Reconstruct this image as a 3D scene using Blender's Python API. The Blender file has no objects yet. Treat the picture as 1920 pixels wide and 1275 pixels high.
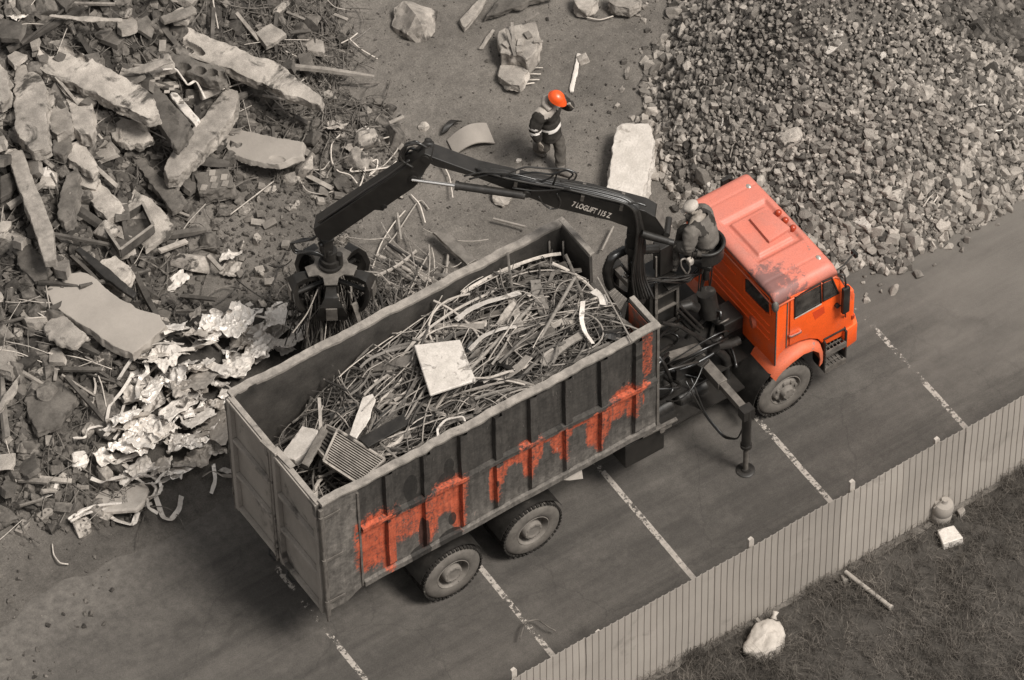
import bpy, bmesh, math, random
from mathutils import Vector, Matrix, noise
V = Vector
R_ = math.radians
random.seed(7)
SC = bpy.context.scene
COL = SC.collection

# ------------------------------------------------------------ camera
CP = V((-23.506, -43.1202, 65.175))
YAW, PIT, ROL, FPX = 1.0007, 0.8778, -0.0274, 10119.9
cf = V((math.cos(PIT) * math.cos(YAW), math.cos(PIT) * math.sin(YAW), -math.sin(PIT)))
cr0 = cf.cross(V((0, 0, 1))).normalized()
cu0 = cr0.cross(cf)
cr = cr0 * math.cos(ROL) + cu0 * math.sin(ROL)
cu = cu0 * math.cos(ROL) - cr0 * math.sin(ROL)
cam = bpy.data.cameras.new('camera')
camo = bpy.data.objects.new('camera', cam)
COL.objects.link(camo)
camo.matrix_world = Matrix(((cr.x, cu.x, -cf.x, CP.x), (cr.y, cu.y, -cf.y, CP.y), (cr.z, cu.z, -cf.z, CP.z), (0, 0, 0, 1)))
cam.sensor_width = 36
cam.lens = FPX / 1920 * 36
cam.clip_start = 1
cam.clip_end = 2000
SC.camera = camo

# ------------------------------------------------------------ light
SUN_EL, SUN_AZ = R_(58), R_(-66)          # azimuth counted from +X towards +Y
w = bpy.data.worlds.new("World")
SC.world = w
w.use_nodes = True
nt = w.node_tree
nt.nodes.clear()
sky = nt.nodes.new('ShaderNodeTexSky')
sky.sky_type = 'NISHITA'
sky.sun_disc = False
sky.sun_elevation = SUN_EL
sky.sun_rotation = R_(90) - SUN_AZ
sky.dust_density = 3
hs = nt.nodes.new('ShaderNodeHueSaturation')   # overcast: the blue is covered by cloud
hs.inputs['Saturation'].default_value = 0.0
bg = nt.nodes.new('ShaderNodeBackground')
bg.inputs['Strength'].default_value = 0.078
ow = nt.nodes.new('ShaderNodeOutputWorld')
nt.links.new(sky.outputs[0], hs.inputs['Color'])
nt.links.new(hs.outputs[0], bg.inputs['Color'])
nt.links.new(bg.outputs[0], ow.inputs['Surface'])
sl = bpy.data.lights.new('sun', 'SUN')
sl.energy = 2.75
sl.angle = R_(17)
sl.color = (1.0, 0.96, 0.9)
so = bpy.data.objects.new('sun', sl)
COL.objects.link(so)
sd = V((math.cos(SUN_EL) * math.cos(SUN_AZ), math.cos(SUN_EL) * math.sin(SUN_AZ), math.sin(SUN_EL)))
so.rotation_euler = sd.to_track_quat('Z', 'Y').to_euler()
so.location = (0, 0, 30)
SC.view_settings.view_transform = 'Standard'
SC.view_settings.look = 'None'
SC.view_settings.gamma = 1
SC.view_settings.exposure = 0.82
SC.render.engine = 'CYCLES'
SC.cycles.max_bounces = 6
SC.cycles.diffuse_bounces = 3
SC.cycles.glossy_bounces = 3

# ------------------------------------------------------------ photo pixel (1920 x 1275) -> place in the world
def ray(px, py):
    return cf + cr * ((px - 960) / FPX) - cu * ((py - 637.5) / FPX)
def atz(px, py, z=0.0):
    d = ray(px, py)
    return CP + d * ((z - CP.z) / d.z)
def aty(px, py, y=-1.25):
    d = ray(px, py)
    return CP + d * ((y - CP.y) / d.y)
def atp(px, py, P, N):
    d = ray(px, py)
    return CP + d * ((P - CP).dot(N) / d.dot(N))

# ------------------------------------------------------------ relief of the yard
def sstep(a, b, x):
    t = max(0.0, min(1.0, (x - a) / (b - a)))
    return t * t * (3 - 2 * t)
def fbm(x, y, z=0.0, o=4):
    s, a, f = 0.0, 1.0, 1.0
    for _ in range(o):
        s += a * noise.noise((x * f, y * f, z * f + 3.7 * _))
        a *= 0.5
        f *= 2.03
    return s
HEAPS = [(2.6, 12.1, 1.25, 1.9), (4.6, 11.0, 0.7, 1.2), (-0.3, 9.3, 0.85, 1.7), (0.2, 6.6, 0.45, 1.1), (-1.7, 5.6, 0.42, 1.0),
         (1.1, 4.6, 0.55, 0.75), (2.6, 4.4, 0.4, 0.7), (4.0, 4.2, 0.35, 0.75), (0.2, 3.5, 0.3, 0.5)]
PC = (13.0, 4.0)
PILE_H = 3.0
PR = [(-180, 3.4), (-150, 3.75), (-123, 3.85), (-106, 3.8), (-90, 3.65), (-70, 3.75), (-45, 4.0), (0, 4.3), (60, 4.2), (110, 3.0), (130, 2.7), (152, 3.0), (180, 3.4)]
def pile_r(x, y):
    a = math.degrees(math.atan2(y - PC[1], x - PC[0]))
    for (a0, r0), (a1, r1) in zip(PR, PR[1:]):
        if a0 <= a <= a1:
            return r0 + (r1 - r0) * (a - a0) / (a1 - a0)
    return 3.4
def pile_h(x, y):
    t = math.hypot(x - PC[0], y - PC[1]) / (pile_r(x, y) + 0.18 * fbm(x * 1.1, y * 1.1, 9, 2))
    if t >= 1:
        return 0.0
    h = PILE_H * (1 - t) if t > 0.12 else PILE_H * (0.94 - t * t * 4.0)
    if t > 0.85:
        h *= 1 - 0.35 * (t - 0.85) / 0.15
    return h + 0.10 * fbm(x * 0.9, y * 0.9, 2, 3) * min(1, (1 - t) * 4)
def gh(x, y):
    h = 0.0
    for cx, cy, a, s in HEAPS:
        h += a * math.exp(-((x - cx) ** 2 + (y - cy) ** 2) / (2 * s * s))
    m = sstep(0.05, 0.5, h)
    h += m * 0.16 * fbm(x * 1.3, y * 1.3, 1, 3)
    k = sstep(1.9, 2.8, y + 0.25 * noise.noise((x * .7, y * .7, 0)))
    h = h * sstep(1.7, 2.9, y)
    h += k * (0.012 + 0.035 * max(-0.3, fbm(x * 0.8, y * 0.8, 5, 4)) + 0.012 * noise.noise((x * 7, y * 7, 1)))
    if y < -4.15:
        h += .14 * max(0, noise.noise((x * .55, 2, 2)) + .3 * noise.noise((x * 2.1, 4, 2))) * math.exp(-((y + 4.35) / .25) ** 2)
        h += sstep(-4.3, -5.2, y) * (0.03 + 0.08 * fbm(x * .8, y * .8, 4, 3))
    h = max(h, pile_h(x, y) * 0.97)
    return h
def atg(px, py, up=0.0):
    """where the sight line of a photo pixel meets the yard's relief"""
    d = ray(px, py)
    z = 3.4
    while z > -0.2:
        P = CP + d * ((z - CP.z) / d.z)
        if gh(P.x, P.y) + up >= z:
            return P
        z -= 0.02
    return atz(px, py, 0)

# ------------------------------------------------------------ mesh collector
class MB:
    def __init__(s):
        s.v, s.f, s.m = [], [], []
    def add(s, vs, fs, mi=0):
        o = len(s.v)
        s.v.extend(vs)
        for f in fs:
            s.f.append([i + o for i in f])
            s.m.append(mi)
        return s
    def box(s, c, size, rot=None, mi=0):
        h = V(size) / 2
        vs = [V((sx * h.x, sy * h.y, sz * h.z)) for sx in (-1, 1) for sy in (-1, 1) for sz in (-1, 1)]
        if rot is not None:
            vs = [rot @ q for q in vs]
        c = V(c)
        return s.add([c + q for q in vs], [(0, 1, 3, 2), (4, 6, 7, 5), (0, 4, 5, 1), (2, 3, 7, 6), (0, 2, 6, 4), (1, 5, 7, 3)], mi)
    def bar(s, a, b, wd, th, up=(0, 0, 1), mi=0):
        """rectangular bar from a to b: wd sideways, th along up"""
        a, b = V(a), V(b)
        d = (b - a).normalized()
        sd_ = d.cross(V(up))
        if sd_.length < 1e-4:
            sd_ = d.cross(V((1, 0, 0)))
        sd_.normalize()
        u = sd_.cross(d)
        vs = [p + sd_ * (i * wd / 2) + u * (j * th / 2) for p in (a, b) for i, j in ((-1, -1), (1, -1), (1, 1), (-1, 1))]
        return s.add(vs, [(3, 2, 1, 0), (4, 5, 6, 7), (0, 1, 5, 4), (1, 2, 6, 5), (2, 3, 7, 6), (3, 0, 4, 7)], mi)
    def tube(s, pts, r, n=6, mi=0, cap=True, flat=1.0):
        pts = [V(p) for p in pts]
        m = len(pts)
        rs = r if isinstance(r, (list, tuple)) else [r] * m
        vs, fs = [], []
        nrm = None
        for i, p in enumerate(pts):
            t = (pts[min(i + 1, m - 1)] - pts[max(i - 1, 0)]).normalized()
            if nrm is None:
                nrm = t.orthogonal().normalized()
            nrm = (nrm - t * nrm.dot(t))
            nrm = nrm.normalized() if nrm.length > 1e-5 else t.orthogonal().normalized()
            bn = t.cross(nrm)
            for k in range(n):
                a = 2 * math.pi * k / n
                vs.append(p + nrm * (math.cos(a) * rs[i]) + bn * (math.sin(a) * rs[i] * flat))
        for i in range(m - 1):
            for k in range(n):
                fs.append((i * n + k, i * n + (k + 1) % n, (i + 1) * n + (k + 1) % n, (i + 1) * n + k))
        if cap:
            fs.append(tuple(range(n - 1, -1, -1)))
            fs.append(tuple(range((m - 1) * n, m * n)))
        return s.add(vs, fs, mi)
    def cyl(s, a, b, r, n=16, r2=None, mi=0):
        return s.tube([a, b], [r, r if r2 is None else r2], n, mi)
    def prism(s, poly, d, mi=0):
        """closed polygon pushed along vector d"""
        n = len(poly)
        poly = [V(p) for p in poly]
        d = V(d)
        nn = V((0, 0, 0))
        for i in range(n):
            a, b = poly[i], poly[(i + 1) % n]
            nn += a.cross(b)
        if nn.dot(d) > 0:
            poly = poly[::-1]
        vs = poly + [p + d for p in poly]
        fs = [tuple(range(n)), tuple(range(2 * n - 1, n - 1, -1))]
        fs += [(i, i + n, (i + 1) % n + n, (i + 1) % n) for i in range(n)]
        return s.add(vs, fs, mi)
    def lathe(s, prof, C, A, n=32, mi=0):
        """profile of (radius, offset along A) about axis A through C"""
        C, A = V(C), V(A).normalized()
        u = A.orthogonal().normalized()
        w_ = A.cross(u)
        vs, fs = [], []
        for r, h in prof:
            for k in range(n):
                a = 2 * math.pi * k / n
                vs.append(C + A * h + u * (r * math.cos(a)) + w_ * (r * math.sin(a)))
        for i in range(len(prof) - 1):
            for k in range(n):
                fs.append((i * n + k, i * n + (k + 1) % n, (i + 1) * n + (k + 1) % n, (i + 1) * n + k))
        return s.add(vs, fs, mi)
    def ball(s, c, r, n=10, m=6, mi=0, half=False):
        c = V(c)
        r = V((r, r, r)) if not isinstance(r, (tuple, list, Vector)) else V(r)
        lo = 0 if half else -math.pi / 2
        vs, fs = [], []
        for i in range(m + 1):
            th = lo + (math.pi / 2 - lo) * i / m
            for k in range(n):
                a = 2 * math.pi * k / n
                vs.append(c + V((r.x * math.cos(th) * math.cos(a), r.y * math.cos(th) * math.sin(a), r.z * math.sin(th))))
        for i in range(m):
            for k in range(n):
                fs.append((i * n + k, i * n + (k + 1) % n, (i + 1) * n + (k + 1) % n, (i + 1) * n + k))
        return s.add(vs, fs, mi)
    def build(s, name, mats, parent=None, smooth=False, bevel=0.0, fix=True, org=None, merge=False):
        if not isinstance(mats, (list, tuple)):
            mats = [mats]
        o0 = V((0, 0, 0))
        if parent is not None:
            o0 = ORG[parent.name]
        elif org is not None:
            o0 = V(org)
        else:
            n = len(s.v)
            o0 = V((sum(q.x for q in s.v) / n, sum(q.y for q in s.v) / n, min(q.z for q in s.v)))
        me = bpy.data.meshes.new(name)
        me.from_pydata([tuple(q - o0) for q in s.v], [], s.f)
        for mt in mats:
            me.materials.append(mt)
        if len(mats) > 1:
            me.polygons.foreach_set('material_index', s.m)
        if fix or bevel:
            bm = bmesh.new()
            bm.from_mesh(me)
            if merge:
                bmesh.ops.remove_doubles(bm, verts=bm.verts, dist=1e-4)
            if fix:
                bmesh.ops.recalc_face_normals(bm, faces=bm.faces)
            if bevel:
                es = [e for e in bm.edges if len(e.link_faces) == 2 and e.calc_face_angle(0) > 0.5]
                bmesh.ops.bevel(bm, geom=es, offset=bevel, segments=2, affect='EDGES', profile=0.6, clamp_overlap=True)
            bm.to_mesh(me)
            bm.free()
        if smooth:
            me.shade_smooth() if smooth is True else me.set_sharp_from_angle(angle=smooth)
            if smooth is not True:
                me.polygons.foreach_set('use_smooth', [True] * len(me.polygons))
                me.set_sharp_from_angle(angle=smooth)
        o = bpy.data.objects.new(name, me)
        COL.objects.link(o)
        if parent is not None:
            o.parent = parent
            ORG[o.name] = o0
        else:
            o.location = o0
            ORG[o.name] = o0
        return o
ORG = {}
def tag(o, label=None, cat=None, group=None, kind=None):
    if label: o['label'] = label
    if cat: o['category'] = cat
    if group: o['group'] = group
    if kind: o['kind'] = kind
    return o
def empty(name, loc, label, cat, group=None):
    o = bpy.data.objects.new(name, None)
    COL.objects.link(o)
    o.location = loc
    o.empty_display_size = 0.2
    ORG[o.name] = V(loc)
    return tag(o, label, cat, group)
# ------------------------------------------------------------ materials
def T(v, k=1.0):
    """a warm grey of the given reflectance"""
    return (v * (1 + 0.125 * k), v, v * (1 - 0.125 * k), 1)
def nodes(name):
    m = bpy.data.materials.new(name)
    m.use_nodes = True
    t = m.node_tree
    return m, t, t.nodes['Principled BSDF']
def N(t, kind, **kw):
    n = t.nodes.new(kind)
    for k, v in kw.items():
        if k in n.inputs.keys() if hasattr(n.inputs, 'keys') else False:
            n.inputs[k].default_value = v
        else:
            setattr(n, k, v)
    return n
def L(t, a, b):
    t.links.new(a, b)
def tex(t, scale, detail=5, rough=0.6, vec=None, dist=0.0, stretch=None, coord='Object'):
    n = t.nodes.new('ShaderNodeTexNoise')
    n.inputs['Scale'].default_value = scale
    n.inputs['Detail'].default_value = detail
    n.inputs['Roughness'].default_value = rough
    n.inputs['Distortion'].default_value = dist
    if vec is None:
        c = t.nodes.new('ShaderNodeTexCoord')
        vec = c.outputs[coord]
    if stretch:
        mp = t.nodes.new('ShaderNodeMapping')
        mp.inputs['Scale'].default_value = stretch
        L(t, vec, mp.inputs['Vector'])
        vec = mp.outputs[0]
    L(t, vec, n.inputs['Vector'])
    return n
def ramp(t, fac, stops, interp='LINEAR'):
    r = t.nodes.new('ShaderNodeValToRGB')
    r.color_ramp.interpolation = interp
    e = r.color_ramp.elements
    e[0].position, e[0].color = stops[0][0], stops[0][1]
    e[1].position, e[1].color = stops[-1][0], stops[-1][1]
    for p, c in stops[1:-1]:
        x = e.new(p)
        x.color = c
    L(t, fac, r.inputs[0])
    return r.outputs[0]
def mixc(t, fac, a, b, mode='MIX'):
    n = t.nodes.new('ShaderNodeMix')
    n.data_type = 'RGBA'
    n.blend_type = mode
    for sock, val in ((n.inputs[0], fac), (n.inputs[6], a), (n.inputs[7], b)):
        if isinstance(val, (int, float)):
            sock.default_value = val
        elif isinstance(val, (tuple, list)):
            sock.default_value = val
        else:
            L(t, val, sock)
    return n.outputs[2]
def math_(t, op, a, b=0.0, c=None, clamp=False):
    n = t.nodes.new('ShaderNodeMath')
    n.operation = op
    n.use_clamp = clamp
    for i, val in enumerate((a, b, c)):
        if val is None: continue
        if isinstance(val, (int, float)):
            n.inputs[i].default_value = val
        else:
            L(t, val, n.inputs[i])
    return n.outputs[0]
def g(v):
    return (v, v, v, 1)
def bump(t, b, h, strength=0.4, dist=0.01):
    n = t.nodes.new('ShaderNodeBump')
    n.inputs['Strength'].default_value = strength
    n.inputs['Distance'].default_value = dist
    L(t, h, n.inputs['Height'])
    L(t, n.outputs[0], b.inputs['Normal'])
def grimy(name, c0, c1, scale=3.0, rough=0.8, metal=0.0, bmp=0.4, bd=0.01, stain=None, stain_at=0.6, stain_scale=1.2, vary=0.0,
          fine=40.0, stretch=None, spec=0.3, island=False, coat=0.0, fine_amt=0.25):
    """two-tone weathered surface with fine grain, optional stains and per-object / per-piece variation"""
    m, t, b = nodes(name)
    n1 = tex(t, scale, 6, 0.62, stretch=stretch)
    col = ramp(t, n1.outputs[0], [(0.3, c0), (0.7, c1)])
    n2 = tex(t, fine, 4, 0.7)
    col = mixc(t, fine_amt, col, ramp(t, n2.outputs[0], [(0.35, g(0.25)), (0.65, g(1.0))]), 'MULTIPLY')
    if stain:
        n3 = tex(t, stain_scale, 6, 0.65, dist=0.6)
        f = ramp(t, n3.outputs[0], [(stain_at, g(0)), (stain_at + 0.08, g(1))])
        col = mixc(t, f, col, stain)
    if vary:
        if island:
            src = t.nodes.new('ShaderNodeNewGeometry').outputs['Random Per Island']
        else:
            src = t.nodes.new('ShaderNodeObjectInfo').outputs['Random']
        k = ramp(t, src, [(0.0, g(max(0.0, 1 - vary))), (0.6, g(1.0)), (0.9, g(1 + vary * 0.5)), (1.0, g(1 + vary * .9))])
        col = mixc(t, 1.0, col, k, 'MULTIPLY')
    L(t, col, b.inputs['Base Color'])
    b.inputs['Roughness'].default_value = rough
    b.inputs['Metallic'].default_value = metal
    b.inputs['Specular IOR Level'].default_value = spec
    if coat:
        b.inputs['Coat Weight'].default_value = coat
    if bmp:
        h = math_(t, 'ADD', n1.outputs[0], math_(t, 'MULTIPLY', n2.outputs[0], 0.5))
        bump(t, b, h, bmp, bd)
    return m

MT = {}
MT['stone'] = grimy('broken_stone', T(.17), T(.30), 9, .95, bmp=.5, bd=.006, vary=.55, fine=90, spec=.15)
MT['stone_mass'] = grimy('broken_stone_mass', T(.105), T(.25), 9, .95, bmp=.4, bd=.006, vary=.75, fine=90, spec=.15, island=True)
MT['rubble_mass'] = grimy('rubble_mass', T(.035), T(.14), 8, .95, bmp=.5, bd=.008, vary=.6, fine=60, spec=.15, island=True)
MT['brick'] = grimy('brick', T(.13), T(.23), 8, .95, bmp=.4, bd=.005, vary=.4, fine=70, spec=.15)
MT['concrete'] = grimy('concrete', T(.16), T(.42), 2.6, .95, bmp=1.0, bd=.012, stain=T(.05), stain_at=.525, stain_scale=1.6, vary=.25, fine=70, fine_amt=.45, spec=.15)
MT['concrete_dark'] = grimy('concrete_dark', T(.05), T(.15), 3.0, .95, bmp=.7, bd=.015, stain=T(.045), stain_at=.55, stain_scale=1.8, vary=.25, fine=45, spec=.15)
MT['concrete_smooth'] = grimy('concrete_smooth', T(.21), T(.27), 1.6, .93, bmp=.3, bd=.006, stain=T(.13), stain_at=.64, stain_scale=1.6, fine=70, spec=.15, fine_amt=.15)
MT['white_block'] = grimy('white_block', T(.36, .9), T(.50, .8), 3.5, .95, bmp=1.0, bd=.02, stain=T(.22), stain_at=.57, stain_scale=2.4, fine=30, spec=.2, fine_amt=.2)
MT['wood'] = grimy('weathered_wood', T(.13), T(.29), 6.0, .9, bmp=.7, bd=.01, stain=T(.07), stain_at=.58, stain_scale=2.0, vary=.35, fine=50, spec=.15)
MT['wood_dark'] = grimy('dark_wood', T(.035), T(.10), 4.0, .9, bmp=.6, bd=.01, vary=.3, fine=50, spec=.15)
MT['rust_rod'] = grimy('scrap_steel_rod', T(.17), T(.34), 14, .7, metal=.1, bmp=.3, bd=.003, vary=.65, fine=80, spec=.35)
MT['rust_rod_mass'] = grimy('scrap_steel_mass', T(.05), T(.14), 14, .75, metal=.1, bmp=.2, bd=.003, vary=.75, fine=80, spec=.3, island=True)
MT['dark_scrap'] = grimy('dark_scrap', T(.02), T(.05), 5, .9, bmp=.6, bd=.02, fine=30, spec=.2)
MT['wire'] = grimy('pale_wire', T(.32), T(.52), 12, .7, bmp=.2, bd=.003, vary=.35, fine=60, spec=.3)
MT['twig'] = grimy('dry_twig', T(.05), T(.16), 12, .9, bmp=.2, bd=.003, vary=.4, fine=60, spec=.15, island=True)
MT['foil'] = grimy('crumpled_sheet', T(.48, .8), T(.72, .7), 4, .42, metal=.3, bmp=.6, bd=.02, stain=T(.07), stain_at=.585, stain_scale=5.0, vary=.35, fine=40, spec=.5, fine_amt=.2)  # the dark blots paint the shade of the creases into the sheet
MT['white_scrap'] = grimy('pale_sheet', T(.40, .9), T(.58, .8), 5, .6, bmp=.4, bd=.006, stain=T(.17), stain_at=.565, stain_scale=5, vary=.2, fine=40, spec=.35)
MT['grey_sheet'] = grimy('dull_sheet', T(.24), T(.38), 4, .6, metal=.2, bmp=.4, bd=.006, stain=T(.12), stain_at=.62, stain_scale=3, vary=.25, fine=40)
MT['black_paint'] = grimy('black_machine_paint', T(.011), T(.024), 5, .38, bmp=.15, bd=.004, stain=T(.05), stain_at=.66, stain_scale=4, fine=60, spec=.4)
MT['black_worn'] = grimy('worn_black_steel', T(.011), T(.032), 6, .5, metal=.2, bmp=.3, bd=.004, stain=T(.075), stain_at=.64, stain_scale=6, fine=60, spec=.4)
MT['rubber_hose'] = grimy('black_hose', T(.012), T(.024), 9, .32, bmp=.1, bd=.002, fine=60, spec=.7, vary=.6)
MT['chrome'] = grimy('bright_steel', T(.75, .5), T(.85, .4), 9, .22, metal=1.0, bmp=.1, bd=.001, fine=60)
MT['dull_steel'] = grimy('dull_steel', T(.09), T(.20), 7, .55, metal=.4, bmp=.3, bd=.003, stain=T(.05), stain_at=.62, stain_scale=5, fine=60)
MT['pale_steel'] = grimy('pale_painted_steel', T(.33), T(.47), 5, .7, bmp=.35, bd=.004, stain=T(.16), stain_at=.62, stain_scale=4, fine=60)
MT['tyre'] = grimy('dusty_tyre', T(.085), T(.14), 6, .95, bmp=.3, bd=.004, stain=T(.20), stain_at=.66, stain_scale=5, fine=80, spec=.15)
MT['tread'] = grimy('tyre_tread', T(.012), T(.032), 9, .95, bmp=.3, bd=.004, stain=T(.12), stain_at=.60, stain_scale=9, fine=60, spec=.15)
MT['rim'] = grimy('dusty_rim', T(.12), T(.18), 7, .85, bmp=.3, bd=.003, stain=T(.05), stain_at=.64, stain_scale=8, fine=60, spec=.2)
MT['glass'] = grimy('dark_glass', T(.006), T(.07), 4, .10, bmp=0, spec=.5)
MT['skin'] = grimy('skin', T(.17, 1.3), T(.23, 1.3), 8, .6, bmp=.1, bd=.002)
MT['cloth_dark'] = grimy('dark_work_cloth', T(.022), T(.045), 9, .95, bmp=.5, bd=.01, fine=50, spec=.1)
MT['cloth_grey'] = grimy('grey_work_cloth', T(.24), T(.33), 9, .95, bmp=.5, bd=.01, fine=50, spec=.1)
MT['cloth_mid'] = grimy('mid_work_cloth', T(.055), T(.095), 9, .95, bmp=.5, bd=.01, fine=50, spec=.1)
MT['cloth_jacket'] = grimy('jacket_cloth', T(.085), T(.13), 9, .95, bmp=.5, bd=.01, fine=50, spec=.1)
MT['cloth_pale'] = grimy('pale_cloth', T(.30), T(.44), 14, .9, bmp=.4, bd=.005, stain=T(.25), stain_at=.6, stain_scale=14, fine=60, spec=.15)
MT['reflective'] = grimy('reflective_tape', T(.62, .6), T(.72, .6), 9, .5, bmp=.1, bd=.002)
MT['boot'] = grimy('dusty_boot', T(.09), T(.16), 12, .9, bmp=.3, bd=.004, fine=50)
MT['sack'] = grimy('woven_sack', T(.30, 1), T(.42, 1), 6, .75, bmp=.5, bd=.01, stain=T(.33), stain_at=.62, stain_scale=4, fine=90)
MT['ink'] = grimy('dark_ink', T(.06), T(.09), 20, .9, bmp=0)
MT['letter'] = grimy('pale_lettering', T(.5), T(.66), 30, .7, bmp=0, stain=T(.05), stain_at=.62, stain_scale=25)
MT['red_lamp'] = grimy('brown_red_lens', (.30, .035, .012, 1), (.36, .05, .018, 1), 9, .3, bmp=0, spec=.5)
MT['silver_lamp'] = grimy('silver_lens', T(.35), T(.5), 9, .25, metal=.5, bmp=0, spec=.5)
MT['helmet'] = grimy('orange_helmet', (.66, .075, .012, 1), (.72, .09, .016, 1), 4, .35, bmp=.05, bd=.002, spec=.5, fine_amt=.05)

def orange_paint(name, worn=0.6, grime=T(.07), dust_glare=None):
    m, t, b = nodes(name)
    n1 = tex(t, 2.0, 5)
    col = ramp(t, n1.outputs[0], [(.3, (.76, .088, .008, 1)), (.7, (.88, .112, .012, 1))])
    if dust_glare:
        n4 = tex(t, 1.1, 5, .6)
        col = mixc(t, ramp(t, n4.outputs[0], [(.30, g(dust_glare[1])), (.65, g(dust_glare[2]))]), col, dust_glare[0])  # on the roof this pale mix is painted sky glare
    n3 = tex(t, 4.5, 8, .7, dist=.4)
    col = mixc(t, ramp(t, n3.outputs[0], [(worn, g(0)), (worn + .05, g(.85))]), col, grime)
    n10 = tex(t, 1.3, 6, .65, dist=.3)
    col = mixc(t, ramp(t, n10.outputs[0], [(.52, g(0)), (.78, g(.45))]), col, T(.16))
    n11 = tex(t, 26, 5, .75)
    col = mixc(t, ramp(t, n11.outputs[0], [(.665, g(0)), (.69, g(.8))]), col, T(.05))
    n2 = tex(t, 60, 4, .7)
    col = mixc(t, .30, col, ramp(t, n2.outputs[0], [(.35, g(.3)), (.6, g(1))]), 'MULTIPLY')
    L(t, col, b.inputs['Base Color'])
    rn = ramp(t, n1.outputs[0], [(.3, g(.48)), (.7, g(.68))])
    L(t, rn, b.inputs['Roughness'])
    b.inputs['Specular IOR Level'].default_value = .45
    bump(t, b, n1.outputs[0], .12, .01)
    return m
def corner_grime(m):
    """soot rubbed into the rear near corner of the cab roof"""
    t = m.node_tree; b = t.nodes['Principled BSDF']
    old = b.inputs['Base Color'].links[0].from_socket
    tc = t.nodes.new('ShaderNodeTexCoord')
    mp = t.nodes.new('ShaderNodeVectorMath'); mp.operation = 'DISTANCE'
    L(t, tc.outputs['Object'], mp.inputs[0]); mp.inputs[1].default_value = (8.22 - 4.8, -.95, 2.9)
    n = tex(t, 5.5, 7, .75, dist=.3)
    f = math_(t, 'ADD', math_(t, 'MULTIPLY', mp.outputs['Value'], -.75), math_(t, 'MULTIPLY', n.outputs[0], 1.5))
    col = mixc(t, ramp(t, f, [(.41, g(0)), (.55, g(.7))]), old, T(.055, -.3))
    L(t, col, b.inputs['Base Color'])
MT['orange'] = orange_paint('orange_cab_paint', .66)
MT['orange_roof'] = orange_paint('orange_roof_glare', .655, T(.12), ((.47, .165, .125, 1), .74, .94))  # pinkish sky glare on the orange roof put into its colour
corner_grime(MT['orange_roof'])
MT['orange_old'] = orange_paint('faded_orange_paint', .58, T(.16), ((.36, .14, .09, 1), .25, .75))

MT['faded_orange'] = grimy('darker_orange', (.52, .05, .012, 1), (.60, .06, .014, 1), 4, .6, bmp=0)
def panel_mat(name):
    """dump body sheet: dirty grey with the remains of orange paint where the 'paint' mask is, dark oil blots where 'oil' is, pale dried mud low down"""
    m, t, b = nodes(name)
    n1 = tex(t, 2.2, 7, .65)
    n2 = tex(t, 22, 6, .7)
    n5 = tex(t, 7, 6, .7, dist=.5)
    a = t.nodes.new('ShaderNodeAttribute'); a.attribute_name = 'wear_shade'
    sp = t.nodes.new('ShaderNodeSeparateColor')
    L(t, a.outputs['Color'], sp.inputs[0])
    col = ramp(t, n1.outputs[0], [(.3, T(.022)), (.7, T(.06))])
    n8 = tex(t, 5, 5, .7, stretch=(2.2, 2.2, .22))
    n9 = tex(t, 75, 4, .75)
    pale = ramp(t, n5.outputs[0], [(.35, T(.075)), (.7, T(.17))])
    col = mixc(t, math_(t, 'MULTIPLY', sp.outputs[2], 1.0), col, pale)
    f = math_(t, 'ADD', sp.outputs[0], math_(t, 'MULTIPLY', math_(t, 'SUBTRACT', n2.outputs[0], .5), 1.9))
    f = math_(t, 'ADD', f, math_(t, 'MULTIPLY', math_(t, 'SUBTRACT', n5.outputs[0], .5), 1.1))
    f = math_(t, 'ADD', f, math_(t, 'MULTIPLY', math_(t, 'SUBTRACT', n8.outputs[0], .5), .7))
    f = math_(t, 'ADD', f, math_(t, 'MULTIPLY', math_(t, 'SUBTRACT', n9.outputs[0], .5), .9))
    fac = ramp(t, f, [(.50, g(0)), (.95, g(.92))])
    oc = ramp(t, n5.outputs[0], [(.3, (.40, .066, .026, 1)), (.7, (.50, .115, .055, 1))])
    col = mixc(t, fac, col, oc)
    f2 = math_(t, 'ADD', sp.outputs[1], math_(t, 'MULTIPLY', math_(t, 'SUBTRACT', n5.outputs[0], .5), .5))
    col = mixc(t, ramp(t, f2, [(.5, g(0)), (.58, g(.9))]), col, T(.022))
    col = mixc(t, .45, col, ramp(t, n2.outputs[0], [(.38, g(.35)), (.62, g(1))]), 'MULTIPLY')
    col = mixc(t, .5, col, ramp(t, n8.outputs[0], [(.38, g(.45)), (.62, g(1.15))]), 'MULTIPLY')
    sc_ = tex(t, 9, 3, .6, stretch=(6, 6, .35), dist=.8)
    col = mixc(t, ramp(t, sc_.outputs[0], [(.70, g(0)), (.73, g(.5))]), col, T(.34))
    L(t, col, b.inputs['Base Color'])
    b.inputs['Roughness'].default_value = .82
    b.inputs['Specular IOR Level'].default_value = .25
    bump(t, b, math_(t, 'ADD', n1.outputs[0], math_(t, 'MULTIPLY', n2.outputs[0], .3)), .5, .012)
    return m
MT['panel'] = panel_mat('dump_body_sheet')
MT['inner'] = grimy('inner_body_steel', T(.025), T(.07), 2.5, .75, metal=.15, bmp=.5, bd=.01, stain=T(.12), stain_at=.66, stain_scale=5, fine=40)
MT['inner_orange'] = orange_paint('scraped_orange_inside', .50, T(.12), ((.32, .12, .08, 1), .5, .95))
MT['rail'] = grimy('rubbed_top_rail', T(.13), T(.30), 6, .75, metal=.1, bmp=.6, bd=.01, stain=T(.09), stain_at=.62, stain_scale=4, fine=50)
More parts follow.
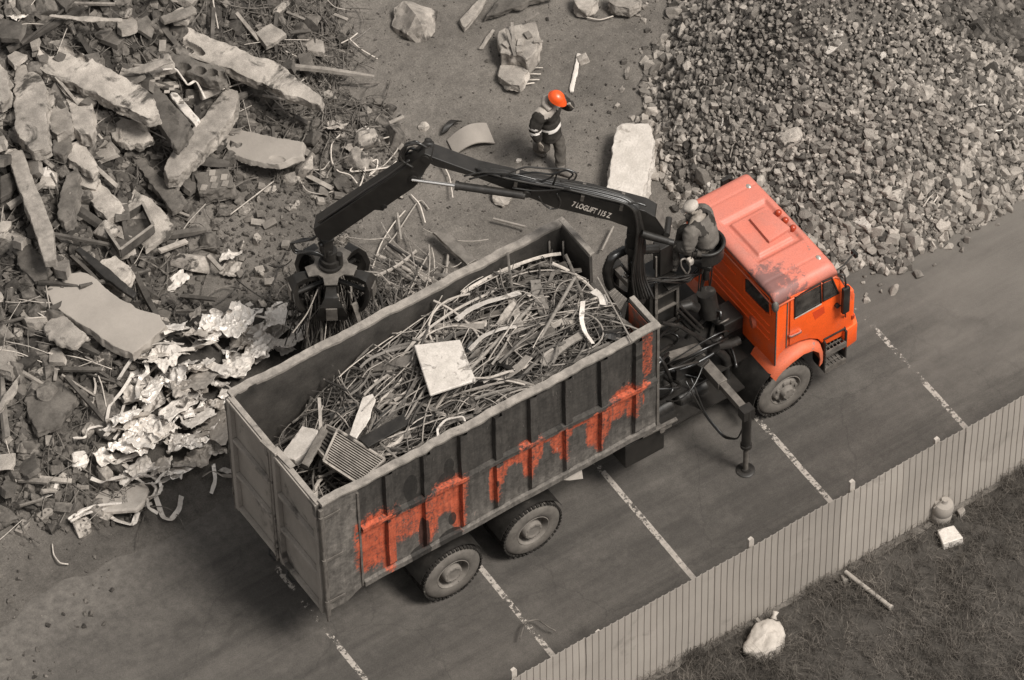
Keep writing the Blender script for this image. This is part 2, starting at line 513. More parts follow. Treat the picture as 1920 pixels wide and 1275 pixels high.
MT['door'] = grimy('tailgate_paint', T(.20), T(.31), 1.6, .7, bmp=.3, bd=.006, stain=T(.07), stain_at=.57, stain_scale=1.1, fine=60, stretch=(1, 1, .6))

def ground_mat():
    m, t, b = nodes('yard_dirt')
    n1 = tex(t, .55, 6, .6)
    n2 = tex(t, 5.0, 7, .7)
    n3 = tex(t, 38, 5, .75)
    n4 = tex(t, 1.7, 6, .65, dist=.4)
    col = ramp(t, n1.outputs[0], [(.3, T(.088)), (.7, T(.155))])
    col = mixc(t, .5, col, ramp(t, n2.outputs[0], [(.35, g(.55)), (.65, g(1.15))]), 'MULTIPLY')
    col = mixc(t, .55, col, ramp(t, n3.outputs[0], [(.36, g(.45)), (.62, g(1.25))]), 'MULTIPLY')
    col = mixc(t, ramp(t, n4.outputs[0], [(.58, g(0)), (.72, g(.55))]), col, T(.075))
    vo = t.nodes.new('ShaderNodeTexVoronoi'); vo.inputs['Scale'].default_value = 24
    tc = t.nodes.new('ShaderNodeTexCoord'); L(t, tc.outputs['Object'], vo.inputs['Vector'])
    sp = ramp(t, vo.outputs['Distance'], [(.10, g(1)), (.17, g(0))])
    n6 = tex(t, 9, 2)
    sp = math_(t, 'MULTIPLY', sp, ramp(t, n6.outputs[0], [(.56, g(0)), (.62, g(1))]))
    col = mixc(t, math_(t, 'MULTIPLY', sp, .55), col, T(.34))
    a = t.nodes.new('ShaderNodeAttribute'); a.attribute_name = 'wear_shade'
    col = mixc(t, math_(t, 'MULTIPLY', a.outputs['Fac'], .8), col, ramp(t, n2.outputs[0], [(.35, T(.010)), (.65, T(.03))]))  # near-black tone: shade between the heap's pieces painted on the ground
    L(t, col, b.inputs['Base Color'])
    b.inputs['Roughness'].default_value = .95
    b.inputs['Specular IOR Level'].default_value = .2
    h = math_(t, 'ADD', math_(t, 'MULTIPLY', n2.outputs[0], .8), math_(t, 'MULTIPLY', n3.outputs[0], .45))
    bump(t, b, h, .8, .03)
    return m
MT['ground'] = ground_mat()
def road_mat():
    m, t, b = nodes('worn_asphalt')
    n0 = tex(t, .5, 6, .62, stretch=(.22, 1.6, 1))
    n1 = tex(t, 1.1, 6, .65, stretch=(.10, 2.6, 1))
    n2 = tex(t, 7, 6, .7)
    n3 = tex(t, 70, 4, .8)
    col = ramp(t, n0.outputs[0], [(.32, T(.044)), (.68, T(.082))])
    col = mixc(t, ramp(t, n1.outputs[0], [(.45, g(0)), (.68, g(.7))]), col, T(.032))
    n7 = tex(t, .9, 6, .65)
    col = mixc(t, ramp(t, n7.outputs[0], [(.52, g(0)), (.74, g(.5))]), col, T(.12))
    col = mixc(t, .35, col, ramp(t, n2.outputs[0], [(.35, g(.6)), (.65, g(1.15))]), 'MULTIPLY')
    col = mixc(t, .45, col, ramp(t, n3.outputs[0], [(.35, g(.45)), (.62, g(1.3))]), 'MULTIPLY')
    # oil stains, cracks, and stone dust near the gravel heap
    n12 = tex(t, .75, 5, .6, dist=.7)
    col = mixc(t, ramp(t, n12.outputs[0], [(.60, g(0)), (.70, g(.55))]), col, T(.022))
    vo = t.nodes.new('ShaderNodeTexVoronoi'); vo.feature = 'DISTANCE_TO_EDGE'; vo.inputs['Scale'].default_value = .42
    tcv = t.nodes.new('ShaderNodeTexCoord'); nv = tex(t, 2.5, 4, .6)
    ad = t.nodes.new('ShaderNodeMix'); ad.data_type = 'RGBA'; ad.blend_type = 'ADD'; ad.inputs[0].default_value = .35
    L(t, tcv.outputs['Object'], ad.inputs[6]); L(t, nv.outputs['Color'], ad.inputs[7]); L(t, ad.outputs[2], vo.inputs['Vector'])
    col = mixc(t, ramp(t, vo.outputs['Distance'], [(.002, g(.28)), (.006, g(0))]), col, T(.018))
    sxd = t.nodes.new('ShaderNodeSeparateXYZ'); L(t, tcv.outputs['Object'], sxd.inputs[0])
    n13 = tex(t, .7, 6, .65, stretch=(.5, 1.3, 1))
    du = math_(t, 'ADD', math_(t, 'MULTIPLY', math_(t, 'SUBTRACT', sxd.outputs[0], 8.5), .16), math_(t, 'MULTIPLY', math_(t, 'SUBTRACT', n13.outputs[0], .5), 1.4))
    du = math_(t, 'ADD', du, math_(t, 'MULTIPLY', sxd.outputs[1], .06))
    col = mixc(t, ramp(t, du, [(.05, g(0)), (.75, g(.75))]), col, T(.125))
    # dirt dragged on to it from the yard side
    tc = t.nodes.new('ShaderNodeTexCoord')
    sx = t.nodes.new('ShaderNodeSeparateXYZ'); L(t, tc.outputs['Object'], sx.inputs[0])
    n4 = tex(t, .8, 6, .6)
    e = math_(t, 'ADD', sx.outputs[1], math_(t, 'MULTIPLY', math_(t, 'SUBTRACT', n4.outputs[0], .5), 3.2))
    e = math_(t, 'SUBTRACT', e, math_(t, 'MULTIPLY', sx.outputs[0], .28))
    dirt = ramp(t, math_(t, 'MULTIPLY_ADD', e, .25, .15), [(.42, g(0)), (.84, g(1))])
    dc = ramp(t, n2.outputs[0], [(.35, T(.066)), (.65, T(.115))])
    dc = mixc(t, .5, dc, ramp(t, n3.outputs[0], [(.35, g(.5)), (.62, g(1.2))]), 'MULTIPLY')
    col = mixc(t, dirt, col, dc)
    L(t, col, b.inputs['Base Color'])
    b.inputs['Roughness'].default_value = .82
    b.inputs['Specular IOR Level'].default_value = .3
    bump(t, b, math_(t, 'ADD', n3.outputs[0], math_(t, 'MULTIPLY', n2.outputs[0], .7)), .5, .012)
    return m
MT['road'] = road_mat()
def paint_mat():
    m, t, b = nodes('worn_road_paint')
    n2 = tex(t, 14, 6, .75)
    n1 = tex(t, 1.6, 4, .6)
    col = ramp(t, n2.outputs[0], [(.3, T(.19)), (.7, T(.36))])
    L(t, col, b.inputs['Base Color'])
    b.inputs['Roughness'].default_value = .85
    tr = t.nodes.new('ShaderNodeBsdfTransparent')
    mx = t.nodes.new('ShaderNodeMixShader')
    a = t.nodes.new('ShaderNodeAttribute'); a.attribute_name = 'wear_shade'
    sp = t.nodes.new('ShaderNodeSeparateColor'); L(t, a.outputs['Color'], sp.inputs[0])
    f = math_(t, 'ADD', math_(t, 'ADD', n2.outputs[0], math_(t, 'MULTIPLY', math_(t, 'SUBTRACT', n1.outputs[0], .5), .5)), math_(t, 'MULTIPLY', math_(t, 'SUBTRACT', sp.outputs[0], .5), .7))
    L(t, ramp(t, f, [(.46, g(0)), (.55, g(.88))]), mx.inputs[0])
    L(t, tr.outputs[0], mx.inputs[1])
    L(t, b.outputs[0], mx.inputs[2])
    out = [n for n in t.nodes if n.type == 'OUTPUT_MATERIAL'][0]
    L(t, mx.outputs[0], out.inputs['Surface'])
    return m
MT['road_paint'] = paint_mat()
MT['grass'] = grimy('dry_grass', T(.036, 1.2), T(.13, 1.2), 2.0, .9, bmp=0, vary=.7, fine=30, island=True, spec=.15)
MT['turf'] = grimy('turf_soil', T(.035), T(.07), 3.0, .95, bmp=.8, bd=.03, fine=40, spec=.1)
MT['fence'] = grimy('profiled_fence_sheet', T(.245, 1.0), T(.30, 1.0), .8, .6, vary=.10, bmp=.05, bd=.004, stain=T(.215), stain_at=.60, stain_scale=1.5, fine=60, spec=.35, fine_amt=.1)
MT['water'] = grimy('wet_mud', T(.07), T(.10), 3, .3, bmp=.1, bd=.005)
# ============================================================ SETTING
def axis_coords(a, b, st, far):
    c = []
    v = a
    while v <= b + 1e-6:
        c.append(v); v += st
    out, d = [], st
    v = a
    while v > -far:
        d *= 1.6; v -= d; out.append(v)
    out = out[::-1]
    d, v, hi = st, b, []
    while v < far:
        d *= 1.6; v += d; hi.append(v)
    return out + c + hi
def grid(name, xs, ys, zf, mat):
    vs = [(x, y, zf(x, y)) for y in ys for x in xs]
    n = len(xs)
    fs = [(j * n + i, j * n + i + 1, (j + 1) * n + i + 1, (j + 1) * n + i) for j in range(len(ys) - 1) for i in range(n - 1)]
    me = bpy.data.meshes.new(name)
    me.from_pydata(vs, [], fs)
    me.materials.append(mat)
    me.shade_smooth()
    o = bpy.data.objects.new(name, me)
    COL.objects.link(o)
    return o
gxs, gys = axis_coords(-6, 19, .1, 250), axis_coords(-9, 17, .1, 250)
def wear_attr(me, fn):
    at_ = me.color_attributes.new('wear_shade', 'FLOAT_COLOR', 'POINT')
    flat = []
    for v in me.vertices:
        c = fn(v.co)
        flat.extend((c[0], c[1], c[2], 1.0))
    at_.data.foreach_set('color', flat)

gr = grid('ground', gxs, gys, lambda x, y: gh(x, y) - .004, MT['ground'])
tag(gr, kind='structure')
def ground_dark_fn(co):  # shade of the heap's dark gaps, put into the ground colour
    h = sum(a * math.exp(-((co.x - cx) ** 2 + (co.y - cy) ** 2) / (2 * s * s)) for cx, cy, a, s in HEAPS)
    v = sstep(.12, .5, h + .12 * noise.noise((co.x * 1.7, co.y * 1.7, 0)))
    v = max(v, .5 * sstep(4.2, 2.6, co.y + .5 * noise.noise((co.x, co.y, 2))) * sstep(3.0, .5, co.x))  # ground also made darker at the near left
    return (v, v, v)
wear_attr(gr.data, ground_dark_fn)

def road_edge(x):
    return 2.35 + .25 * noise.noise((x * .6, 3, 0)) + .12 * noise.noise((x * 2.1, 7, 0))
rx = [-30 + .3 * i for i in range(80)] + [-6 + .12 * i for i in range(220)] + [20.4 + 1.0 * i for i in range(30)]
vs, fs = [], []
ny = 50
for i, x in enumerate(rx):
    ye = road_edge(x)
    for j in range(ny):
        y = -4.12 + (ye + 4.12) * j / (ny - 1)
        z = max(gh(x, y) - .004, 0) + .006 if y > .5 else .006
        if pile_h(x, y) > 0: z = .006
        if j == ny - 1: z = gh(x, y) - .03
        vs.append((x, y, z))
for i in range(len(rx) - 1):
    for j in range(ny - 1):
        fs.append((i * ny + j, (i + 1) * ny + j, (i + 1) * ny + j + 1, i * ny + j + 1))
me = bpy.data.meshes.new('road')
me.from_pydata(vs, [], fs)
me.materials.append(MT['road'])
me.shade_smooth()
ro = bpy.data.objects.new('road', me)
COL.objects.link(ro)
tag(ro, kind='structure')

for k in range(-1, 7):
    x0 = .2519 + 2.5679 * k
    vs, fs = [], []
    for j in range(60):
        y = -4.1 + j * .105
        xc = x0 + .0129 * y + .006 * noise.noise((y * 2, k, 0))
        for s_ in (-.045, .045):
            vs.append((xc + s_, y, .011 + (max(gh(xc, y), 0) if y > .5 else 0)))
    fs = [(2 * j, 2 * j + 1, 2 * j + 3, 2 * j + 2) for j in range(59)]
    me = bpy.data.meshes.new('road_marking')
    me.from_pydata(vs, [], fs)
    me.materials.append(MT['road_paint'])
    o = bpy.data.objects.new('road_marking', me)
    COL.objects.link(o)
    def fn(co, k=k):
        y = co.y
        v = .70 - .07 * (y + 4.1) + .30 * noise.noise((y * 1.1, k * 3.3, 0))
        if y < -3.0: v += .2
        if k == -1: v -= .22
        if k >= 5: v -= .2
        if y > .8: v -= .3
        return (v, v, v)
    wear_attr(me, fn)
    tag(o, kind='structure')

# ---- profiled sheet fence
FY, FH = -4.161, 1.857
fence = empty('sheet_fence', (7, FY, 0), 'long pale profiled sheet metal fence with vertical grooves along the road', 'fence')
def fence_panel(x0, n, dz):
    prof = []
    for i in range(n):
        b = x0 + i * .115
        prof += [(b, 0.0), (b + .078, 0.0), (b + .086, .012), (b + .107, .012)]
    prof.append((x0 + n * .115, 0.0))
    vs, fs = [], []
    nz = 8
    lean = .012 * noise.noise((x0, 1, 1))
    for j in range(nz + 1):
        for i, (x, d) in enumerate(prof):
            z0 = .02 + max(0, .16 * noise.noise((x * .55, 2, 2)))
            zt = FH + dz + .006 * noise.noise((x * 4, 0, 5)) 
            z = z0 + (zt - z0) * j / nz
            vs.append(V((x, FY + d + lean * z + .022 * noise.noise((x * .8, z * .9, 3)) + .006 * noise.noise((x * 2.7, z * 2, 8)), z)))
    m = len(prof)
    fs = [(j * m + i, j * m + i + 1, (j + 1) * m + i + 1, (j + 1) * m + i) for j in range(nz) for i in range(m - 1)]
    b = MB().add(vs, fs)
    o = b.build('panel', MT['fence'], fence, fix=False)
    md = o.modifiers.new('thickness', 'SOLIDIFY')
    md.thickness = .004
    return o
rng = random.Random(3)
x0 = -2.0
while x0 < 16:
    fence_panel(x0, 10, rng.uniform(-.012, .012))
    x0 += 1.153
for (px, py, hh) in ((963, 1253, .12), (1122, 1182, .13), (1408, 1008, .15), (1598, 900, .22), (1757, 820, .10)):
    P = aty(px, py, -4.10)
    b = MB()
    wd = .045
    b.prism([V((P.x - wd, -4.12, 0)), V((P.x + wd, -4.12, 0)), V((P.x + wd, -4.12, P.z - .05)), V((P.x + wd * .3, -4.12, P.z)), V((P.x - wd, -4.12, P.z - .02))], V((0, .045, 0)))
    b.build('wooden_post', MT['pale_steel'], fence, bevel=.004)
for z in (.45, 1.45):
    b = MB(); b.bar((-2, -4.115, z), (16, -4.115, z), .04, .06)
    b.build('rail', MT['wood'], fence)

# ---- strip of dry grass in front of the fence
rng = random.Random(11)
def gz(x, y):
    return gh(x, y)
b = MB()
xs = [-8 + .2 * i for i in range(160)]
ys = [-15.09 + .21 * i for i in range(53)]
vs = [V((x, y, gz(x, y) + .03 if y < -4.17 else -.02)) for y in ys for x in xs]
fs = [(j * 160 + i, j * 160 + i + 1, (j + 1) * 160 + i + 1, (j + 1) * 160 + i) for j in range(52) for i in range(159)]
b.add(vs, fs)
tf = b.build('turf_soil', MT['turf'], smooth=True, fix=False)
tag(tf, kind='structure')
b = MB()
for i in range(5200):
    x, y = rng.uniform(2.5, 14.5), rng.uniform(-8.2, -4.15)
    if x < 3 - (y + 4.2) * -.1: continue
    d = fbm(x * .9, y * .9, 8, 3)
    nb = int(5 + 15 * max(0, d + .25))
    a0 = rng.uniform(0, 6.28)
    tall = .85 + 1.5 * max(0, fbm(x * .5, y * .5, 3, 2))
    for k in range(nb):
        a = a0 + rng.gauss(0, .9)
        ln = rng.uniform(.10, .34) * tall
        lean = rng.uniform(.5, 1.15)
        r = .07
        bx, by = x + rng.uniform(-r, r), y + rng.uniform(-r, r)
        if by > -4.15: continue
        P = V((bx, by, gz(bx, by)))
        dv = V((math.cos(a), math.sin(a), 0))
        sv = V((-dv.y, dv.x, 0)) * rng.uniform(.002, .0042)
        m1 = P + dv * (ln * .4 * lean * .7) + V((0, 0, ln * .5))
        e1 = P + dv * (ln * .95 * lean) + V((0, 0, ln * rng.uniform(.15, .7)))
        b.add([P - sv, P + sv, m1 + sv * .8, m1 - sv * .8, e1], [(0, 1, 2, 3), (3, 2, 4)])
go = b.build('dry_grass', MT['grass'], fix=False, org=(8, -6, 0))
tag(go, 'dry grass growing in a strip beyond the pale fence', 'grass', kind='stuff')

# ============================================================ rocks, slabs, rods: the makers
def rock_template(seed, box=.55, n=16, flat=1.0, elong=1.0):
    r = random.Random(seed)
    bm = bmesh.new()
    for i in range(n):
        p = V((r.gauss(0, 1), r.gauss(0, 1), r.gauss(0, 1))).normalized()
        q = V((math.copysign(abs(p.x) ** box, p.x), math.copysign(abs(p.y) ** box, p.y), math.copysign(abs(p.z) ** box, p.z)))
        q = q * r.uniform(.62, .80)
        bm.verts.new((q.x * elong, q.y, q.z * flat))
    res = bmesh.ops.convex_hull(bm, input=bm.verts)
    junk = [e for e in res['geom_interior'] if isinstance(e, bmesh.types.BMVert)]
    if junk: bmesh.ops.delete(bm, geom=list(set(junk)), context='VERTS')
    bmesh.ops.dissolve_limit(bm, angle_limit=.30, verts=bm.verts, edges=bm.edges)
    bmesh.ops.recalc_face_normals(bm, faces=bm.faces)
    bm.verts.index_update()
    vs = [v.co.copy() for v in bm.verts]
    fs = [[v.index for v in f.verts] for f in bm.faces]
    bm.free()
    return vs, fs
RT = [rock_template(100 + i, box=(.5, .75, .95)[i % 3], n=14 + i % 6, flat=(1, .8, .65)[i % 3], elong=(1, 1.25, 1.1, 1.45)[i % 4]) for i in range(18)]
BT = ([V((sx * .5, sy * .48, sz * .28)) for sx in (-1, 1) for sy in (-1, 1) for sz in (-1, 1)], [(0, 1, 3, 2), (4, 6, 7, 5), (0, 4, 5, 1), (2, 3, 7, 6), (0, 2, 6, 4), (1, 5, 7, 3)])
def rot3(r, tilt=6.28):
    return Matrix.Rotation(r.uniform(0, 6.28), 3, 'Z') @ Matrix.Rotation(r.uniform(-tilt, tilt), 3, 'X') @ Matrix.Rotation(r.uniform(-tilt, tilt), 3, 'Y')
def scatter_mass(name, pts, mat, label, cat, org, brick=.12):
    """pts: (x, y, z, size): many small pieces in one mesh"""
    r = random.Random(len(pts))
    vs, fs = [], []
    o0 = V(org)
    for x, y, z, s in pts:
        tv, tfc = BT if r.random() < brick else RT[r.randrange(len(RT))]
        M3 = rot3(r)
        o = len(vs)
        c = V((x, y, z)) - o0
        vs.extend([tuple(c + (M3 @ q) * s) for q in tv])
        fs.extend([[i + o for i in f] for f in tfc])
    me = bpy.data.meshes.new(name)
    me.from_pydata(vs, [], fs)
    me.materials.append(mat)
    ob = bpy.data.objects.new(name, me)
    ob.location = o0
    COL.objects.link(ob)
    return tag(ob, label, cat, kind='stuff')
ROCKME = []
def rock_meshes(mat, key):
    out = []
    for i, (tv, tfc) in enumerate(RT):
        bm = bmesh.new()
        bv = [bm.verts.new(q) for q in tv]
        for f in tfc:
            bm.faces.new([bv[j] for j in f])
        bmesh.ops.bevel(bm, geom=list(bm.edges), offset=.035, segments=1, affect='EDGES', clamp_overlap=True)
        me = bpy.data.meshes.new(key)
        bm.to_mesh(me); bm.free()
        me.materials.append(mat)
        out.append(me)
    return out
RM_STONE = rock_meshes(MT['stone'], 'stone')
RM_CONC = rock_meshes(MT['concrete'], 'concrete_lump')
RM_DARK = rock_meshes(MT['concrete_dark'], 'dark_lump')
RM_WHITE = rock_meshes(MT['white_block'], 'white_lump')
def brick_mesh():
    bm = bmesh.new()
    bmesh.ops.create_cube(bm, size=1)
    for v in bm.verts:
        v.co.x *= .25; v.co.y *= .12; v.co.z *= .065
    bmesh.ops.bevel(bm, geom=list(bm.edges), offset=.006, segments=1, affect='EDGES')
    r = random.Random(5)
    for v in bm.verts:
        v.co += V((r.uniform(-.003, .003), r.uniform(-.003, .003), r.uniform(-.003, .003)))
    me = bpy.data.meshes.new('brick'); bm.to_mesh(me); bm.free()
    me.materials.append(MT['brick'])
    return me
BRICK = brick_mesh()
def put(me, name, loc, size, rot, label, cat, group=None):
    o = bpy.data.objects.new(name, me)
    o.location = loc
    o.scale = size if isinstance(size, (tuple, list)) else (size, size, size)
    o.rotation_euler = rot
    COL.objects.link(o)
    return tag(o, label, cat, group)
def rnd_rot(r):
    return (r.uniform(0, 6.28), r.uniform(0, 6.28), r.uniform(0, 6.28))

# ============================================================ gravel heap on the right
rng = random.Random(21)
heap = []
big = []
dark = []
def inview(P):
    d = P - CP
    z = d.dot(cf)
    px, py = 960 + FPX * d.dot(cr) / z, 637.5 - FPX * d.dot(cu) / z
    return -40 < px < 1960 and -40 < py < 1315
def slope_pt(x, y):
    return V((x, y, max(pile_h(x, y), 0)))
n = 0
while n < 13500:
    x, y = rng.uniform(PC[0] - 4.4, PC[0] + 4.6), rng.uniform(PC[1] - 4.2, PC[1] + 3.2)
    R0 = pile_r(x, y)
    t = math.hypot(x - PC[0], y - PC[1]) / R0
    if t > 1.04 + .09 * noise.noise((x * 2.2, y * 2.2, 4)) and (t > 1.22 or rng.random() > .035): continue
    P = slope_pt(x, y)
    if not inview(P): continue
    n += 1
    topd = sstep(.45, .05, t)
    if topd > .3 and rng.random() < .35: continue
    s = (abs(rng.gauss(0, .024)) + .033) * (.82 + .36 * min(1, t))
    if t > .85: s *= 1.3 if rng.random() < .4 else 1.0
    if rng.random() < .10: s *= 1.45
    s *= (1 - .3 * topd)
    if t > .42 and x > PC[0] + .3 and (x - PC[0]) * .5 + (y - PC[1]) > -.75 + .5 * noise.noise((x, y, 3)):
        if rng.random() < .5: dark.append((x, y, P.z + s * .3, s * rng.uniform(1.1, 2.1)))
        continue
    heap.append((x, y, P.z + s * .28 * rng.uniform(.2, 1.6), s))
    if t > .5: s += 0
heap.sort(key=lambda q: -q[3])
big, heap = heap[:285], heap[285:]
scatter_mass('gravel_heap', heap, MT['stone_mass'], 'small broken stones covering the big grey heap beside the truck cab', 'gravel', (PC[0], PC[1], 0), brick=.10)
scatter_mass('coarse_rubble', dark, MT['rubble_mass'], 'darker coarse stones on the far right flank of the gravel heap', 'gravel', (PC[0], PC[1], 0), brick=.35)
for x, y, z, s in big:
    s *= rng.uniform(.85, 1.12)
    put(RM_STONE[rng.randrange(18)], 'stone', (x, y, z + s * .1), (s, s * rng.uniform(.8, 1.1), s * rng.uniform(.7, 1)), rnd_rot(rng),
        'larger grey broken stone lying loose on the big gravel heap', 'stone', 'larger stones on the gravel heap')
def on_heap(px, py, up=0.03):
    P = atg(px, py); return P + V((0, 0, up))
for px, py, s, kind, lab in (
        (1562, 92, .17, RM_WHITE, 'pale whitish stone near the top of the gravel heap'), (1570, 66, .13, RM_WHITE, 'small white stone, topmost of the pale ones on the gravel heap'),
        (1480, 268, .24, RM_CONC, 'large flat pale stone in the middle of the gravel heap'), (1452, 215, .20, RM_CONC, 'pointed grey stone on the left slope of the gravel heap'),
        (1420, 282, .17, RM_DARK, 'dark blackish stone on the left slope of the gravel heap'), (1493, 218, .15, RM_DARK, 'dark wedge shaped stone right of the pointed grey stone'),
        (1655, 108, .15, RM_WHITE, 'white stone at the lower end of the old stick on the heap'), (1810, 320, .24, RM_CONC, 'big flat concrete lump on the right foot of the gravel heap'),
        (1735, 180, .26, RM_CONC, 'big pale concrete lump on the right slope of the gravel heap'), (1765, 225, .22, RM_CONC, 'greyish concrete lump just below the big pale lump on the right slope'),
        (1735, 358, .20, RM_CONC, 'squarish pale stone at the lower right of the gravel heap'), (1680, 368, .21, RM_CONC, 'whitish angular stone by the bent white wire on the heap'),
        (1617, 420, .15, RM_WHITE, 'pale rounded stone low on the heap above the truck cab'), (1332, 348, .16, RM_WHITE, 'pale blocky stone just left of the truck cab roof'),
        (1590, 492, .20, RM_CONC, 'square pale stone at the foot of the heap beside the cab'), (1237, 248, .19, RM_CONC, 'grey stone beside the upper end of the white block'),
        (1268, 370, .14, RM_CONC, 'pale stone on the dirt just left of the crane operator'), (1330, 300, .15, RM_DARK, 'grey cube of stone halfway between white block and cab roof')):
    r2 = random.Random(px)
    put(kind[r2.randrange(18)], 'stone', on_heap(px, py, s * .3), (s, s * .9, s * .75), (r2.uniform(-.4, .4), r2.uniform(-.4, .4), r2.uniform(0, 6.28)), lab, 'stone')
def stick(pa, pb, r, mat, name, label, cat, up=.05, flat=1.0, n=6, wob=.02, group=None):
    A, B = atg(*pa) + V((0, 0, up)), atg(*pb) + V((0, 0, up))
    rr = random.Random(pa[0] * 7 + pb[1])
    pts = []
    for i in range(7):
        P = A.lerp(B, i / 6)
        P.z = max(P.z, gh(P.x, P.y) + up * .6)
        pts.append(P + V((rr.uniform(-wob, wob), rr.uniform(-wob, wob), rr.uniform(0, wob))))
    b = MB(); b.tube(pts, r, n, flat=flat)
    o = b.build(name, MT[mat], smooth=R_(40))
    return tag(o, label, cat, group)
stick((1706, 62), (1735, 112), .035, 'wood', 'broken_stick', 'old thick stick lying on the upper right of the gravel heap', 'stick')
stick((1505, 115), (1508, 165), .022, 'wood', 'broken_stick', 'short brown stick lying upright below the top of the gravel heap', 'stick')
for i, (a, c, r) in enumerate((((1668, 168), (1694, 165), .016), ((1710, 138), (1733, 160), .018), ((1835, 202), (1866, 200), .014), ((1893, 238), (1910, 210), .014), ((1850, 250), (1880, 250), .014),
                        ((1358, 190), (1354, 240), .010), ((1376, 270), (1370, 300), .012), ((1290, 238), (1312, 222), .018), ((1300, 110), (1322, 72), .016), ((1249, 135), (1256, 160), .022), ((1398, 330), (1420, 300), .014))):
    stick(a, c, r, 'white_scrap' if i < 6 else 'wood', 'splinter', 'thin wooden splinter lying among the stones of the gravel heap', 'splinter', group='splinters on the gravel heap')
bw = MB()
pts = [on_heap(*q, .10) for q in ((1730, 396), (1742, 378), (1756, 366), (1758, 376), (1744, 396), (1735, 400))]
bw.tube(pts, .012, 6)
tag(bw.build('bent_wire', MT['wire'], smooth=True), 'white wire bent into a narrow loop low on the gravel heap', 'wire')
# ============================================================ TRUCK
BX, BZ, BB, YN, YF = 5.875, 3.88, 1.47, -1.25, 1.25
truck = empty('dump_truck', (4.8, 0, 0), 'orange cab truck with high sided scrap body and black loading crane', 'truck')
def P_(b, name, mat, parent=truck, **k):
    return b.build(name, MT[mat] if isinstance(mat, str) else [MT[q] for q in mat], parent, **k)
# ---- frame and axles
b = MB()
for y in (-.42, .42):
    b.box((4.75, y, 1.0), (9.1, .09, .26))
for x in (.6, 1.6, 2.9, 4.3, 5.6, 6.3, 7.3, 8.9):
    b.box((x, 0, 1.0), (.12, .75, .2))
P_(b, 'chassis_frame', 'black_worn', bevel=.008)
X1, X2, X3, RW = 2.188, 3.640, 8.375, .53
for x in (X1, X2, X3):
    b = MB(); b.cyl((x, -1.0, RW), (x, 1.0, RW), .075, 12); b.ball((x, .1, RW), (.2, .22, .2))
    P_(b, 'axle', 'black_worn', smooth=True)
def wheel(x, y, sgn, rear):
    """sgn -1: outer face looks to -Y"""
    A = V((0, sgn, 0))
    C = V((x, y, RW))
    wd = .27
    b = MB()
    tp = [(.285, 0), (.30, .015), (.36, .022), (.44, .016), (.485, -.006), (.505, -.03), (.512, -.05), (.512, -wd + .05), (.485, -wd - .005), (.42, -wd - .015), (.30, -wd), (.285, -wd)]
    b.lathe(tp, C, A, 48)
    t = P_(b, 'wheel', 'tyre', smooth=R_(40))
    b = MB()
    for k in range(46):
        a = 2 * math.pi * k / 46
        for half in (0, 1):
            aa = a + (half * math.pi / 46)
            d = V((math.cos(aa), 0, math.sin(aa)))
            c = C + d * .517 + A * (-.035 - half * (wd - .105) - .018)
            rt = Matrix((( -d.z, 0, d.x), (0, 1, 0), (d.x, 0, d.z))).transposed()
            b.box(c, (.042, .115, .028), rt)
    b.lathe([(.513, -.04), (.516, -.08), (.516, -wd + .07), (.513, -wd + .04)], C, A, 48)
    P_(b, 'tread', 'tread', t)
    b = MB()
    if rear:
        b.lathe([(.29, .004), (.275, .012), (.262, -.004), (.25, -.05), (.238, -.11), (.20, -.125), (.165, -.128)], C, A, 40)
        P_(b, 'rim', 'rim', t, smooth=R_(40))
        b = MB()
        b.lathe([(.168, -.13), (.162, .0), (.150, .018), (.118, .024), (.11, .018), (.06, .02), (.0, .02)], C, A, 32)
        for k in range(10):
            a = 2 * math.pi * k / 10
            q = C + V((math.cos(a) * .135, 0, math.sin(a) * .135))
            b.cyl(q + A * .015, q + A * .03, .011, 6)
        P_(b, 'hub', 'rim', t, smooth=R_(40))
    else:
        b.lathe([(.29, .004), (.272, .012), (.258, -.01), (.25, -.04), (.235, -.05), (.21, .0), (.17, .018), (.15, .02)], C, A, 40)
        P_(b, 'rim', 'rim', t, smooth=R_(40))
        b = MB()
        b.lathe([(.152, .02), (.12, .022), (.115, .06), (.10, .10), (.06, .11), (0, .11)], C, A, 28)
        for k in range(8):
            a = 2 * math.pi * k / 8 + .2
            q = C + V((math.cos(a) * .185, 0, math.sin(a) * .185))
            b.cyl(q + A * -.005, q + A * .045, .026, 6)
            q = C + V((math.cos(a) * .085, 0, math.sin(a) * .085))
            b.cyl(q + A * .06, q + A * .115, .014, 6)
        P_(b, 'hub', 'rim', t, smooth=R_(40))
for x in (X1, X2):
    for s_ in (-1, 1):
        wheel(x, s_ * 1.22, s_, True)
        wheel(x, s_ * .90, s_, True)
wheel(X3, -1.16, -1, False)
wheel(X3, 1.16, 1, False)
# ---- rear mudguards
for x in (X1, X2):
    for s_ in (-1, 1):
        b = MB()
        ring = []
        for k in range(15):
            a = R_(20 + k * 10.5)
            ring.append((x + math.cos(a) * .585, RW + math.sin(a) * .575))
        y0, y1 = s_ * .62, s_ * 1.19
        vs = [V((px_, y, pz_)) for px_, pz_ in ring for y in (y0, y1)]
        vs += [V((x + (q.x - x) * .985, q.y, RW + (q.z - RW) * .985)) for q in vs]
        m = len(ring)
        fs = []
        for i in range(m - 1):
            a0, a1, c0, c1 = 2 * i, 2 * i + 1, 2 * i + 2, 2 * i + 3
            fs += [(a0, c0, c1, a1), (a0 + 2 * m, a1 + 2 * m, c1 + 2 * m, c0 + 2 * m), (a1, c1, c1 + 2 * m, a1 + 2 * m), (c0, a0, a0 + 2 * m, c0 + 2 * m)]
        b.add(vs, fs)
        P_(b, 'mudguard', 'black_worn', smooth=R_(50))
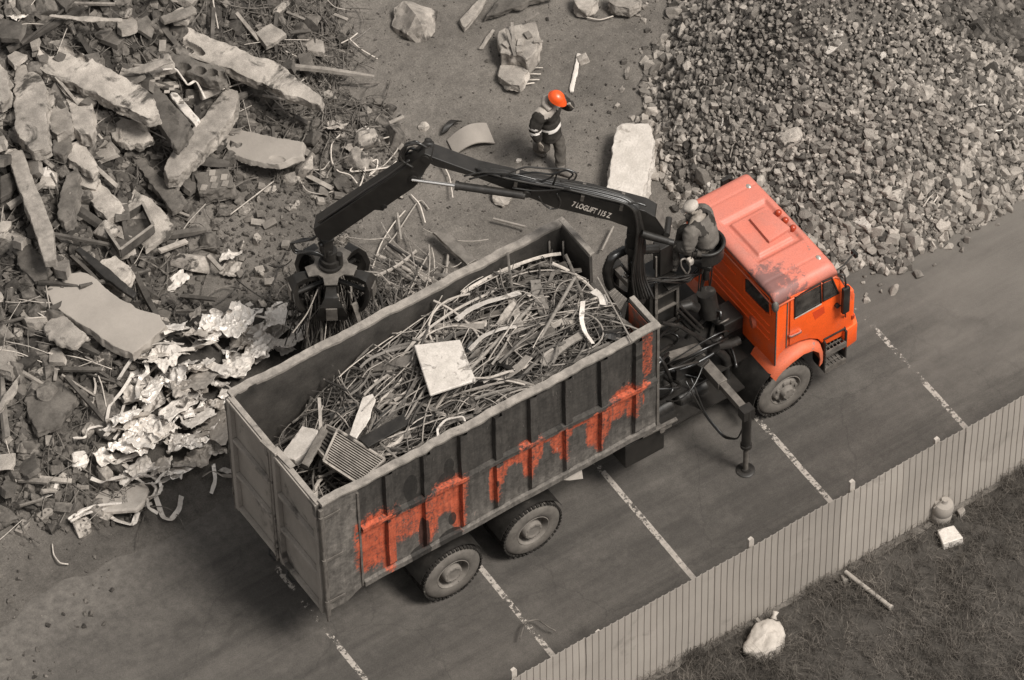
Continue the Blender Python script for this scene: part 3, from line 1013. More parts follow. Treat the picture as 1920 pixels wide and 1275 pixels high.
b = MB(); b.prism([V((4.10, -1.24, 1.46)), V((4.52, -1.24, 1.46)), V((4.55, -1.24, 1.16)), V((4.30, -1.24, 1.30))], V((0, .02, 0)))
P_(b, 'mud_flap', 'pale_steel')

# ---- dump body side walls
RIBS = [1.12, 1.77, 2.42, 3.03, 3.65, 4.27, 4.91, 5.53]
def rail_z(x):       # height of the mid rail
    return 2.87 - .036 * x + (0.0)
def top_z(x, s):
    return BZ + .022 * noise.noise((x * 1.1, s * 5, 2)) + .012 * noise.noise((x * 4, s * 9, 1))
def dent(x, z, s):
    return .018 * noise.noise((x * 1.4, z * 1.4, s * 4)) + .008 * noise.noise((x * 4.4, z * 4.4, s * 4))
def pxz(px, py):
    q = aty(px, py, YN); return q.x, q.z
# remains of orange paint (photo pixels -> x, z on the panel): centre, half sizes in px, strength
PAINT = [(700, 1015, 30, 48, 1.0), (690, 1000, 24, 30, 1.0), (728, 1010, 12, 55, 1.15), (715, 985, 28, 28, .8), (675, 1030, 10, 40, .8), (760, 985, 26, 26, .85), (795, 975, 10, 45, 1.15), (785, 955, 28, 22, .9), (812, 960, 8, 40, .9),
         (835, 930, 24, 30, .95), (858, 940, 11, 48, 1.1), (850, 915, 22, 20, .95), (765, 958, 20, 12, .8), (822, 950, 12, 20, .8),
         (925, 905, 7, 32, 1.1), (940, 880, 10, 16, .9), (965, 860, 30, 7, .95), (990, 860, 10, 30, .95), (985, 845, 18, 18, .85), (1010, 840, 8, 22, .9), (1040, 815, 34, 6, .95),
         (1048, 825, 14, 22, .95), (1056, 838, 7, 22, .9), (1100, 785, 36, 6, 1.0), (1112, 805, 12, 30, 1.0), (1122, 815, 8, 26, 1.0), (1140, 780, 7, 28, 1.0), (1130, 765, 26, 6, 1.0),
         (1175, 745, 22, 22, 1.0), (1185, 758, 10, 22, .95), (1180, 730, 30, 6, 1.0), (1160, 765, 12, 20, .85), (1204, 748, 4, 10, 1.0), (1213, 650, 10, 48, .80), (1215, 690, 8, 14, .8)]
PAINT = [(*pxz(px, py), hx / 100.0, hz / 78.0, s_) for px, py, hx, hz, s_ in PAINT]
OIL = [(770, 915, 12, 22, 1), (778, 936, 16, 8, 1), (838, 893, 14, 8, 1), (842, 875, 9, 14, .8), (843, 1005, 20, 13, 1), (788, 1034, 18, 12, 1), (793, 1000, 7, 30, .9), (718, 975, 10, 5, .8), (848, 972, 7, 11, .9), (1193, 664, 7, 7, .9), (740, 955, 8, 6, .8), (1045, 800, 6, 5, .7), (1170, 720, 3, 3, .9), (930, 900, 4, 10, .7)]
OIL = [(*pxz(px, py), hx / 100.0, hz / 78.0, s_) for px, py, hx, hz, s_ in OIL]
def wear_fn(co):
    x, z = co.x + 4.8, co.z
    if co.y > 0:
        return (.12 + .2 * noise.noise((x, z, 5)), .1, .35)
    p = 0.0
    for cx, cz, hx, hz, s_ in PAINT:
        d = max(abs(x - cx) / hx, abs(z - cz) / hz) * .6 + math.hypot((x - cx) / hx, (z - cz) / hz) * .4
        if d < 1.5:
            p = max(p, s_ * (1 - sstep(.75, 1.45, d)))
    o = 0.0
    for cx, cz, hx, hz, s_ in OIL:
        d = math.hypot((x - cx) / hx, (z - cz) / hz)
        if d < 1.4:
            o = max(o, s_ * (1 - sstep(.8, 1.3, d)))
    mud = .40 + .6 * sstep(2.1, 1.55, z) + (.85 if x < .62 else 0) + .4 * max(0, noise.noise((x * 1.3, z * 1.5, 8)))
    if z > rail_z(x): mud *= .25 if x > .62 else 1
    return (p, o, min(1, mud))
def side_wall(s):
    y = s * 1.25
    nx, nz = 236, 96
    vs, fs = [], []
    for i in range(nx + 1):
        x = BX * i / nx
        zb = BB if x > .62 else (1.30 + .17 * sstep(.25, .62, x))
        for j in range(nz + 1):
            z = zb + (top_z(x, s) - zb) * j / nz
            vs.append(V((x, y + s * dent(x, z, s), z)))
    fs = [(i * (nz + 1) + j, (i + 1) * (nz + 1) + j, (i + 1) * (nz + 1) + j + 1, i * (nz + 1) + j + 1) for i in range(nx) for j in range(nz)]
    b = MB().add(vs, fs)
    o = P_(b, 'side_wall', 'panel', fix=False, smooth=True)
    if s > 0: o.data.flip_normals()
    wear_attr(o.data, wear_fn)
    # inner skin
    b = MB()
    vs2 = []
    for i in range(60):
        x = .03 + (BX - .06) * i / 59
        for j in range(14):
            z = BB + (top_z(x, s) - .01 - BB) * j / 13
            vs2.append(V((x, y - s * (.06 - dent(x, z, s)), z)))
    b.add(vs2, [(i * 14 + j, (i + 1) * 14 + j, (i + 1) * 14 + j + 1, i * 14 + j + 1) for i in range(59) for j in range(13)])
    io = P_(b, 'inner_skin', 'inner', o, fix=False, smooth=True)
    # ribs: hat sections above and below the mid rail
    for k, rx_ in enumerate(RIBS):
        for lo, hi in ((BB + .12, rail_z(rx_) - .05), (rail_z(rx_) + .07, BZ - .07)):
            pr = [(-.085, 0), (-.070, .085), (.05, .085), (.085, 0)]
            b = MB()
            n = 26
            vs = []
            for j in range(n):
                z = lo + (hi - lo) * j / (n - 1)
                kk = 1.0 if hi > 3 else (1.0 if j > 2 else j / 2.5)
                for dx, dy in pr:
                    vs.append(V((rx_ + dx, y + s * (dent(rx_ + dx, z, s) - .008 + dy * max(.1, kk) + .006 * noise.noise((z * 3, k, s))), z)))
            fs = [(j * 4 + q, j * 4 + q + 1, (j + 1) * 4 + q + 1, (j + 1) * 4 + q) for j in range(n - 1) for q in range(3)]
            b.add(vs, fs)
            ro_ = P_(b, 'rib', 'panel', o, fix=False)
            if s > 0: ro_.data.flip_normals()
            wear_attr(ro_.data, lambda co: (wear_fn(co)[0] * .9, wear_fn(co)[1], wear_fn(co)[2]))
    # mid rail and bottom rail
    for z0, dz, hh, th in ((0, 0, .06, .075), (1, 0, .085, .04)):
        b = MB()
        vs = []
        n = 80
        for i in range(n):
            x = .62 + (BX - .64) * i / (n - 1)
            zc = rail_z(x) if z0 == 0 else BB + .05
            yy = y + s * (dent(x, zc, s) + .004)
            vs += [V((x, yy, zc - hh)), V((x, yy + s * th, zc - hh * .6)), V((x, yy + s * th, zc + hh * .6)), V((x, yy, zc + hh))]
        fs = [(i * 4 + q, (i + 1) * 4 + q, (i + 1) * 4 + q + 1, i * 4 + q + 1) for i in range(n - 1) for q in range(3)]
        b.add(vs, fs)
        ro_ = P_(b, 'side_rail', 'panel', o, fix=False)
        if s > 0: ro_.data.flip_normals()
        wear_attr(ro_.data, wear_fn)
    # battered top rail
    b = MB()
    n = 150
    vs = []
    for i in range(n):
        x = -.02 + (BX + .07) * i / (n - 1)
        zt = top_z(x, s) + .02 * noise.noise((x * 2.6, s * 3, 7))
        yo = s * (.03 * noise.noise((x * 1.7, s, 4)) + .015 * noise.noise((x * 6, s, 4)))
        hh = .05 + .03 * max(0, noise.noise((x * 3.1, s * 2, 9)))
        sec = [(-.075, -hh), (.045, -hh), (.055, -.005), (.045, .018), (-.07, .02), (-.08, .0)]
        for dy, dz in sec:
            vs.append(V((x, y + yo + s * dy, zt + dz)))
    fs = [(i * 6 + q, (i + 1) * 6 + q, (i + 1) * 6 + (q + 1) % 6, i * 6 + (q + 1) % 6) for i in range(n - 1) for q in range(6)]
    fs += [(5, 4, 3, 2, 1, 0), tuple((n - 1) * 6 + q for q in range(6))]
    b.add(vs, fs)
    P_(b, 'top_rail', 'rail', o)
side_wall(-1)
side_wall(1)
# small holes of the lamp bracket and the smooth rear plate seam
b = MB()
for k, (px, py) in enumerate(((670, 1001), (670.5, 1009), (671, 1016))):
    q = aty(px, py, -1.262)
    b.cyl(q + V((0, .006, 0)), q, .028, 10)
P_(b, 'lamp_hole', 'ink')
b = MB(); b.box((.60, -1.262, 2.60), (.035, .02, 2.2)); P_(b, 'plate_seam', 'dull_steel')
# ---- floor and front wall with its cut out middle
b = MB(); b.box((BX / 2, 0, BB - .03), (BX - .1, 2.36, .08)); P_(b, 'body_floor', 'inner')
b = MB()
q1, q2 = atp(1110, 470, V((BX, 0, 0)), V((1, 0, 0))), atp(1183, 552, V((BX, 0, 0)), V((1, 0, 0)))
yy1, yy2 = q1.y, q2.y
fw = [V((BX, -1.19, BB)), V((BX, 1.19, BB)), V((BX, 1.19, BZ - .02)), V((BX, yy1, BZ - .03)), V((BX, yy1 - .02, BZ - .62)), V((BX, yy2 + .12, BZ - .7)), V((BX, yy2, BZ - .03)), V((BX, -1.19, BZ - .02))]
b.prism(fw, V((-.05, 0, 0)))
fwo = P_(b, 'front_wall', 'inner')
for a, c in ((1.27, yy1), (yy2, -1.27)):
    b = MB(); b.bar((BX + .01, a, BZ - .005), (BX + .01, c, BZ - .012), .09, .055); P_(b, 'top_rail', 'rail', fwo, bevel=.01)
b = MB(); b.prism([V((BX - .055, -1.17, 3.0)), V((BX - .055, yy2 - .03, 3.0)), V((BX - .055, yy2 - .03, BZ - .06)), V((BX - .055, -1.17, BZ - .06))], V((-.006, 0, 0)))
P_(b, 'front_lining', 'inner_orange', fwo)
b = MB(); b.box((BX + .03, -1.22, 2.68), (.05, .10, 2.36)); b.box((BX + .03, 1.22, 2.68), (.05, .10, 2.36)); P_(b, 'corner_post', 'dull_steel', fwo, bevel=.01)
b = MB()
for px in (1030, 1056):
    A_ = aty(px, 452, 1.16) if px < 1040 else atp(px, 452, V((BX - .09, 0, 0)), V((1, 0, 0)))
    b.tube([A_, A_ + V((0, 0, -.35)), A_ + V((.03, -.05, -.6)), A_ + V((.06, -.1, -.75))], .016, 6)
P_(b, 'lashing_hook', 'rail', fwo, smooth=True)
# ---- tail doors
ZB = 1.252
def tail_door(y0, y1, name):
    t = V((0, 0, 0))
    b = MB(); b.box((-.005, (y0 + y1) / 2, (ZB + BZ - .03) / 2), (.02, y1 - y0 - .02, BZ - ZB - .05))
    d = P_(b, 'tail_door', 'door')
    H = BZ - ZB - .04
    bars = [(y0 + .045, ZB, BZ - .04, 'v'), (y1 - .045, ZB, BZ - .04, 'v')]
    b = MB()
    for yy in (y0 + .05, y1 - .05):
        b.box((-.055, yy, ZB + H / 2), (.08, .085, H))
    for zz in (ZB + .05, ZB + H * .34, ZB + H * .655, BZ - .09):
        b.box((-.052, (y0 + y1) / 2, zz), (.072, y1 - y0 - .19, .075))
    P_(b, 'frame', 'door', d, bevel=.008)
    b = MB(); b.box((-.02, (y0 + y1) / 2, BZ - .035), (.085, y1 - y0 - .01, .03)); P_(b, 'top_edge', 'rail', d, bevel=.006)
    return d
d1 = tail_door(-1.22, -.02, 'near')
d2 = tail_door(.02, 1.22, 'far')
b = MB()
b.cyl((-.085, .06, ZB - .06), (-.085, .06, BZ - .1), .022, 8)
b.cyl((-.075, -.075, ZB - .02), (-.075, -.075, BZ - .12), .018, 8)
for z in (1.5, 2.3, 3.1):
    b.box((-.075, .06, z), (.05, .09, .05))
P_(b, 'locking_rod', 'dull_steel', smooth=R_(40))
b = MB(); b.bar((-.10, .22, BZ + .005), (-.06, -.14, BZ + .03), .06, .05); b.bar((-.02, -.02, BZ + .03), (.02, -.45, BZ - .005), .10, .02); b.bar((-.09, .1, BZ), (-.09, .1, BZ - .2), .05, .05)
P_(b, 'latch', 'rail', bevel=.006)
for s in (-1, 1):
    b = MB()
    b.box((-.03, s * 1.265, (ZB + BZ) / 2 - .06), (.07, .06, BZ - ZB - .1))
    b.cyl((-.05, s * 1.29, ZB - .12), (-.05, s * 1.29, BZ - .3), .022, 8)
    P_(b, 'corner_post', 'dull_steel', bevel=.005)
    for z in (1.55, 2.55, 3.55):
        b = MB(); b.bar((-.09, s * 1.27, z - .02), (.28, s * 1.285, z), .012, .055, mi=0); b.cyl((-.05, s * 1.29, z - .07), (-.05, s * 1.29, z + .07), .034, 10)
        P_(b, 'hinge', 'dull_steel', bevel=.003)
for dy in (.30, -.2):
    b = MB(); b.tube([(-.06, dy, ZB + .03), (-.12, dy - .05, ZB - .1), (-.10, dy - .18, ZB - .13), (-.06, dy - .25, ZB - .05)], .02, 6)
    P_(b, 'door_catch', 'black_worn', smooth=True)

# ---- black tank box under the body front
b = MB(); b.box((5.72, -.98, 1.02), (.72, .42, .52)); P_(b, 'tank', 'black_paint', bevel=.02)
b = MB(); b.bar((5.65, -1.215, 1.37), (6.28, -1.23, 1.37), .06, .035); b.box((6.12, -1.2, 1.3), (.14, .06, .1)); b.cyl((6.0, -1.1, 1.3), (6.0, -1.26, 1.3), .05, 10)
P_(b, 'lamp_bracket', 'dull_steel', bevel=.004)

# ============================================================ cab
CX0, CXF = 8.12, 9.61
def Yc(p, y): return V((p[0], y, p[1]))
# lower shell: side outline in x, z
side = [(8.13, 1.25), (8.13, 2.62), (8.15, 2.78), (9.24, 2.70), (9.30, 2.62), (9.55, 2.02), (9.62, 1.86), (9.63, 1.22), (9.58, 1.12), (9.05, 1.15), (8.98, 1.42), (8.80, 1.60), (8.45, 1.66), (8.22, 1.50)]
b = MB()
hw = 1.185
b.prism([Yc(q, -hw) for q in side], V((0, 2 * hw, 0)))
cab = P_(b, 'cab', 'orange', bevel=.025, smooth=R_(35))
# roof: a shallow dome with gutters
b = MB()
nx, ny = 70, 120
vs = []
for i in range(nx + 1):
    for j in range(ny + 1):
        u, v = i / nx, -1 + 2 * j / ny
        x = 8.10 + 1.17 * u
        y = v * 1.20
        ed = min(1, (1 - abs(v)) / .13)
        fx = min(1, u / .10); bx_ = min(1, (1 - u) / .10)
        z = 2.72 + .20 * math.sqrt(max(0, 1 - (1 - ed) ** 2)) * (.55 + .45 * math.sqrt(max(0, 1 - (1 - fx) ** 2))) * (.45 + .55 * math.sqrt(max(0, 1 - (1 - bx_) ** 2)))
        z += .025 * (1 - v * v)
        if .30 < abs(v) < 0.9:
            pass
        for yr in (-.86, .86):
            z -= .010 * math.exp(-((y - yr) / .018) ** 2)
        # raised hatch collar
        hx, hy = abs(x - 8.72) / .34, abs(y - .02) / .40
        hd = max(hx, hy)
        z -= .05 * (sstep(1.30, 1.10, hd) - sstep(.98, .90, hd))
        vs.append(V((x, y, z)))
fs = [(i * (ny + 1) + j, i * (ny + 1) + j + 1, (i + 1) * (ny + 1) + j + 1, (i + 1) * (ny + 1) + j) for i in range(nx) for j in range(ny)]
b.add(vs, [f[::-1] for f in fs])
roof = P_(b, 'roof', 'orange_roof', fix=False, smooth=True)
md = roof.modifiers.new('thickness', 'SOLIDIFY'); md.thickness = .02; md.offset = -1
def rz(px, py, z=2.925):
    return atz(px, py, z)
b = MB()
hc = [rz(*q, 2.95) for q in ((1404.6, 413), (1440, 396), (1483, 431), (1442, 457))]
b.prism([q + V((0, 0, -.06)) for q in hc], V((0, 0, .115)))
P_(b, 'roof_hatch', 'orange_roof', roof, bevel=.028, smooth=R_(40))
for px, py in ((1459.5, 399), (1472.7, 413), (1487, 427.5)):
    b = MB(); q = rz(px, py, 2.94); b.cyl(q + V((0, 0, -.05)), q + V((0, 0, .015)), .052, 14); b.ball(q + V((0, 0, .012)), (.05, .05, .045), 14, 4, half=True)
    P_(b, 'marker_lamp', 'red_lamp', roof, smooth=R_(40))
for px, py in ((1403.5, 353), (1534.6, 486.5)):
    b = MB(); q = rz(px, py, 2.88); b.box(q + V((0, 0, .0)), (.09, .12, .06)); b.ball(q + V((0, 0, .02)), (.05, .065, .05), 12, 4, half=True)
    P_(b, 'corner_lamp', 'silver_lamp', roof, smooth=R_(40))
# near side door
YD = -1.187
def sd_(px, py, y=YD): return aty(px, py, y)
b = MB()
door_out = [sd_(*q) for q in ((1481, 556), (1563, 519), (1569, 522), (1581, 545), (1582, 615), (1541, 641), (1532, 634), (1516, 633), (1500, 637), (1479, 646))]
b.prism(door_out, V((0, -.022, 0)))
door = P_(b, 'door', 'orange', bevel=.010, smooth=R_(35))
def win(pxs, name, y0, depth=.012):
    b = MB(); b.prism([sd_(*q, y0) for q in pxs], V((0, -depth, 0)))
    return P_(b, name, 'glass', door, bevel=.004)
W1 = ((1490.4, 557.8), (1538, 531.5), (1539.4, 566.6), (1490.4, 594))
W2 = ((1543, 528.5), (1559.5, 521.4), (1572, 549), (1543.5, 564))
for W_ in (W1, W2):
    gl = win(W_, 'window', YD - .02, .008)
    b = MB()
    pts = [sd_(*q, YD - .028) for q in W_]
    for i in range(4):
        a, c = pts[i], pts[(i + 1) % 4]
        e = (c - a).normalized() * .012
        b.bar(a - e, c + e, .022, .024, (0, 1, 0))
    P_(b, 'frame', 'black_worn', gl)
b = MB(); a, c = sd_(1490, 597, YD - .03), sd_(1540, 569.5, YD - .03); b.bar(a, c, .02, .018, (0, 1, 0)); P_(b, 'window_strip', 'pale_steel', door)
b = MB(); a, c = sd_(1482, 631.5, YD - .05), sd_(1502, 622, YD - .05); b.bar(a, c, .03, .035, (0, 1, 0)); b.bar(a, a + V((0, .04, 0)), .03, .03); b.bar(c, c + V((0, .04, 0)), .03, .03); P_(b, 'handle', 'chrome', door, bevel=.006)
b = MB(); q = sd_(1568, 571, YD - .03); b.cyl(q, q + V((0, -.05, 0)), .04, 12); b.tube([q, q + V((.05, -.04, -.02)), q + V((.12, -.02, -.09))], .012, 6); P_(b, 'mirror_foot', 'black_worn', door, smooth=R_(40))
b = MB(); b.prism([sd_(*q, YD - .0225) for q in ((1523, 586), (1545, 574), (1546.5, 586), (1528, 600))], V((0, -.002, 0))); P_(b, 'faded_patch', 'faded_orange', door)
# dust smear panel on the door below the window, seam behind the door
b = MB(); b.box((8.345, YD - .002, 2.2), (.018, .01, 1.2)); P_(b, 'door_seam', 'ink')
b = MB(); a = V((8.145, -1.19, 2.78)); b.bar((8.14, -1.192, 1.32), (8.14, -1.192, 2.74), .018, .02, (0, 1, 0)); P_(b, 'corner_seam', 'ink')
b = MB()
b.tube([(8.11, -1.203, 2.715), (8.5, -1.21, 2.735), (9.0, -1.21, 2.725), (9.22, -1.2, 2.69), (9.30, -1.195, 2.60)], .018, 6); b.tube([(8.11, 1.203, 2.715), (9.22, 1.2, 2.69)], .018, 6)
b.tube([(8.105, -1.20, 2.71), (8.098, -.6, 2.745), (8.096, 0, 2.75), (8.098, .6, 2.745), (8.105, 1.20, 2.71)], .016, 6)
P_(b, 'roof_gutter', 'orange_old', roof, smooth=True)
b = MB(); b.ball((8.13, -1.17, 2.70), (.06, .06, .12), 10, 6); P_(b, 'rear_corner', 'dull_steel', roof, smooth=True)
# windscreen and front (hidden from the photo's side)
b = MB(); b.prism([V((9.315, -1.05, 2.60)), V((9.315, 1.05, 2.60)), V((9.545, 1.08, 2.06)), V((9.545, -1.08, 2.06))], V((.03, 0, .012))); P_(b, 'windscreen', 'glass', bevel=.004)
b = MB(); b.box((9.60, 0, 1.62), (.08, 2.36, .78)); b.box((9.58, -1.10, 2.0), (.08, .17, .22)); b.box((9.58, 1.10, 2.0), (.08, .17, .22)); P_(b, 'front_panel', 'orange', bevel=.03, smooth=R_(40))
for y in (-.1, .15, .4):
    pass
b = MB()
for k in range(5): b.box((9.648, 0, 1.38 + k * .11), (.012, 1.5, .03))
P_(b, 'grille', 'ink')
b = MB()
for z, d in ((1.07, 0),):
    b.prism([V((9.42, -1.24, .84)), V((9.70, -1.20, .84)), V((9.78, -1.02, .84)), V((9.78, 1.02, .84)), V((9.70, 1.20, .84)), V((9.42, 1.24, .84)), V((9.42, 1.12, .84)), V((9.60, 1.0, .84)), V((9.60, -1.0, .84)), V((9.42, -1.12, .84))], V((0, 0, .44)))
bump_ = P_(b, 'bumper', 'orange', bevel=.03, smooth=R_(40))
for y in (-.95, .95):
    b = MB(); b.cyl((9.77, y, 1.06), (9.80, y, 1.06), .09, 16); P_(b, 'headlight', 'silver_lamp', bump_, smooth=R_(40))
b = MB(); q = aty(1601, 594, -1.20); b.box(q + V((-.01, .02, 0)), (.05, .05, .09)); P_(b, 'turn_signal', 'red_lamp', bevel=.01)
# cab rear wall: window, pressed ribs
PRW, NX_ = V((8.118, 0, 0)), V((1, 0, 0))
def rw(px, py, d=0.0): return atp(px, py, PRW - V((d, 0, 0)), NX_)
b = MB(); b.prism([rw(*q, .004) for q in ((1397, 523), (1406, 525), (1441, 560), (1442, 586), (1436, 585), (1397, 545))], V((.012, 0, 0)))
rwin = P_(b, 'rear_window', 'glass', bevel=.004)
b = MB()
fr = [rw(*q, .012) for q in ((1395, 520), (1406.5, 522.5), (1443.5, 559), (1444, 590), (1435.5, 588), (1395, 546))]
for i in range(6):
    b.bar(fr[i], fr[(i + 1) % 6], .03, .02, (1, 0, 0))
P_(b, 'frame', 'orange', rwin, bevel=.005)
b = MB()
for z in (2.46, 2.12, 1.96, 1.80):
    if z > 2.4:
        b.bar((8.122, -.15, z), (8.122, 1.0, z), .025, .022, (0, 0, 1))
    else:
        b.bar((8.122, -1.05, z), (8.122, 1.0, z), .025, .022, (0, 0, 1))
P_(b, 'pressed_rib', 'orange', cab, bevel=.012, smooth=R_(60))
# front wings
for s in (-1, 1):
    path = [(8.03, 1.17), (8.08, 1.27), (8.19, 1.37), (8.38, 1.46), (8.62, 1.52), (8.83, 1.47), (8.97, 1.32), (9.03, 1.10), (9.04, .90)]
    b = MB()
    vs = []
    for i, (x, z) in enumerate(path):
        wv = .03 * math.sin(math.pi * i / 8)
        dx, dz = x - 8.4, z - .53
        l_ = math.hypot(dx, dz); dx /= l_; dz /= l_
        for y, k in ((-.70, 0), (-1.16, 0), (-1.24, -.015), (-1.275 - wv, -.06), (-1.285 - wv, -.13), (-1.265 - wv, -.135), (-1.22, -.05), (-.70, -.035)):
            vs.append(V((x + dx * k, -s * y, z + dz * k)))
    n = len(path)
    b.add(vs, [(i * 8 + q, (i + 1) * 8 + q, (i + 1) * 8 + (q + 1) % 8, i * 8 + (q + 1) % 8) for i in range(n - 1) for q in range(8)] + [tuple(range(8)), tuple((n - 1) * 8 + q for q in range(8))])
    P_(b, 'wing', 'orange_old', smooth=R_(50))
    b = MB()
    vs = []
    for i in range(9):
        a = R_(92 + 13 * i)
        for y in (.45, 1.22):
            for r in (.66, .645):
                vs.append(V((8.375 + math.cos(a) * r * 1.0, s * y, .55 + math.sin(a) * r * 1.12)))
    b.add(vs, [(i * 4 + q, (i + 1) * 4 + q, (i + 1) * 4 + p, i * 4 + p) for i in range(8) for q, p in ((0, 1), (1, 3), (3, 2), (2, 0))])
    P_(b, 'wheel_guard', 'black_worn', smooth=R_(50))
    b = MB()
    b.box((9.24, s * .98, .98), (.40, .06, .74)); b.box((9.25, s * 1.10, 1.34), (.42, .26, .03)); b.box((9.45, s * 1.12, .95), (.035, .28, .72)); b.box((9.05, s * 1.12, .95), (.03, .28, .70))
    st = P_(b, 'step_box', 'black_worn', bevel=.008)
    for z in (.66, 1.06):
        b = MB()
        for y in (1.02, 1.10, 1.18, 1.26):
            b.box((9.25, s * y, z), (.38, .018, .035))
        for k in range(6):
            b.box((9.09 + k * .066, s * 1.14, z + .004), (.012, .26, .03))
        b.box((9.25, s * 1.265, z - .05), (.40, .018, .10))
        P_(b, 'step', 'dull_steel', st)
# mirrors
b = MB(); q = aty(1585.5, 562, -1.33)
b.box(q, (.13, .07, .58)); m_ = P_(b, 'mirror', 'black_worn', bevel=.02, smooth=R_(40))
b = MB(); b.tube([(9.24, -1.16, 2.72), (9.36, -1.26, 2.70), q + V((0, 0, .27))], .016, 6); b.tube([q + V((0, 0, -.27)), (9.44, -1.22, 1.62)], .014, 6)
P_(b, 'arm', 'black_worn', m_, smooth=True)
b = MB(); q = V((9.05, 1.38, 2.55)); q = aty(1362, 345, 1.36)
b.box(q, (.20, .07, .30)); m_ = P_(b, 'mirror', 'black_worn', bevel=.02, smooth=R_(40))
b = MB(); b.tube([(9.2, 1.15, 2.70), q + V((0, 0, .14))], .015, 6); P_(b, 'arm', 'black_worn', m_)
b = MB(); b.tube([(9.22, -1.15, 2.74), (9.45, -1.12, 2.74), (9.72, -1.0, 2.72)], .013, 6); b.box((9.74, -.99, 2.69), (.05, .12, .09)); P_(b, 'front_mirror', 'black_worn', smooth=R_(40))

# ============================================================ machinery behind the cab
b = MB(); b.box((7.75, 0, 1.28), (.8, .72, .6)); b.box((7.62, .15, 1.65), (.4, .5, .2)); P_(b, 'engine', 'black_worn', bevel=.03)
q = aty(1362, 586, -.28)
b = MB(); b.box(q + V((0, 0, -.14)), (.36, .40, .26)); eb = P_(b, 'air_filter_box', 'black_worn', bevel=.02)
b = MB(); q2 = aty(1352, 598, -.42); b.tube([q2 + V((-.1, -.06, 0)), q2 + V((-.05, -.1, .05)), q2 + V((.05, -.1, .05)), q2 + V((.1, -.06, 0))], .014, 6); P_(b, 'bail', 'dull_steel', eb, smooth=True)
b = MB(); a, c = aty(1324, 548, -.1), aty(1332, 590, -.2); b.cyl(a, c, .15, 16); b.tube([c, c + V((.1, -.1, -.12)), c + V((.3, -.12, -.18))], .09, 10); P_(b, 'intake_pipe', 'black_worn', smooth=R_(40))
b = MB(); a = aty(1278, 575, -.1); b.tube([a, a + V((.12, -.05, .02)), a + V((.22, -.08, -.1))], .085, 10); P_(b, 'hydraulic_pump', 'black_worn', smooth=R_(40))
b = MB(); b.tube([aty(*q, -.62) for q in ((1385, 638), (1365, 646), (1345, 648), (1342, 655), (1352, 662), (1361, 672), (1363, 690), (1362, 712))], .072, 12); P_(b, 'exhaust_pipe', 'black_worn', smooth=R_(40))
b = MB(); b.box(aty(1402, 722, -.78), (.4, .25, .25)); P_(b, 'battery_box', 'black_worn', bevel=.02)
b = MB(); q = aty(1408, 604, -.62); b.cyl(q, q + V((.06, -.02, 0)), .10, 16); P_(b, 'red_cap', 'orange_old', smooth=R_(40))
b = MB(); a, c = aty(1252, 667, -.5), aty(1311, 648, -.5); b.bar(a, c, .12, .03); b.bar(a + V((0, -.06, -.04)), c + V((0, -.06, -.04)), .01, .09); P_(b, 'bracket_plate', 'dull_steel', bevel=.005)
rng = random.Random(5)
for i in range(26):
    b = MB()
    p0 = V((rng.uniform(6.0, 7.9), rng.uniform(-.7, .3), rng.uniform(1.2, 2.0)))
    p3 = V((rng.uniform(6.0, 7.9), rng.uniform(-.8, .3), rng.uniform(1.1, 1.8)))
    d = V((rng.uniform(-.3, .3), rng.uniform(-.3, .1), rng.uniform(-.1, .4)))
    pts = [p0.lerp(p3, t) + d * (4 * t * (1 - t)) for t in [k / 10 for k in range(11)]]
    b.tube(pts, rng.choice((.012, .016, .022, .03)), 6)
    P_(b, 'hose', 'rubber_hose', smooth=True)
b = MB()
for px0, py0, px1, py1, y, r in ((1270, 580, 1312, 622, -.35, .022), (1276, 574, 1318, 616, -.3, .022), (1240, 605, 1275, 612, -.5, .03), (1275, 612, 1316, 637, -.5, .035), (1316, 637, 1330, 642, -.5, .04)):
    b.cyl(aty(px0, py0, y), aty(px1, py1, y), r, 8)
P_(b, 'steel_pipe', 'black_worn', smooth=R_(40))
for i in range(9):
    b = MB()
    b.box((rng.uniform(6.1, 7.5), rng.uniform(-.75, .2), rng.uniform(1.15, 1.6)), (rng.uniform(.1, .35), rng.uniform(.1, .3), rng.uniform(.1, .3)), rot3(rng, .1))
    P_(b, 'valve_block', 'black_worn', bevel=.012)
b = MB(); b.box((6.95, .05, 1.13), (2.1, 1.5, .03)); P_(b, 'added_deck_plate', 'black_paint')  # plate added to make the gap behind the cab dark
b = MB(); b.box((6.9, 0, .80), (1.9, 1.9, .03)); P_(b, 'added_dark_plate', 'black_paint')  # lower plate added to cover the road and darken the gap
for x in (6.35, 7.0):  # tanks added as clutter to darken the gap between cab and body
    b = MB(); b.cyl((x - .24, -.58, .85), (x + .24, -.58, .85), .13, 16); b.ball((x - .24, -.58, .85), (.07, .13, .13)); b.ball((x + .24, -.58, .85), (.07, .13, .13)); P_(b, 'added_air_tank', 'black_worn', smooth=R_(40))
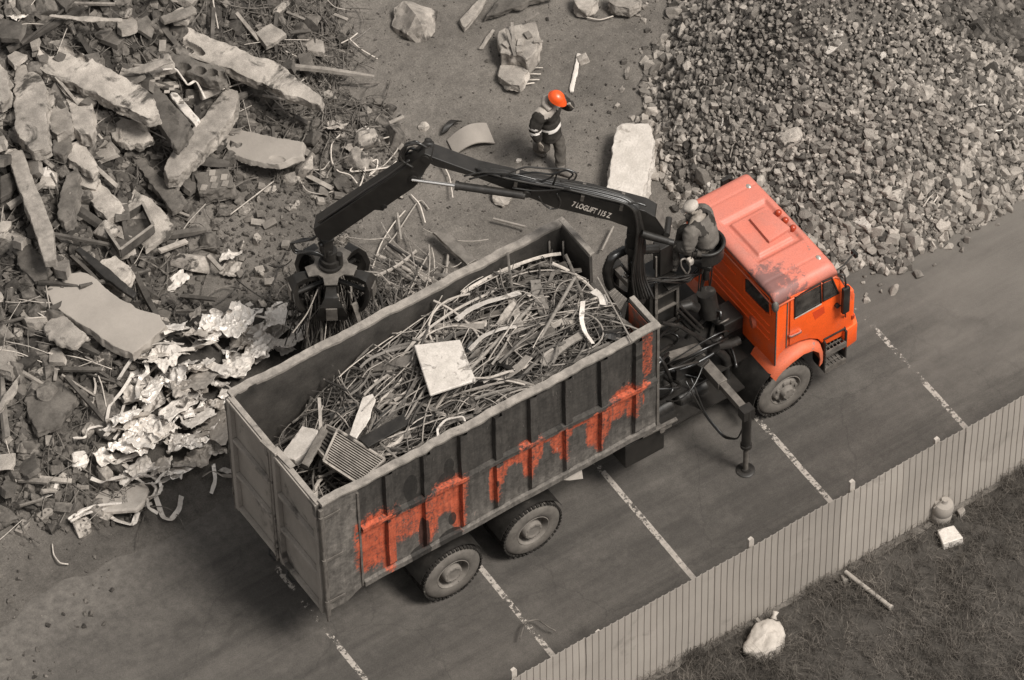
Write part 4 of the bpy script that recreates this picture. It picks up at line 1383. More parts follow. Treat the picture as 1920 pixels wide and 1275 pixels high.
# outriggers
for s in (-1, 1):
    b = MB(); b.bar((7.22, s * .30, 1.42), (7.21, s * 1.12, 1.42), .17, .17); b.bar((7.21, s * 1.05, 1.42), (7.20, s * 1.72, 1.42), .12, .12)
    og = P_(b, 'outrigger', 'dull_steel', bevel=.01)
    b = MB()
    b.box((7.20, s * 1.76, 1.42), (.20, .16, .2)); b.cyl((7.20, s * 1.77, .62), (7.20, s * 1.77, 1.5), .075, 14); b.cyl((7.2, s * 1.77, .60), (7.2, s * 1.77, .66), .092, 14)
    P_(b, 'jack', 'black_paint', og, smooth=R_(40))
    b = MB(); b.cyl((7.20, s * 1.77, .04), (7.20, s * 1.77, .64), .042, 12); P_(b, 'jack_rod', 'dull_steel', og, smooth=R_(40))
    b = MB(); b.lathe([(0, .062), (.06, .06), (.075, .03), (.14, .028), (.15, .02), (.15, .008), (0, .008)], (7.20, s * 1.77, .0), (0, 0, 1), 20); P_(b, 'foot_plate', 'black_worn', og, smooth=R_(40))
    b = MB()
    for k in (0, 1):
        pts = [V((6.95 - .1 * k, s * .65, 1.3)), V((6.98, s * 1.0, .75 - .05 * k)), V((7.08, s * 1.35, .5 - .05 * k)), V((7.16, s * 1.6, .62)), V((7.19, s * 1.69, .98))]
        cur = []
        for i in range(len(pts) - 1):
            for t in range(5):
                cur.append(pts[i].lerp(pts[i + 1], t / 5))
        for _ in range(2):
            cur = [cur[0]] + [(cur[i - 1] + cur[i] * 2 + cur[i + 1]) / 4 for i in range(1, len(cur) - 1)] + [cur[-1]]
        b.tube(cur, .013, 6)
    P_(b, 'hose', 'rubber_hose', og, smooth=True)

# ============================================================ crane
nB = V((-.654, -.757, 0)).normalized()
hB = V((-.757, .654, 0)).normalized()
C0 = V((6.43, .09, 0))
BWD = .27
FRONT = C0 + nB * (BWD / 2)
def cb(px, py, off=0.0):
    return atp(px, py, FRONT + nB * off, nB)
b = MB(); b.box((6.75, 0, 1.32), (1.25, 1.0, .42)); b.box((6.46, .08, 1.75), (.5, .5, .6)); P_(b, 'crane_base', 'black_paint', bevel=.02)
b = MB(); b.cyl((6.43, .09, 1.6), (6.43, .09, 4.28), .12, 18); b.cyl((6.43, .09, 3.95), (6.43, .09, 4.12), .16, 18); b.cyl((6.43, .09, 1.9), (6.43, .09, 2.2), .2, 18)
b.box((6.43, .09, 4.25), (.24, .26, .4), Matrix.Rotation(math.atan2(hB.y, hB.x), 3, 'Z'))
P_(b, 'crane_column', 'black_paint', smooth=R_(40))
b = MB()
poly = [(803, 292), (893, 325), (1000, 350), (1100, 368), (1180, 388), (1209, 396), (1228, 407), (1244, 430), (1254, 446), (1242, 449), (1206, 434), (1196, 446), (1184, 446), (1176, 426), (1143, 414), (1100, 404), (1037, 389), (985, 368), (890, 332), (815, 312), (800, 303)]
b.prism([cb(*q) for q in poly], -nB * BWD)
boom = P_(b, 'boom', 'black_paint', bevel=.012)
b = MB(); a = [cb(1228, 407, .004), cb(1244, 430, .004)]; e = (a[1] - a[0]); off = e.cross(nB).normalized() * .006
if off.dot(hB) > 0: off = -off
b.prism([a[0] + off, a[1] + off, a[1] + off - nB * BWD, a[0] + off - nB * BWD], off)
P_(b, 'end_plate', 'dull_steel', boom)
# name on the boom
tc = bpy.data.curves.new('lettering', 'FONT')
tc.body = '\u2aa2 LOGLIFT 115 Z'.replace('\u2aa2', '\u2A5C') if False else '7 LOGLIFT 115 Z'
tc.size = 1; tc.extrude = 0; tc.offset = .025
to = bpy.data.objects.new('lettering_src', tc)
COL.objects.link(to)
bpy.context.view_layer.update()
me = bpy.data.meshes.new_from_object(to.evaluated_get(bpy.context.evaluated_depsgraph_get()))
bpy.data.objects.remove(to)
t0, t1 = cb(1071, 386, .004), cb(1143, 409, .004)
ex = (t1 - t0); wdt = ex.length; ex.normalize(); ey = nB.cross(ex); ey = ey if ey.z > 0 else -ey
mx = max(v.co.x for v in me.vertices)
for v in me.vertices:
    p = t0 + ex * (v.co.x / mx * wdt) + ey * (v.co.y * .165)
    v.co = p - ORG[truck.name]
me.name = 'lettering'
me.materials.clear(); me.materials.append(MT['letter'])
lo = bpy.data.objects.new('lettering', me); COL.objects.link(lo); lo.parent = boom
# stick
b = MB()
SO = .0
poly = [(783, 297), (796, 288), (808, 293), (811, 303), (799, 318), (788, 340), (776, 352), (722, 389), (719, 396), (703, 394), (620, 451), (606, 452), (592, 444), (587, 430), (761, 315)]
b.prism([cb(*q, .04) for q in poly], -nB * (BWD + .02))
stick_ = P_(b, 'stick', 'black_paint', bevel=.012)
for px, py, of, ln, rd in ((797, 299, .06, .38, .06), (775, 337, .06, .38, .07), (987, 366, .10, .2, .06), (1250, 441, .03, .33, .05), (721, 388, .05, .3, .04)):
    b = MB(); q = cb(px, py, of); b.cyl(q, q - nB * ln, rd, 16)
    P_(b, 'pivot_pin', 'black_worn', boom, smooth=R_(40))
b = MB(); b.cyl(cb(772, 337, .06), cb(853, 348, .06), .028, 12); P_(b, 'ram_rod', 'chrome', boom, smooth=R_(40))
b = MB(); b.cyl(cb(853, 347.5, .06), cb(985, 366.5, .08), .062, 16); b.cyl(cb(853, 347.5, .06), cb(860, 348.5, .06), .075, 16); b.cyl(cb(906, 355, .06), cb(913, 356, .06), .07, 16); P_(b, 'ram', 'black_worn', boom, smooth=R_(40))
b = MB(); b.cyl(cb(1203, 437, .12), cb(1252, 452, .06), .055, 14); b.cyl(cb(1203, 441, .0), cb(1262, 455, -.05), .05, 14); P_(b, 'lift_ram', 'black_worn', boom, smooth=R_(40))
b = MB(); b.tube([cb(783, 296, -.1), cb(790, 283, -.12), cb(800, 270, -.15), cb(808, 268, -.18), cb(806, 290, -.12)], .05, 8); P_(b, 'pivot_bracket', 'black_worn', boom, smooth=True)
def smooth_path(pts, n=6, it=3):
    cur = []
    for i in range(len(pts) - 1):
        for t in range(n):
            cur.append(pts[i].lerp(pts[i + 1], t / n))
    cur.append(pts[-1])
    for _ in range(it):
        cur = [cur[0]] + [(cur[i - 1] + cur[i] * 2 + cur[i + 1]) / 4 for i in range(1, len(cur) - 1)] + [cur[-1]]
    return cur
# hoses and pipes along the boom
for k in range(7):
    b = MB()
    o = .035 - .036 * k
    dy = -2.0 * k
    wob = [rng.uniform(-1.5, 1.5) for _ in range(8)]
    pts = [cb(905 - 5 * k + wob[0], 322 - 2 * k, o), cb(950, 333 - 2 * k + wob[1], o + .02), cb(1000, 344 - 2.2 * k + wob[2], o + .02), cb(1060, 355 - 2.2 * k + wob[3], o + .02), cb(1120, 368 - 2.4 * k + wob[4], o + .02), cb(1172, 381 - 2.4 * k, o + .03), cb(1190 + 2 * k, 395 - k, .07 - .02 * k), cb(1196 + 2.2 * k, 430, .10 - .02 * k), cb(1192 + 2.0 * k, 470, .12 - .02 * k), cb(1184 + 4 * k, 520, .12 - .03 * k), cb(1190 + 6 * k, 560, .1)]
    b.tube(smooth_path(pts, 6, 3), .017 if k % 2 else .021, 6)
    P_(b, 'hose', 'rubber_hose' if k % 3 else 'black_worn', boom, smooth=True)
for px, py in ((968, 336), (1093, 362), (1166, 380)):
    b = MB(); a, c = cb(px, py + 5, .05), cb(px + 3, py - 18, -.22); b.bar(a, c, .05, .03, nB); b.bar(a, cb(px - 2, py + 14, .03), .05, .03, nB); P_(b, 'hose_clamp', 'dull_steel', boom)
for i, pl in enumerate((((940, 330), (985, 312), (1020, 316), (1060, 316), (1082, 324), (1078, 338), (1050, 340)), ((955, 330), (1000, 322), (1035, 328), (1062, 318), (1076, 326), (1066, 336)), ((1000, 345), (1030, 335), (1046, 320), (1038, 345), (1030, 360)),
                    ((870, 330), (905, 322), (960, 325), (1010, 338)), ((880, 336), (920, 325), (980, 330)), ((1010, 368), (1018, 382), (1032, 392), (1048, 390), (1052, 376), (1044, 362)), ((960, 352), (1000, 358), (1040, 356), (1072, 352)), ((1172, 382), (1195, 380), (1212, 386)))):
    b = MB(); b.tube(smooth_path([cb(*q, .06 - .03 * (i % 3)) for q in pl], 6, 3), .015, 6); P_(b, 'hose', 'rubber_hose', boom, smooth=True)
for k in range(8):   # looped bundle at the elbow
    b = MB()
    j = lambda: rng.uniform(-5, 5)
    pl = [(800 + j(), 280 + j()), (782 + j(), 268 + j()), (762 + j(), 270 + j()), (753 + j(), 285 + j()), (757 + j(), 305 + j()), (770 + j(), 312 + j())] if k < 5 else [(790 + j(), 285), (770 + j(), 280 + j()), (752 + j(), 295 + j()), (750 + j(), 330 + j() * .6), (735, 338)]
    b.tube(smooth_path([cb(*q, .05 - .045 * k) for q in pl], 6, 3), .018, 6); P_(b, 'hose', 'rubber_hose', stick_, smooth=True)
for k in range(5):
    b = MB(); o = .05 - .055 * k
    pl = [(768 - k, 300), (730, 328 + rng.uniform(-1.5, 1)), (690, 355 + rng.uniform(-2, 1)), (640, 389 + rng.uniform(-2, 1)), (597, 417)]
    b.tube(smooth_path([cb(*q, o) for q in pl], 5, 2), .017, 6); P_(b, 'hose', 'rubber_hose', stick_, smooth=True)
# big ribbed suction hose by the column, and the hose garland of the operator stand
b = MB()
lp = smooth_path([aty(*q, .25) for q in ((1232, 466), (1205, 468), (1172, 468), (1147, 482), (1137, 508), (1143, 535), (1160, 550), (1185, 560), (1205, 562))], 10, 4)
rr_ = [.068 + .010 * (i % 2) for i in range(len(lp))]
b.tube(lp, rr_, 12); P_(b, 'suction_hose', 'rubber_hose', smooth=R_(60))
for k in range(9):
    b = MB()
    pl = [(1170 + rng.uniform(-6, 20), 500 + rng.uniform(-10, 25)), (1185, 525 + rng.uniform(-8, 14)), (1215, 522 + rng.uniform(-4, 14)), (1250, 521 + rng.uniform(-4, 10)), (1290, 520 + rng.uniform(-4, 12)), (1312, 505 + rng.uniform(-8, 8)), (1318, 488 + rng.uniform(-8, 8))]
    b.tube(smooth_path([aty(*q, -.02 + rng.uniform(-.04, .1)) for q in pl], 6, 3), rng.choice((.012, .016, .02)), 6); P_(b, 'hose', 'rubber_hose', smooth=True)
for k in range(6):
    b = MB(); x_ = 1310 + 5 * k
    pl = [(x_ + rng.uniform(-2, 2), 480), (x_ + rng.uniform(-4, 4), 510), (x_ - 4 + rng.uniform(-6, 6), 545), (x_ - 6 + rng.uniform(-6, 10), 600), (x_ - 8, 630)]
    b.tube(smooth_path([aty(*q, -.05 + .03 * k) for q in pl[: 3 + (k % 3)]], 6, 3), .012, 6); P_(b, 'hose', 'rubber_hose', smooth=True)
# operator stand: pedestal, platform, ladder, seat, levers
LY = .15
b = MB(); b.box((7.0, .40, 2.0), (.5, .45, 1.5)); q = aty(1243, 480, .30); b.box(q, (.24, .2, .62)); P_(b, 'seat_pedestal', 'black_paint', bevel=.015)
lb, rb = aty(1230, 640, LY), aty(1270, 640, LY)
lt, rt_ = aty(1230, 522, LY), aty(1270, 520, LY)
b = MB(); b.bar(lb, lt, .03, .05); b.bar(rb, rt_, .03, .05); b.bar(lt, lt + V((0, 0, .5)), .025, .025); b.bar(lt, rt_, .03, .03)
lad = P_(b, 'ladder', 'dull_steel')
for py in (549, 577, 606, 634):
    b = MB(); a, c = aty(1232, py, LY), aty(1268, py, LY); m_ = (a + c) / 2 + V((0, .10, 0)); b.box(m_, ((c - a).length, .24, .03)); P_(b, 'tread', 'dull_steel', lad)
q = aty(1262, 508, .28)
b = MB(); b.box(q + V((.05, .0, -.05)), (.62, .5, .04)); P_(b, 'platform', 'black_worn', bevel=.008)
HIP = V((7.65, -.03, 3.28))
OF = V((-.50, .866, 0))      # the operator looks this way
OL = V((-.866, -.50, 0))     # his left hand side
b = MB(); Rz = Matrix((OF, OL, V((0, 0, 1)))).transposed()
b.box(HIP + V((0, 0, -.17)) + OF * .05, (.46, .48, .09), Rz); b.cyl(HIP + V((0, 0, -.2)), HIP + V((0, 0, -.7)), .06, 10)
seat = P_(b, 'seat', 'black_worn', bevel=.03, smooth=R_(50))
b = MB()
ring = []
for k in range(13):
    a = R_(100 + 13.3 * k)
    ring.append(HIP + OF * (math.cos(a) * .27) + OL * (math.sin(a) * .27))
for z, zz in ((-.12, .14),):
    vs = []
    for p in ring:
        c = (HIP - p).normalized() * .035
        vs += [p + V((0, 0, z)), p + V((0, 0, zz)), p + c + V((0, 0, zz)), p + c + V((0, 0, z))]
    b.add(vs, [(i * 4 + q, (i + 1) * 4 + q, (i + 1) * 4 + (q + 1) % 4, i * 4 + (q + 1) % 4) for i in range(12) for q in range(4)] + [(0, 1, 2, 3), (51, 50, 49, 48)])
b.tube([p + V((0, 0, .15)) for p in ring], .028, 8)
P_(b, 'backrest', 'black_worn', seat, smooth=R_(60))
for k in range(8):
    b = MB(); q = aty(1296 + 5.0 * k, 489 + rng.uniform(-5, 5), -.05 + rng.uniform(-.05, .05)); b.cyl(q, q + V((rng.uniform(-.05, .05), rng.uniform(-.05, .05), .26)), .009, 6); b.ball(q + V((0, 0, .27)), .022); P_(b, 'lever', 'black_worn', smooth=R_(40))
b = MB(); b.tube(smooth_path([aty(*q, -.12) for q in ((1287, 514), (1277, 500), (1276, 488), (1284, 484), (1292, 492), (1294, 505), (1289, 514))], 5, 3), .015, 8); P_(b, 'hose_loop', 'dull_steel', smooth=True)
b = MB(); q = aty(1294, 490, -.02); b.box(q, (.10, .10, .12), rot3(random.Random(3), .3)); P_(b, 'white_cover', 'cloth_pale', bevel=.03)
b = MB(); a = aty(1330, 477, -.1); b.tube([a, aty(1322, 492, -.1), aty(1316, 512, -.1)], .02, 6); P_(b, 'pale_pipe', 'dull_steel', smooth=True)

# ---- grapple
TIP = cb(611, 452, -.13)
gc = V((TIP.x, TIP.y, TIP.z))
b = MB(); b.box(TIP + V((0, 0, -.10)), (.16, .16, .30)); b.cyl(TIP + V((-.12, 0, -.02)), TIP + V((.12, 0, -.02)), .05, 10); b.cyl(TIP + V((0, -.11, -.2)), TIP + V((0, .11, -.2)), .05, 10); P_(b, 'grapple_link', 'black_paint', bevel=.01)
GZ = TIP.z - .60
gco = V((TIP.x + .05, TIP.y - .02, 0))
b = MB(); b.cyl(gco + V((0, 0, GZ + .02)), gco + V((0, 0, GZ + .20)), .15, 20); b.cyl(gco + V((0, 0, GZ + .18)), gco + V((0, 0, GZ + .38)), .11, 20); b.cyl(gco + V((.1, -.1, GZ + .1)), gco + V((.1, -.1, GZ + .32)), .05, 10); b.cyl(gco + V((0, 0, GZ + .06)), gco + V((0, 0, GZ + .1)), .19, 24)
P_(b, 'rotator', 'black_worn', smooth=R_(40))
b = MB()
star = []
A0 = R_(-123)
for k in range(5):
    a = A0 + k * R_(72)
    for da, r in ((-14, .40), (14, .40), (26, .27), (46, .27)):
        aa = a + R_(da)
        star.append(gco + V((math.cos(aa) * r, math.sin(aa) * r, GZ)))
b.prism(star, V((0, 0, .03)))
grap = P_(b, 'grapple_plate', 'dull_steel', bevel=.005)
b = MB(); b.cyl(gco + V((0, 0, GZ - .55)), gco + V((0, 0, GZ)), .13, 14); P_(b, 'grapple_core', 'black_paint', grap, smooth=R_(40))
for k in range(5):
    a = A0 + k * R_(72)
    d, sv = V((math.cos(a), math.sin(a), 0)), V((-math.sin(a), math.cos(a), 0))
    outer = [(.26, -.05, .07), (.45, -.03, .08), (.58, -.06, .10), (.66, -.20, .17), (.66, -.38, .24), (.59, -.56, .24), (.47, -.72, .19), (.34, -.84, .12), (.20, -.93, .04)]
    b = MB()
    vs = []
    for i, (r, z, wd) in enumerate(outer):
        th = .11 - .008 * i
        r2, z2 = r - th * (.3 if i < 3 else .95), z - th * (1.0 if i < 3 else .15)
        c, c2 = gco + d * r + V((0, 0, GZ + z)), gco + d * max(.2, r2) + V((0, 0, GZ + z2))
        vs += [c - sv * wd, c + sv * wd, c2 + sv * wd * .9, c2 - sv * wd * .9]
    n = len(outer)
    b.add(vs, [(i * 4 + q, (i + 1) * 4 + q, (i + 1) * 4 + (q + 1) % 4, i * 4 + (q + 1) % 4) for i in range(n - 1) for q in range(4)] + [(0, 1, 2, 3), tuple((n - 1) * 4 + q for q in range(4))])
    tn = P_(b, 'grapple_tine', 'black_paint', smooth=R_(35), bevel=.006)
    b = MB(); p1, p2 = gco + d * .34 + V((0, 0, GZ - .08)), gco + d * .60 + V((0, 0, GZ - .40)); b.cyl(gco + d * .12 + V((0, 0, GZ - .30)), p2, .042, 10); b.cyl(p2 - sv * .1, p2 + sv * .1, .03, 8); P_(b, 'tine_ram', 'black_worn', tn, smooth=R_(40))
    b = MB(); c = gco + d * .585 + V((0, 0, GZ - .11)); Rk = Matrix((d, sv, V((0, 0, 1)))).transposed(); b.box(c + d * .085 + V((0, 0, -.23)), (.02, .17, .26), Rk); P_(b, 'tine_plate', 'dull_steel', tn)
for k in range(4):
    b = MB(); j = lambda: rng.uniform(-5, 5)
    pl = [(598, 440), (580 + j(), 446 + j()), (562 + j(), 450 + j()), (546 + j(), 460 + j()), (556 + j(), 472 + j()), (590 + j(), 472 + j()), (612, 482)]
    b.tube(smooth_path([cb(*q, -.05 - .05 * k) for q in pl], 6, 3), .016, 6); P_(b, 'hose', 'rubber_hose', grap, smooth=True)
# ============================================================ PEOPLE
def skin_mesh(name, joints, edges, mats, assign=None, parent=None, levels=2, root='pelvis', org=None, folds=0):
    names = list(joints)
    idx = {n: i for i, n in enumerate(names)}
    o0 = V(org)
    me = bpy.data.meshes.new(name)
    me.from_pydata([tuple(V(joints[n][0]) - o0) for n in names], [(idx[a], idx[b_]) for a, b_ in edges], [])
    o = bpy.data.objects.new(name, me)
    COL.objects.link(o)
    md = o.modifiers.new('skin', 'SKIN')
    md.use_smooth_shade = True
    md.branch_smoothing = .6
    sv = me.skin_vertices[0].data
    for n in names:
        r = joints[n][1]
        sv[idx[n]].radius = (r, r) if not isinstance(r, tuple) else r
        sv[idx[n]].use_root = (n == root)
    ms = o.modifiers.new('sub', 'SUBSURF'); ms.levels = levels; ms.render_levels = levels
    bpy.context.view_layer.update()
    ev = o.evaluated_get(bpy.context.evaluated_depsgraph_get())
    me2 = bpy.data.meshes.new_from_object(ev)
    o.modifiers.clear()
    o.data = me2
    me2.name = name
    me2.materials.clear()
    for mt in mats: me2.materials.append(MT[mt])
    if assign:
        for p in me2.polygons:
            p.material_index = assign(p.center + o0)
    if folds:
        for v, nn in zip(me2.vertices, [v.normal.copy() for v in me2.vertices]):
            c = v.co
            v.co = c + nn * (folds * (1 - 2.6 * abs(noise.noise((c.x * 7, c.y * 7, c.z * 11)))) + folds * .6 * noise.noise((c.x * 16, c.y * 16, c.z * 22)))
    me2.shade_smooth()
    o.location = o0
    if parent is not None:
        o.location = (0, 0, 0); o.parent = parent
    ORG[o.name] = o0
    return o
def hand(J, E, side, wrist, palm_dir, thumb_dir, curl=(0, 0, -1), s=1.0):
    """palm and five separate bent fingers rooted at the wrist"""
    W_ = V(wrist); d = V(palm_dir).normalized(); t = V(thumb_dir); t = (t - d * t.dot(d)).normalized(); c = V(curl)
    J[side + 'palm'] = (W_ + d * .05 * s, (.030, .020)); E.append((side + 'wrist', side + 'palm'))
    for i, (off, ln) in enumerate(((.030, .075), (.010, .085), (-.010, .078), (-.030, .062))):
        a = W_ + d * .095 * s + t * off
        J[f'{side}k{i}'] = (a, .0095); J[f'{side}m{i}'] = (a + d * ln * .55 + c * .012, .0085); J[f'{side}t{i}'] = (a + d * ln * .85 + c * .040, .0075)
        E += [(side + 'palm', f'{side}k{i}'), (f'{side}k{i}', f'{side}m{i}'), (f'{side}m{i}', f'{side}t{i}')]
    a = W_ + d * .045 + t * .035
    J[side + 'th0'] = (a, .012); J[side + 'th1'] = (a + d * .035 + t * .025 + c * .01, .010); J[side + 'th2'] = (a + d * .065 + t * .022 + c * .03, .0085)
    E += [(side + 'palm', side + 'th0'), (side + 'th0', side + 'th1'), (side + 'th1', side + 'th2')]

def person(loc, F, pose, label, jacket, trousers, boots='boot', bulk=1.0, jk_fn=None):
    """pose: joints in (forward, left, up) metres from the ground point"""
    F = V(F).normalized(); Lf = V((-F.y, F.x, 0)); U = V((0, 0, 1))
    W = lambda p: V(loc) + F * p[0] + Lf * p[1] + U * p[2]
    rad = dict(pelvis=.135, waist=.125, chest=.15, neck=.058, headb=.075, head=.098, headt=.085, Lsho=.078, Rsho=.078, Lelb=.046, Relb=.046, Lwrist=.032, Rwrist=.032,
               Lhip=.092, Rhip=.092, Lknee=.060, Rknee=.060, Lank=.042, Rank=.042, Lheel=.045, Rheel=.045, Ltoe=.038, Rtoe=.038)
    J = {n: (W(p), rad[n]) for n, p in pose.items() if n in rad}
    E = [('pelvis', 'waist'), ('waist', 'chest'), ('chest', 'neck'), ('neck', 'headb'), ('headb', 'head'), ('head', 'headt')]
    for s in 'LR':
        E += [('chest', s + 'sho'), (s + 'sho', s + 'elb'), (s + 'elb', s + 'wrist'), ('pelvis', s + 'hip'), (s + 'hip', s + 'knee'), (s + 'knee', s + 'ank'), (s + 'ank', s + 'heel'), (s + 'ank', s + 'toe')]
    E = [e for e in E if e[0] in J and e[1] in J]
    # face: nose, chin, ears as small buds of the same surface
    hd = J['head'][0]; up = (J['headt'][0] - J['headb'][0]).normalized(); fw = V(W(pose['look'])) - hd
    fw = (fw - up * fw.dot(up)).normalized(); sdv = up.cross(fw)
    J['nose'] = (hd + fw * .105 - up * .025, .016); E.append(('head', 'nose'))
    J['chin'] = (hd + fw * .070 - up * .095, .030); E.append(('headb', 'chin'))
    J['earL'] = (hd + sdv * .098 - up * .01 - fw * .01, .016); E.append(('head', 'earL'))
    J['earR'] = (hd - sdv * .098 - up * .01 - fw * .01, .016); E.append(('head', 'earR'))
    for s in 'LR':
        hand(J, E, s, J[s + 'wrist'][0], (J[s + 'wrist'][0] - J[s + 'elb'][0]) + V(pose.get(s + 'hd', (0, 0, 0))), fw if s == 'R' else fw)
    root = empty('person', loc, label, 'person')
    body = skin_mesh('body', J, E, ['skin'], None, root, 2, org=loc)
    # eyes and mouth
    b = MB()
    for e in (-1, 1):
        b.ball(hd + fw * .092 + sdv * (.032 * e) + up * .012, .012, 8, 5)
    b.ball(hd + fw * .092 - up * .055, (.02, .02, .006), 8, 5)
    b.build('facial_features', MT['ink'], root)
    # trousers
    tj = {k: (J[k][0], r) for k, r in dict(pelvis=.155, Lhip=.11, Rhip=.11, Lknee=.10, Rknee=.10, Lank=.085, Rank=.085).items() if k in J}
    tj['waist'] = (J['pelvis'][0].lerp(J['waist'][0], .6), .145)
    te = [('pelvis', 'waist')] + [e for s in 'LR' for e in (('pelvis', s + 'hip'), (s + 'hip', s + 'knee'), (s + 'knee', s + 'ank'))]
    skin_mesh('trousers', tj, [e for e in te if e[0] in tj and e[1] in tj], trousers, None, root, 3, org=loc, folds=.010)
    jj = {k: (J[k][0], r * bulk) for k, r in dict(waist=.158, chest=.185, Lsho=.105, Rsho=.105, Lelb=.072, Relb=.072, Lwrist=.055, Rwrist=.055).items()}
    jj['pelvis'] = (J['pelvis'][0], .175 * (bulk + 1) / 2)
    jj['neck'] = (J['chest'][0].lerp(J['neck'][0], .8), .085)
    if 'hem' in pose:
        jj['hem'] = (W(pose['hem']), .205)
    je = [('pelvis', 'waist'), ('waist', 'chest'), ('chest', 'neck')] + [e for s in 'LR' for e in (('chest', s + 'sho'), (s + 'sho', s + 'elb'), (s + 'elb', s + 'wrist'))]
    if 'hem' in pose: je.append(('hem', 'pelvis'))
    skin_mesh('jacket', jj, je, jacket, jk_fn and (lambda c: jk_fn(c, J, F, Lf)), root, 3, org=loc, folds=.013)
    for s in 'LR':
        b = MB()
        a, t_, h_ = J[s + 'ank'][0], J[s + 'toe'][0], J[s + 'heel'][0]
        b.tube([a + U * .10, a + U * .03, a - U * .01], [.066, .062, .064], 12)
        mid = h_.lerp(t_, .5)
        b.tube([h_ + U * .005, h_.lerp(t_, .3) + U * .012, mid + U * .008, h_.lerp(t_, .85), t_ + (t_ - h_).normalized() * .03], [.055, .064, .060, .056, .034], 12)
        b.build('boot', MT[boots], root, smooth=True)
    return root, J, W, fw, up, sdv
# --- worker on foot
wl = atz(1031, 309, 0); wl = V((wl.x, wl.y, gh(wl.x, wl.y)))
fr = atz(1054, 327, 0) - wl; bk = atz(1012, 289, 0) - wl
WF = V((.39, -.92, 0)).normalized(); WL = V((-WF.y, WF.x, 0))
lfp = (fr.dot(WF), fr.dot(WL)); rfp = (bk.dot(WF), bk.dot(WL))
pose = dict(pelvis=(-.02, 0, .93), waist=(-.03, 0, 1.10), chest=(-.01, 0, 1.34), neck=(.06, 0, 1.53), headb=(.09, 0, 1.59), head=(.13, .0, 1.645), headt=(.155, .0, 1.71), look=(1.0, .1, 1.15),
            Rsho=(-.01, -.22, 1.42), Relb=(-.06, -.34, 1.14), Rwrist=(.02, -.34, .88), Lsho=(.04, .21, 1.42), Lelb=(.13, .37, 1.14), Lwrist=(.27, .20, 1.38), Rhd=(0, 0, 0), Lhd=(0, 0, .1),
            Rhip=(-.04, -.10, .86), Rknee=(-.02, -.11, .48), Rank=(rfp[0] - .06, rfp[1], .12), Rheel=(rfp[0] - .10, rfp[1], .06), Rtoe=(rfp[0] + .10, rfp[1] - .02, .05),
            Lhip=(.0, .10, .86), Lknee=(.14, .09, .47), Lank=(lfp[0] - .02, lfp[1], .11), Lheel=(lfp[0] - .06, lfp[1], .05), Ltoe=(lfp[0] + .15, lfp[1] + .02, .05), hem=(.01, 0, .66))
def jk(c, J, F, Lf):
    ch = J['chest'][0]; z = c.z - wl.z
    r = c - ch
    # pale yoke over the shoulders and back, two bands on the sleeve, one round the waist
    arm = min((c - J['Relb'][0]).length, (c - J['Lelb'][0]).length)
    lat = abs(r.dot(Lf))
    if lat < .26 and r.z > .015 + .25 * max(0, lat - .12) and c.z - J['chest'][0].z > .02: return 1
    for s in 'LR':
        e, w_ = J[s + 'elb'][0], J[s + 'wrist'][0]
        d = (w_ - e); t = (c - e).dot(d.normalized())
        if (c - e - d.normalized() * t).length < .11:
            if -.06 < t < -.02 or .03 < t < .075: return 2
    if abs(z - .98) < .022 and lat < .2: return 2
    return 0
wk, J, W, fw, up, sdv = person(wl, WF, pose, 'worker in orange helmet and dark jacket walking on the dirt with bowed head', ['cloth_dark', 'cloth_grey', 'reflective'], ['cloth_mid'], bulk=1.36, jk_fn=jk)
hd = J['head'][0] + up * .035
Rh = Matrix((fw, sdv, up)).transposed()
b = MB()
prof = []
n = 20
vs, fs = [], []
rows = [(0, .148, .128, -.012), (.012, .142, .122, 0), (.045, .135, .116, 0), (.085, .115, .10, 0), (.115, .080, .072, 0), (.13, .035, .035, 0), (.133, .002, .002, 0)]
for z, a, c, o in rows:
    for k in range(n):
        t = 2 * math.pi * k / n
        fx = math.cos(t) * a + (.05 * max(0, math.cos(t)) ** 2 if z < .02 else 0)
        vs.append(hd + Rh @ V((fx, math.sin(t) * c, z + (.010 if abs(math.sin(t)) < .25 and z > .08 else 0))))
fs = [(i * n + k, i * n + (k + 1) % n, (i + 1) * n + (k + 1) % n, (i + 1) * n + k) for i in range(len(rows) - 1) for k in range(n)] + [tuple(range(n))]
b.add(vs, fs)
b.build('helmet', MT['helmet'], wk, smooth=R_(60))
b = MB(); nk = J['neck'][0]; F_ = V(WF); b.tube([nk + F_ * .05 + WL * .13 - V((0, 0, .04)), nk - F_ * .07 + WL * .10 - V((0, 0, .01)), nk - F_ * .12 - V((0, 0, .0)), nk - F_ * .07 - WL * .10 - V((0, 0, .01)), nk + F_ * .05 - WL * .13 - V((0, 0, .04))], [.04, .06, .075, .06, .04], 10); b.build('hood', MT['cloth_grey'], wk, smooth=True)
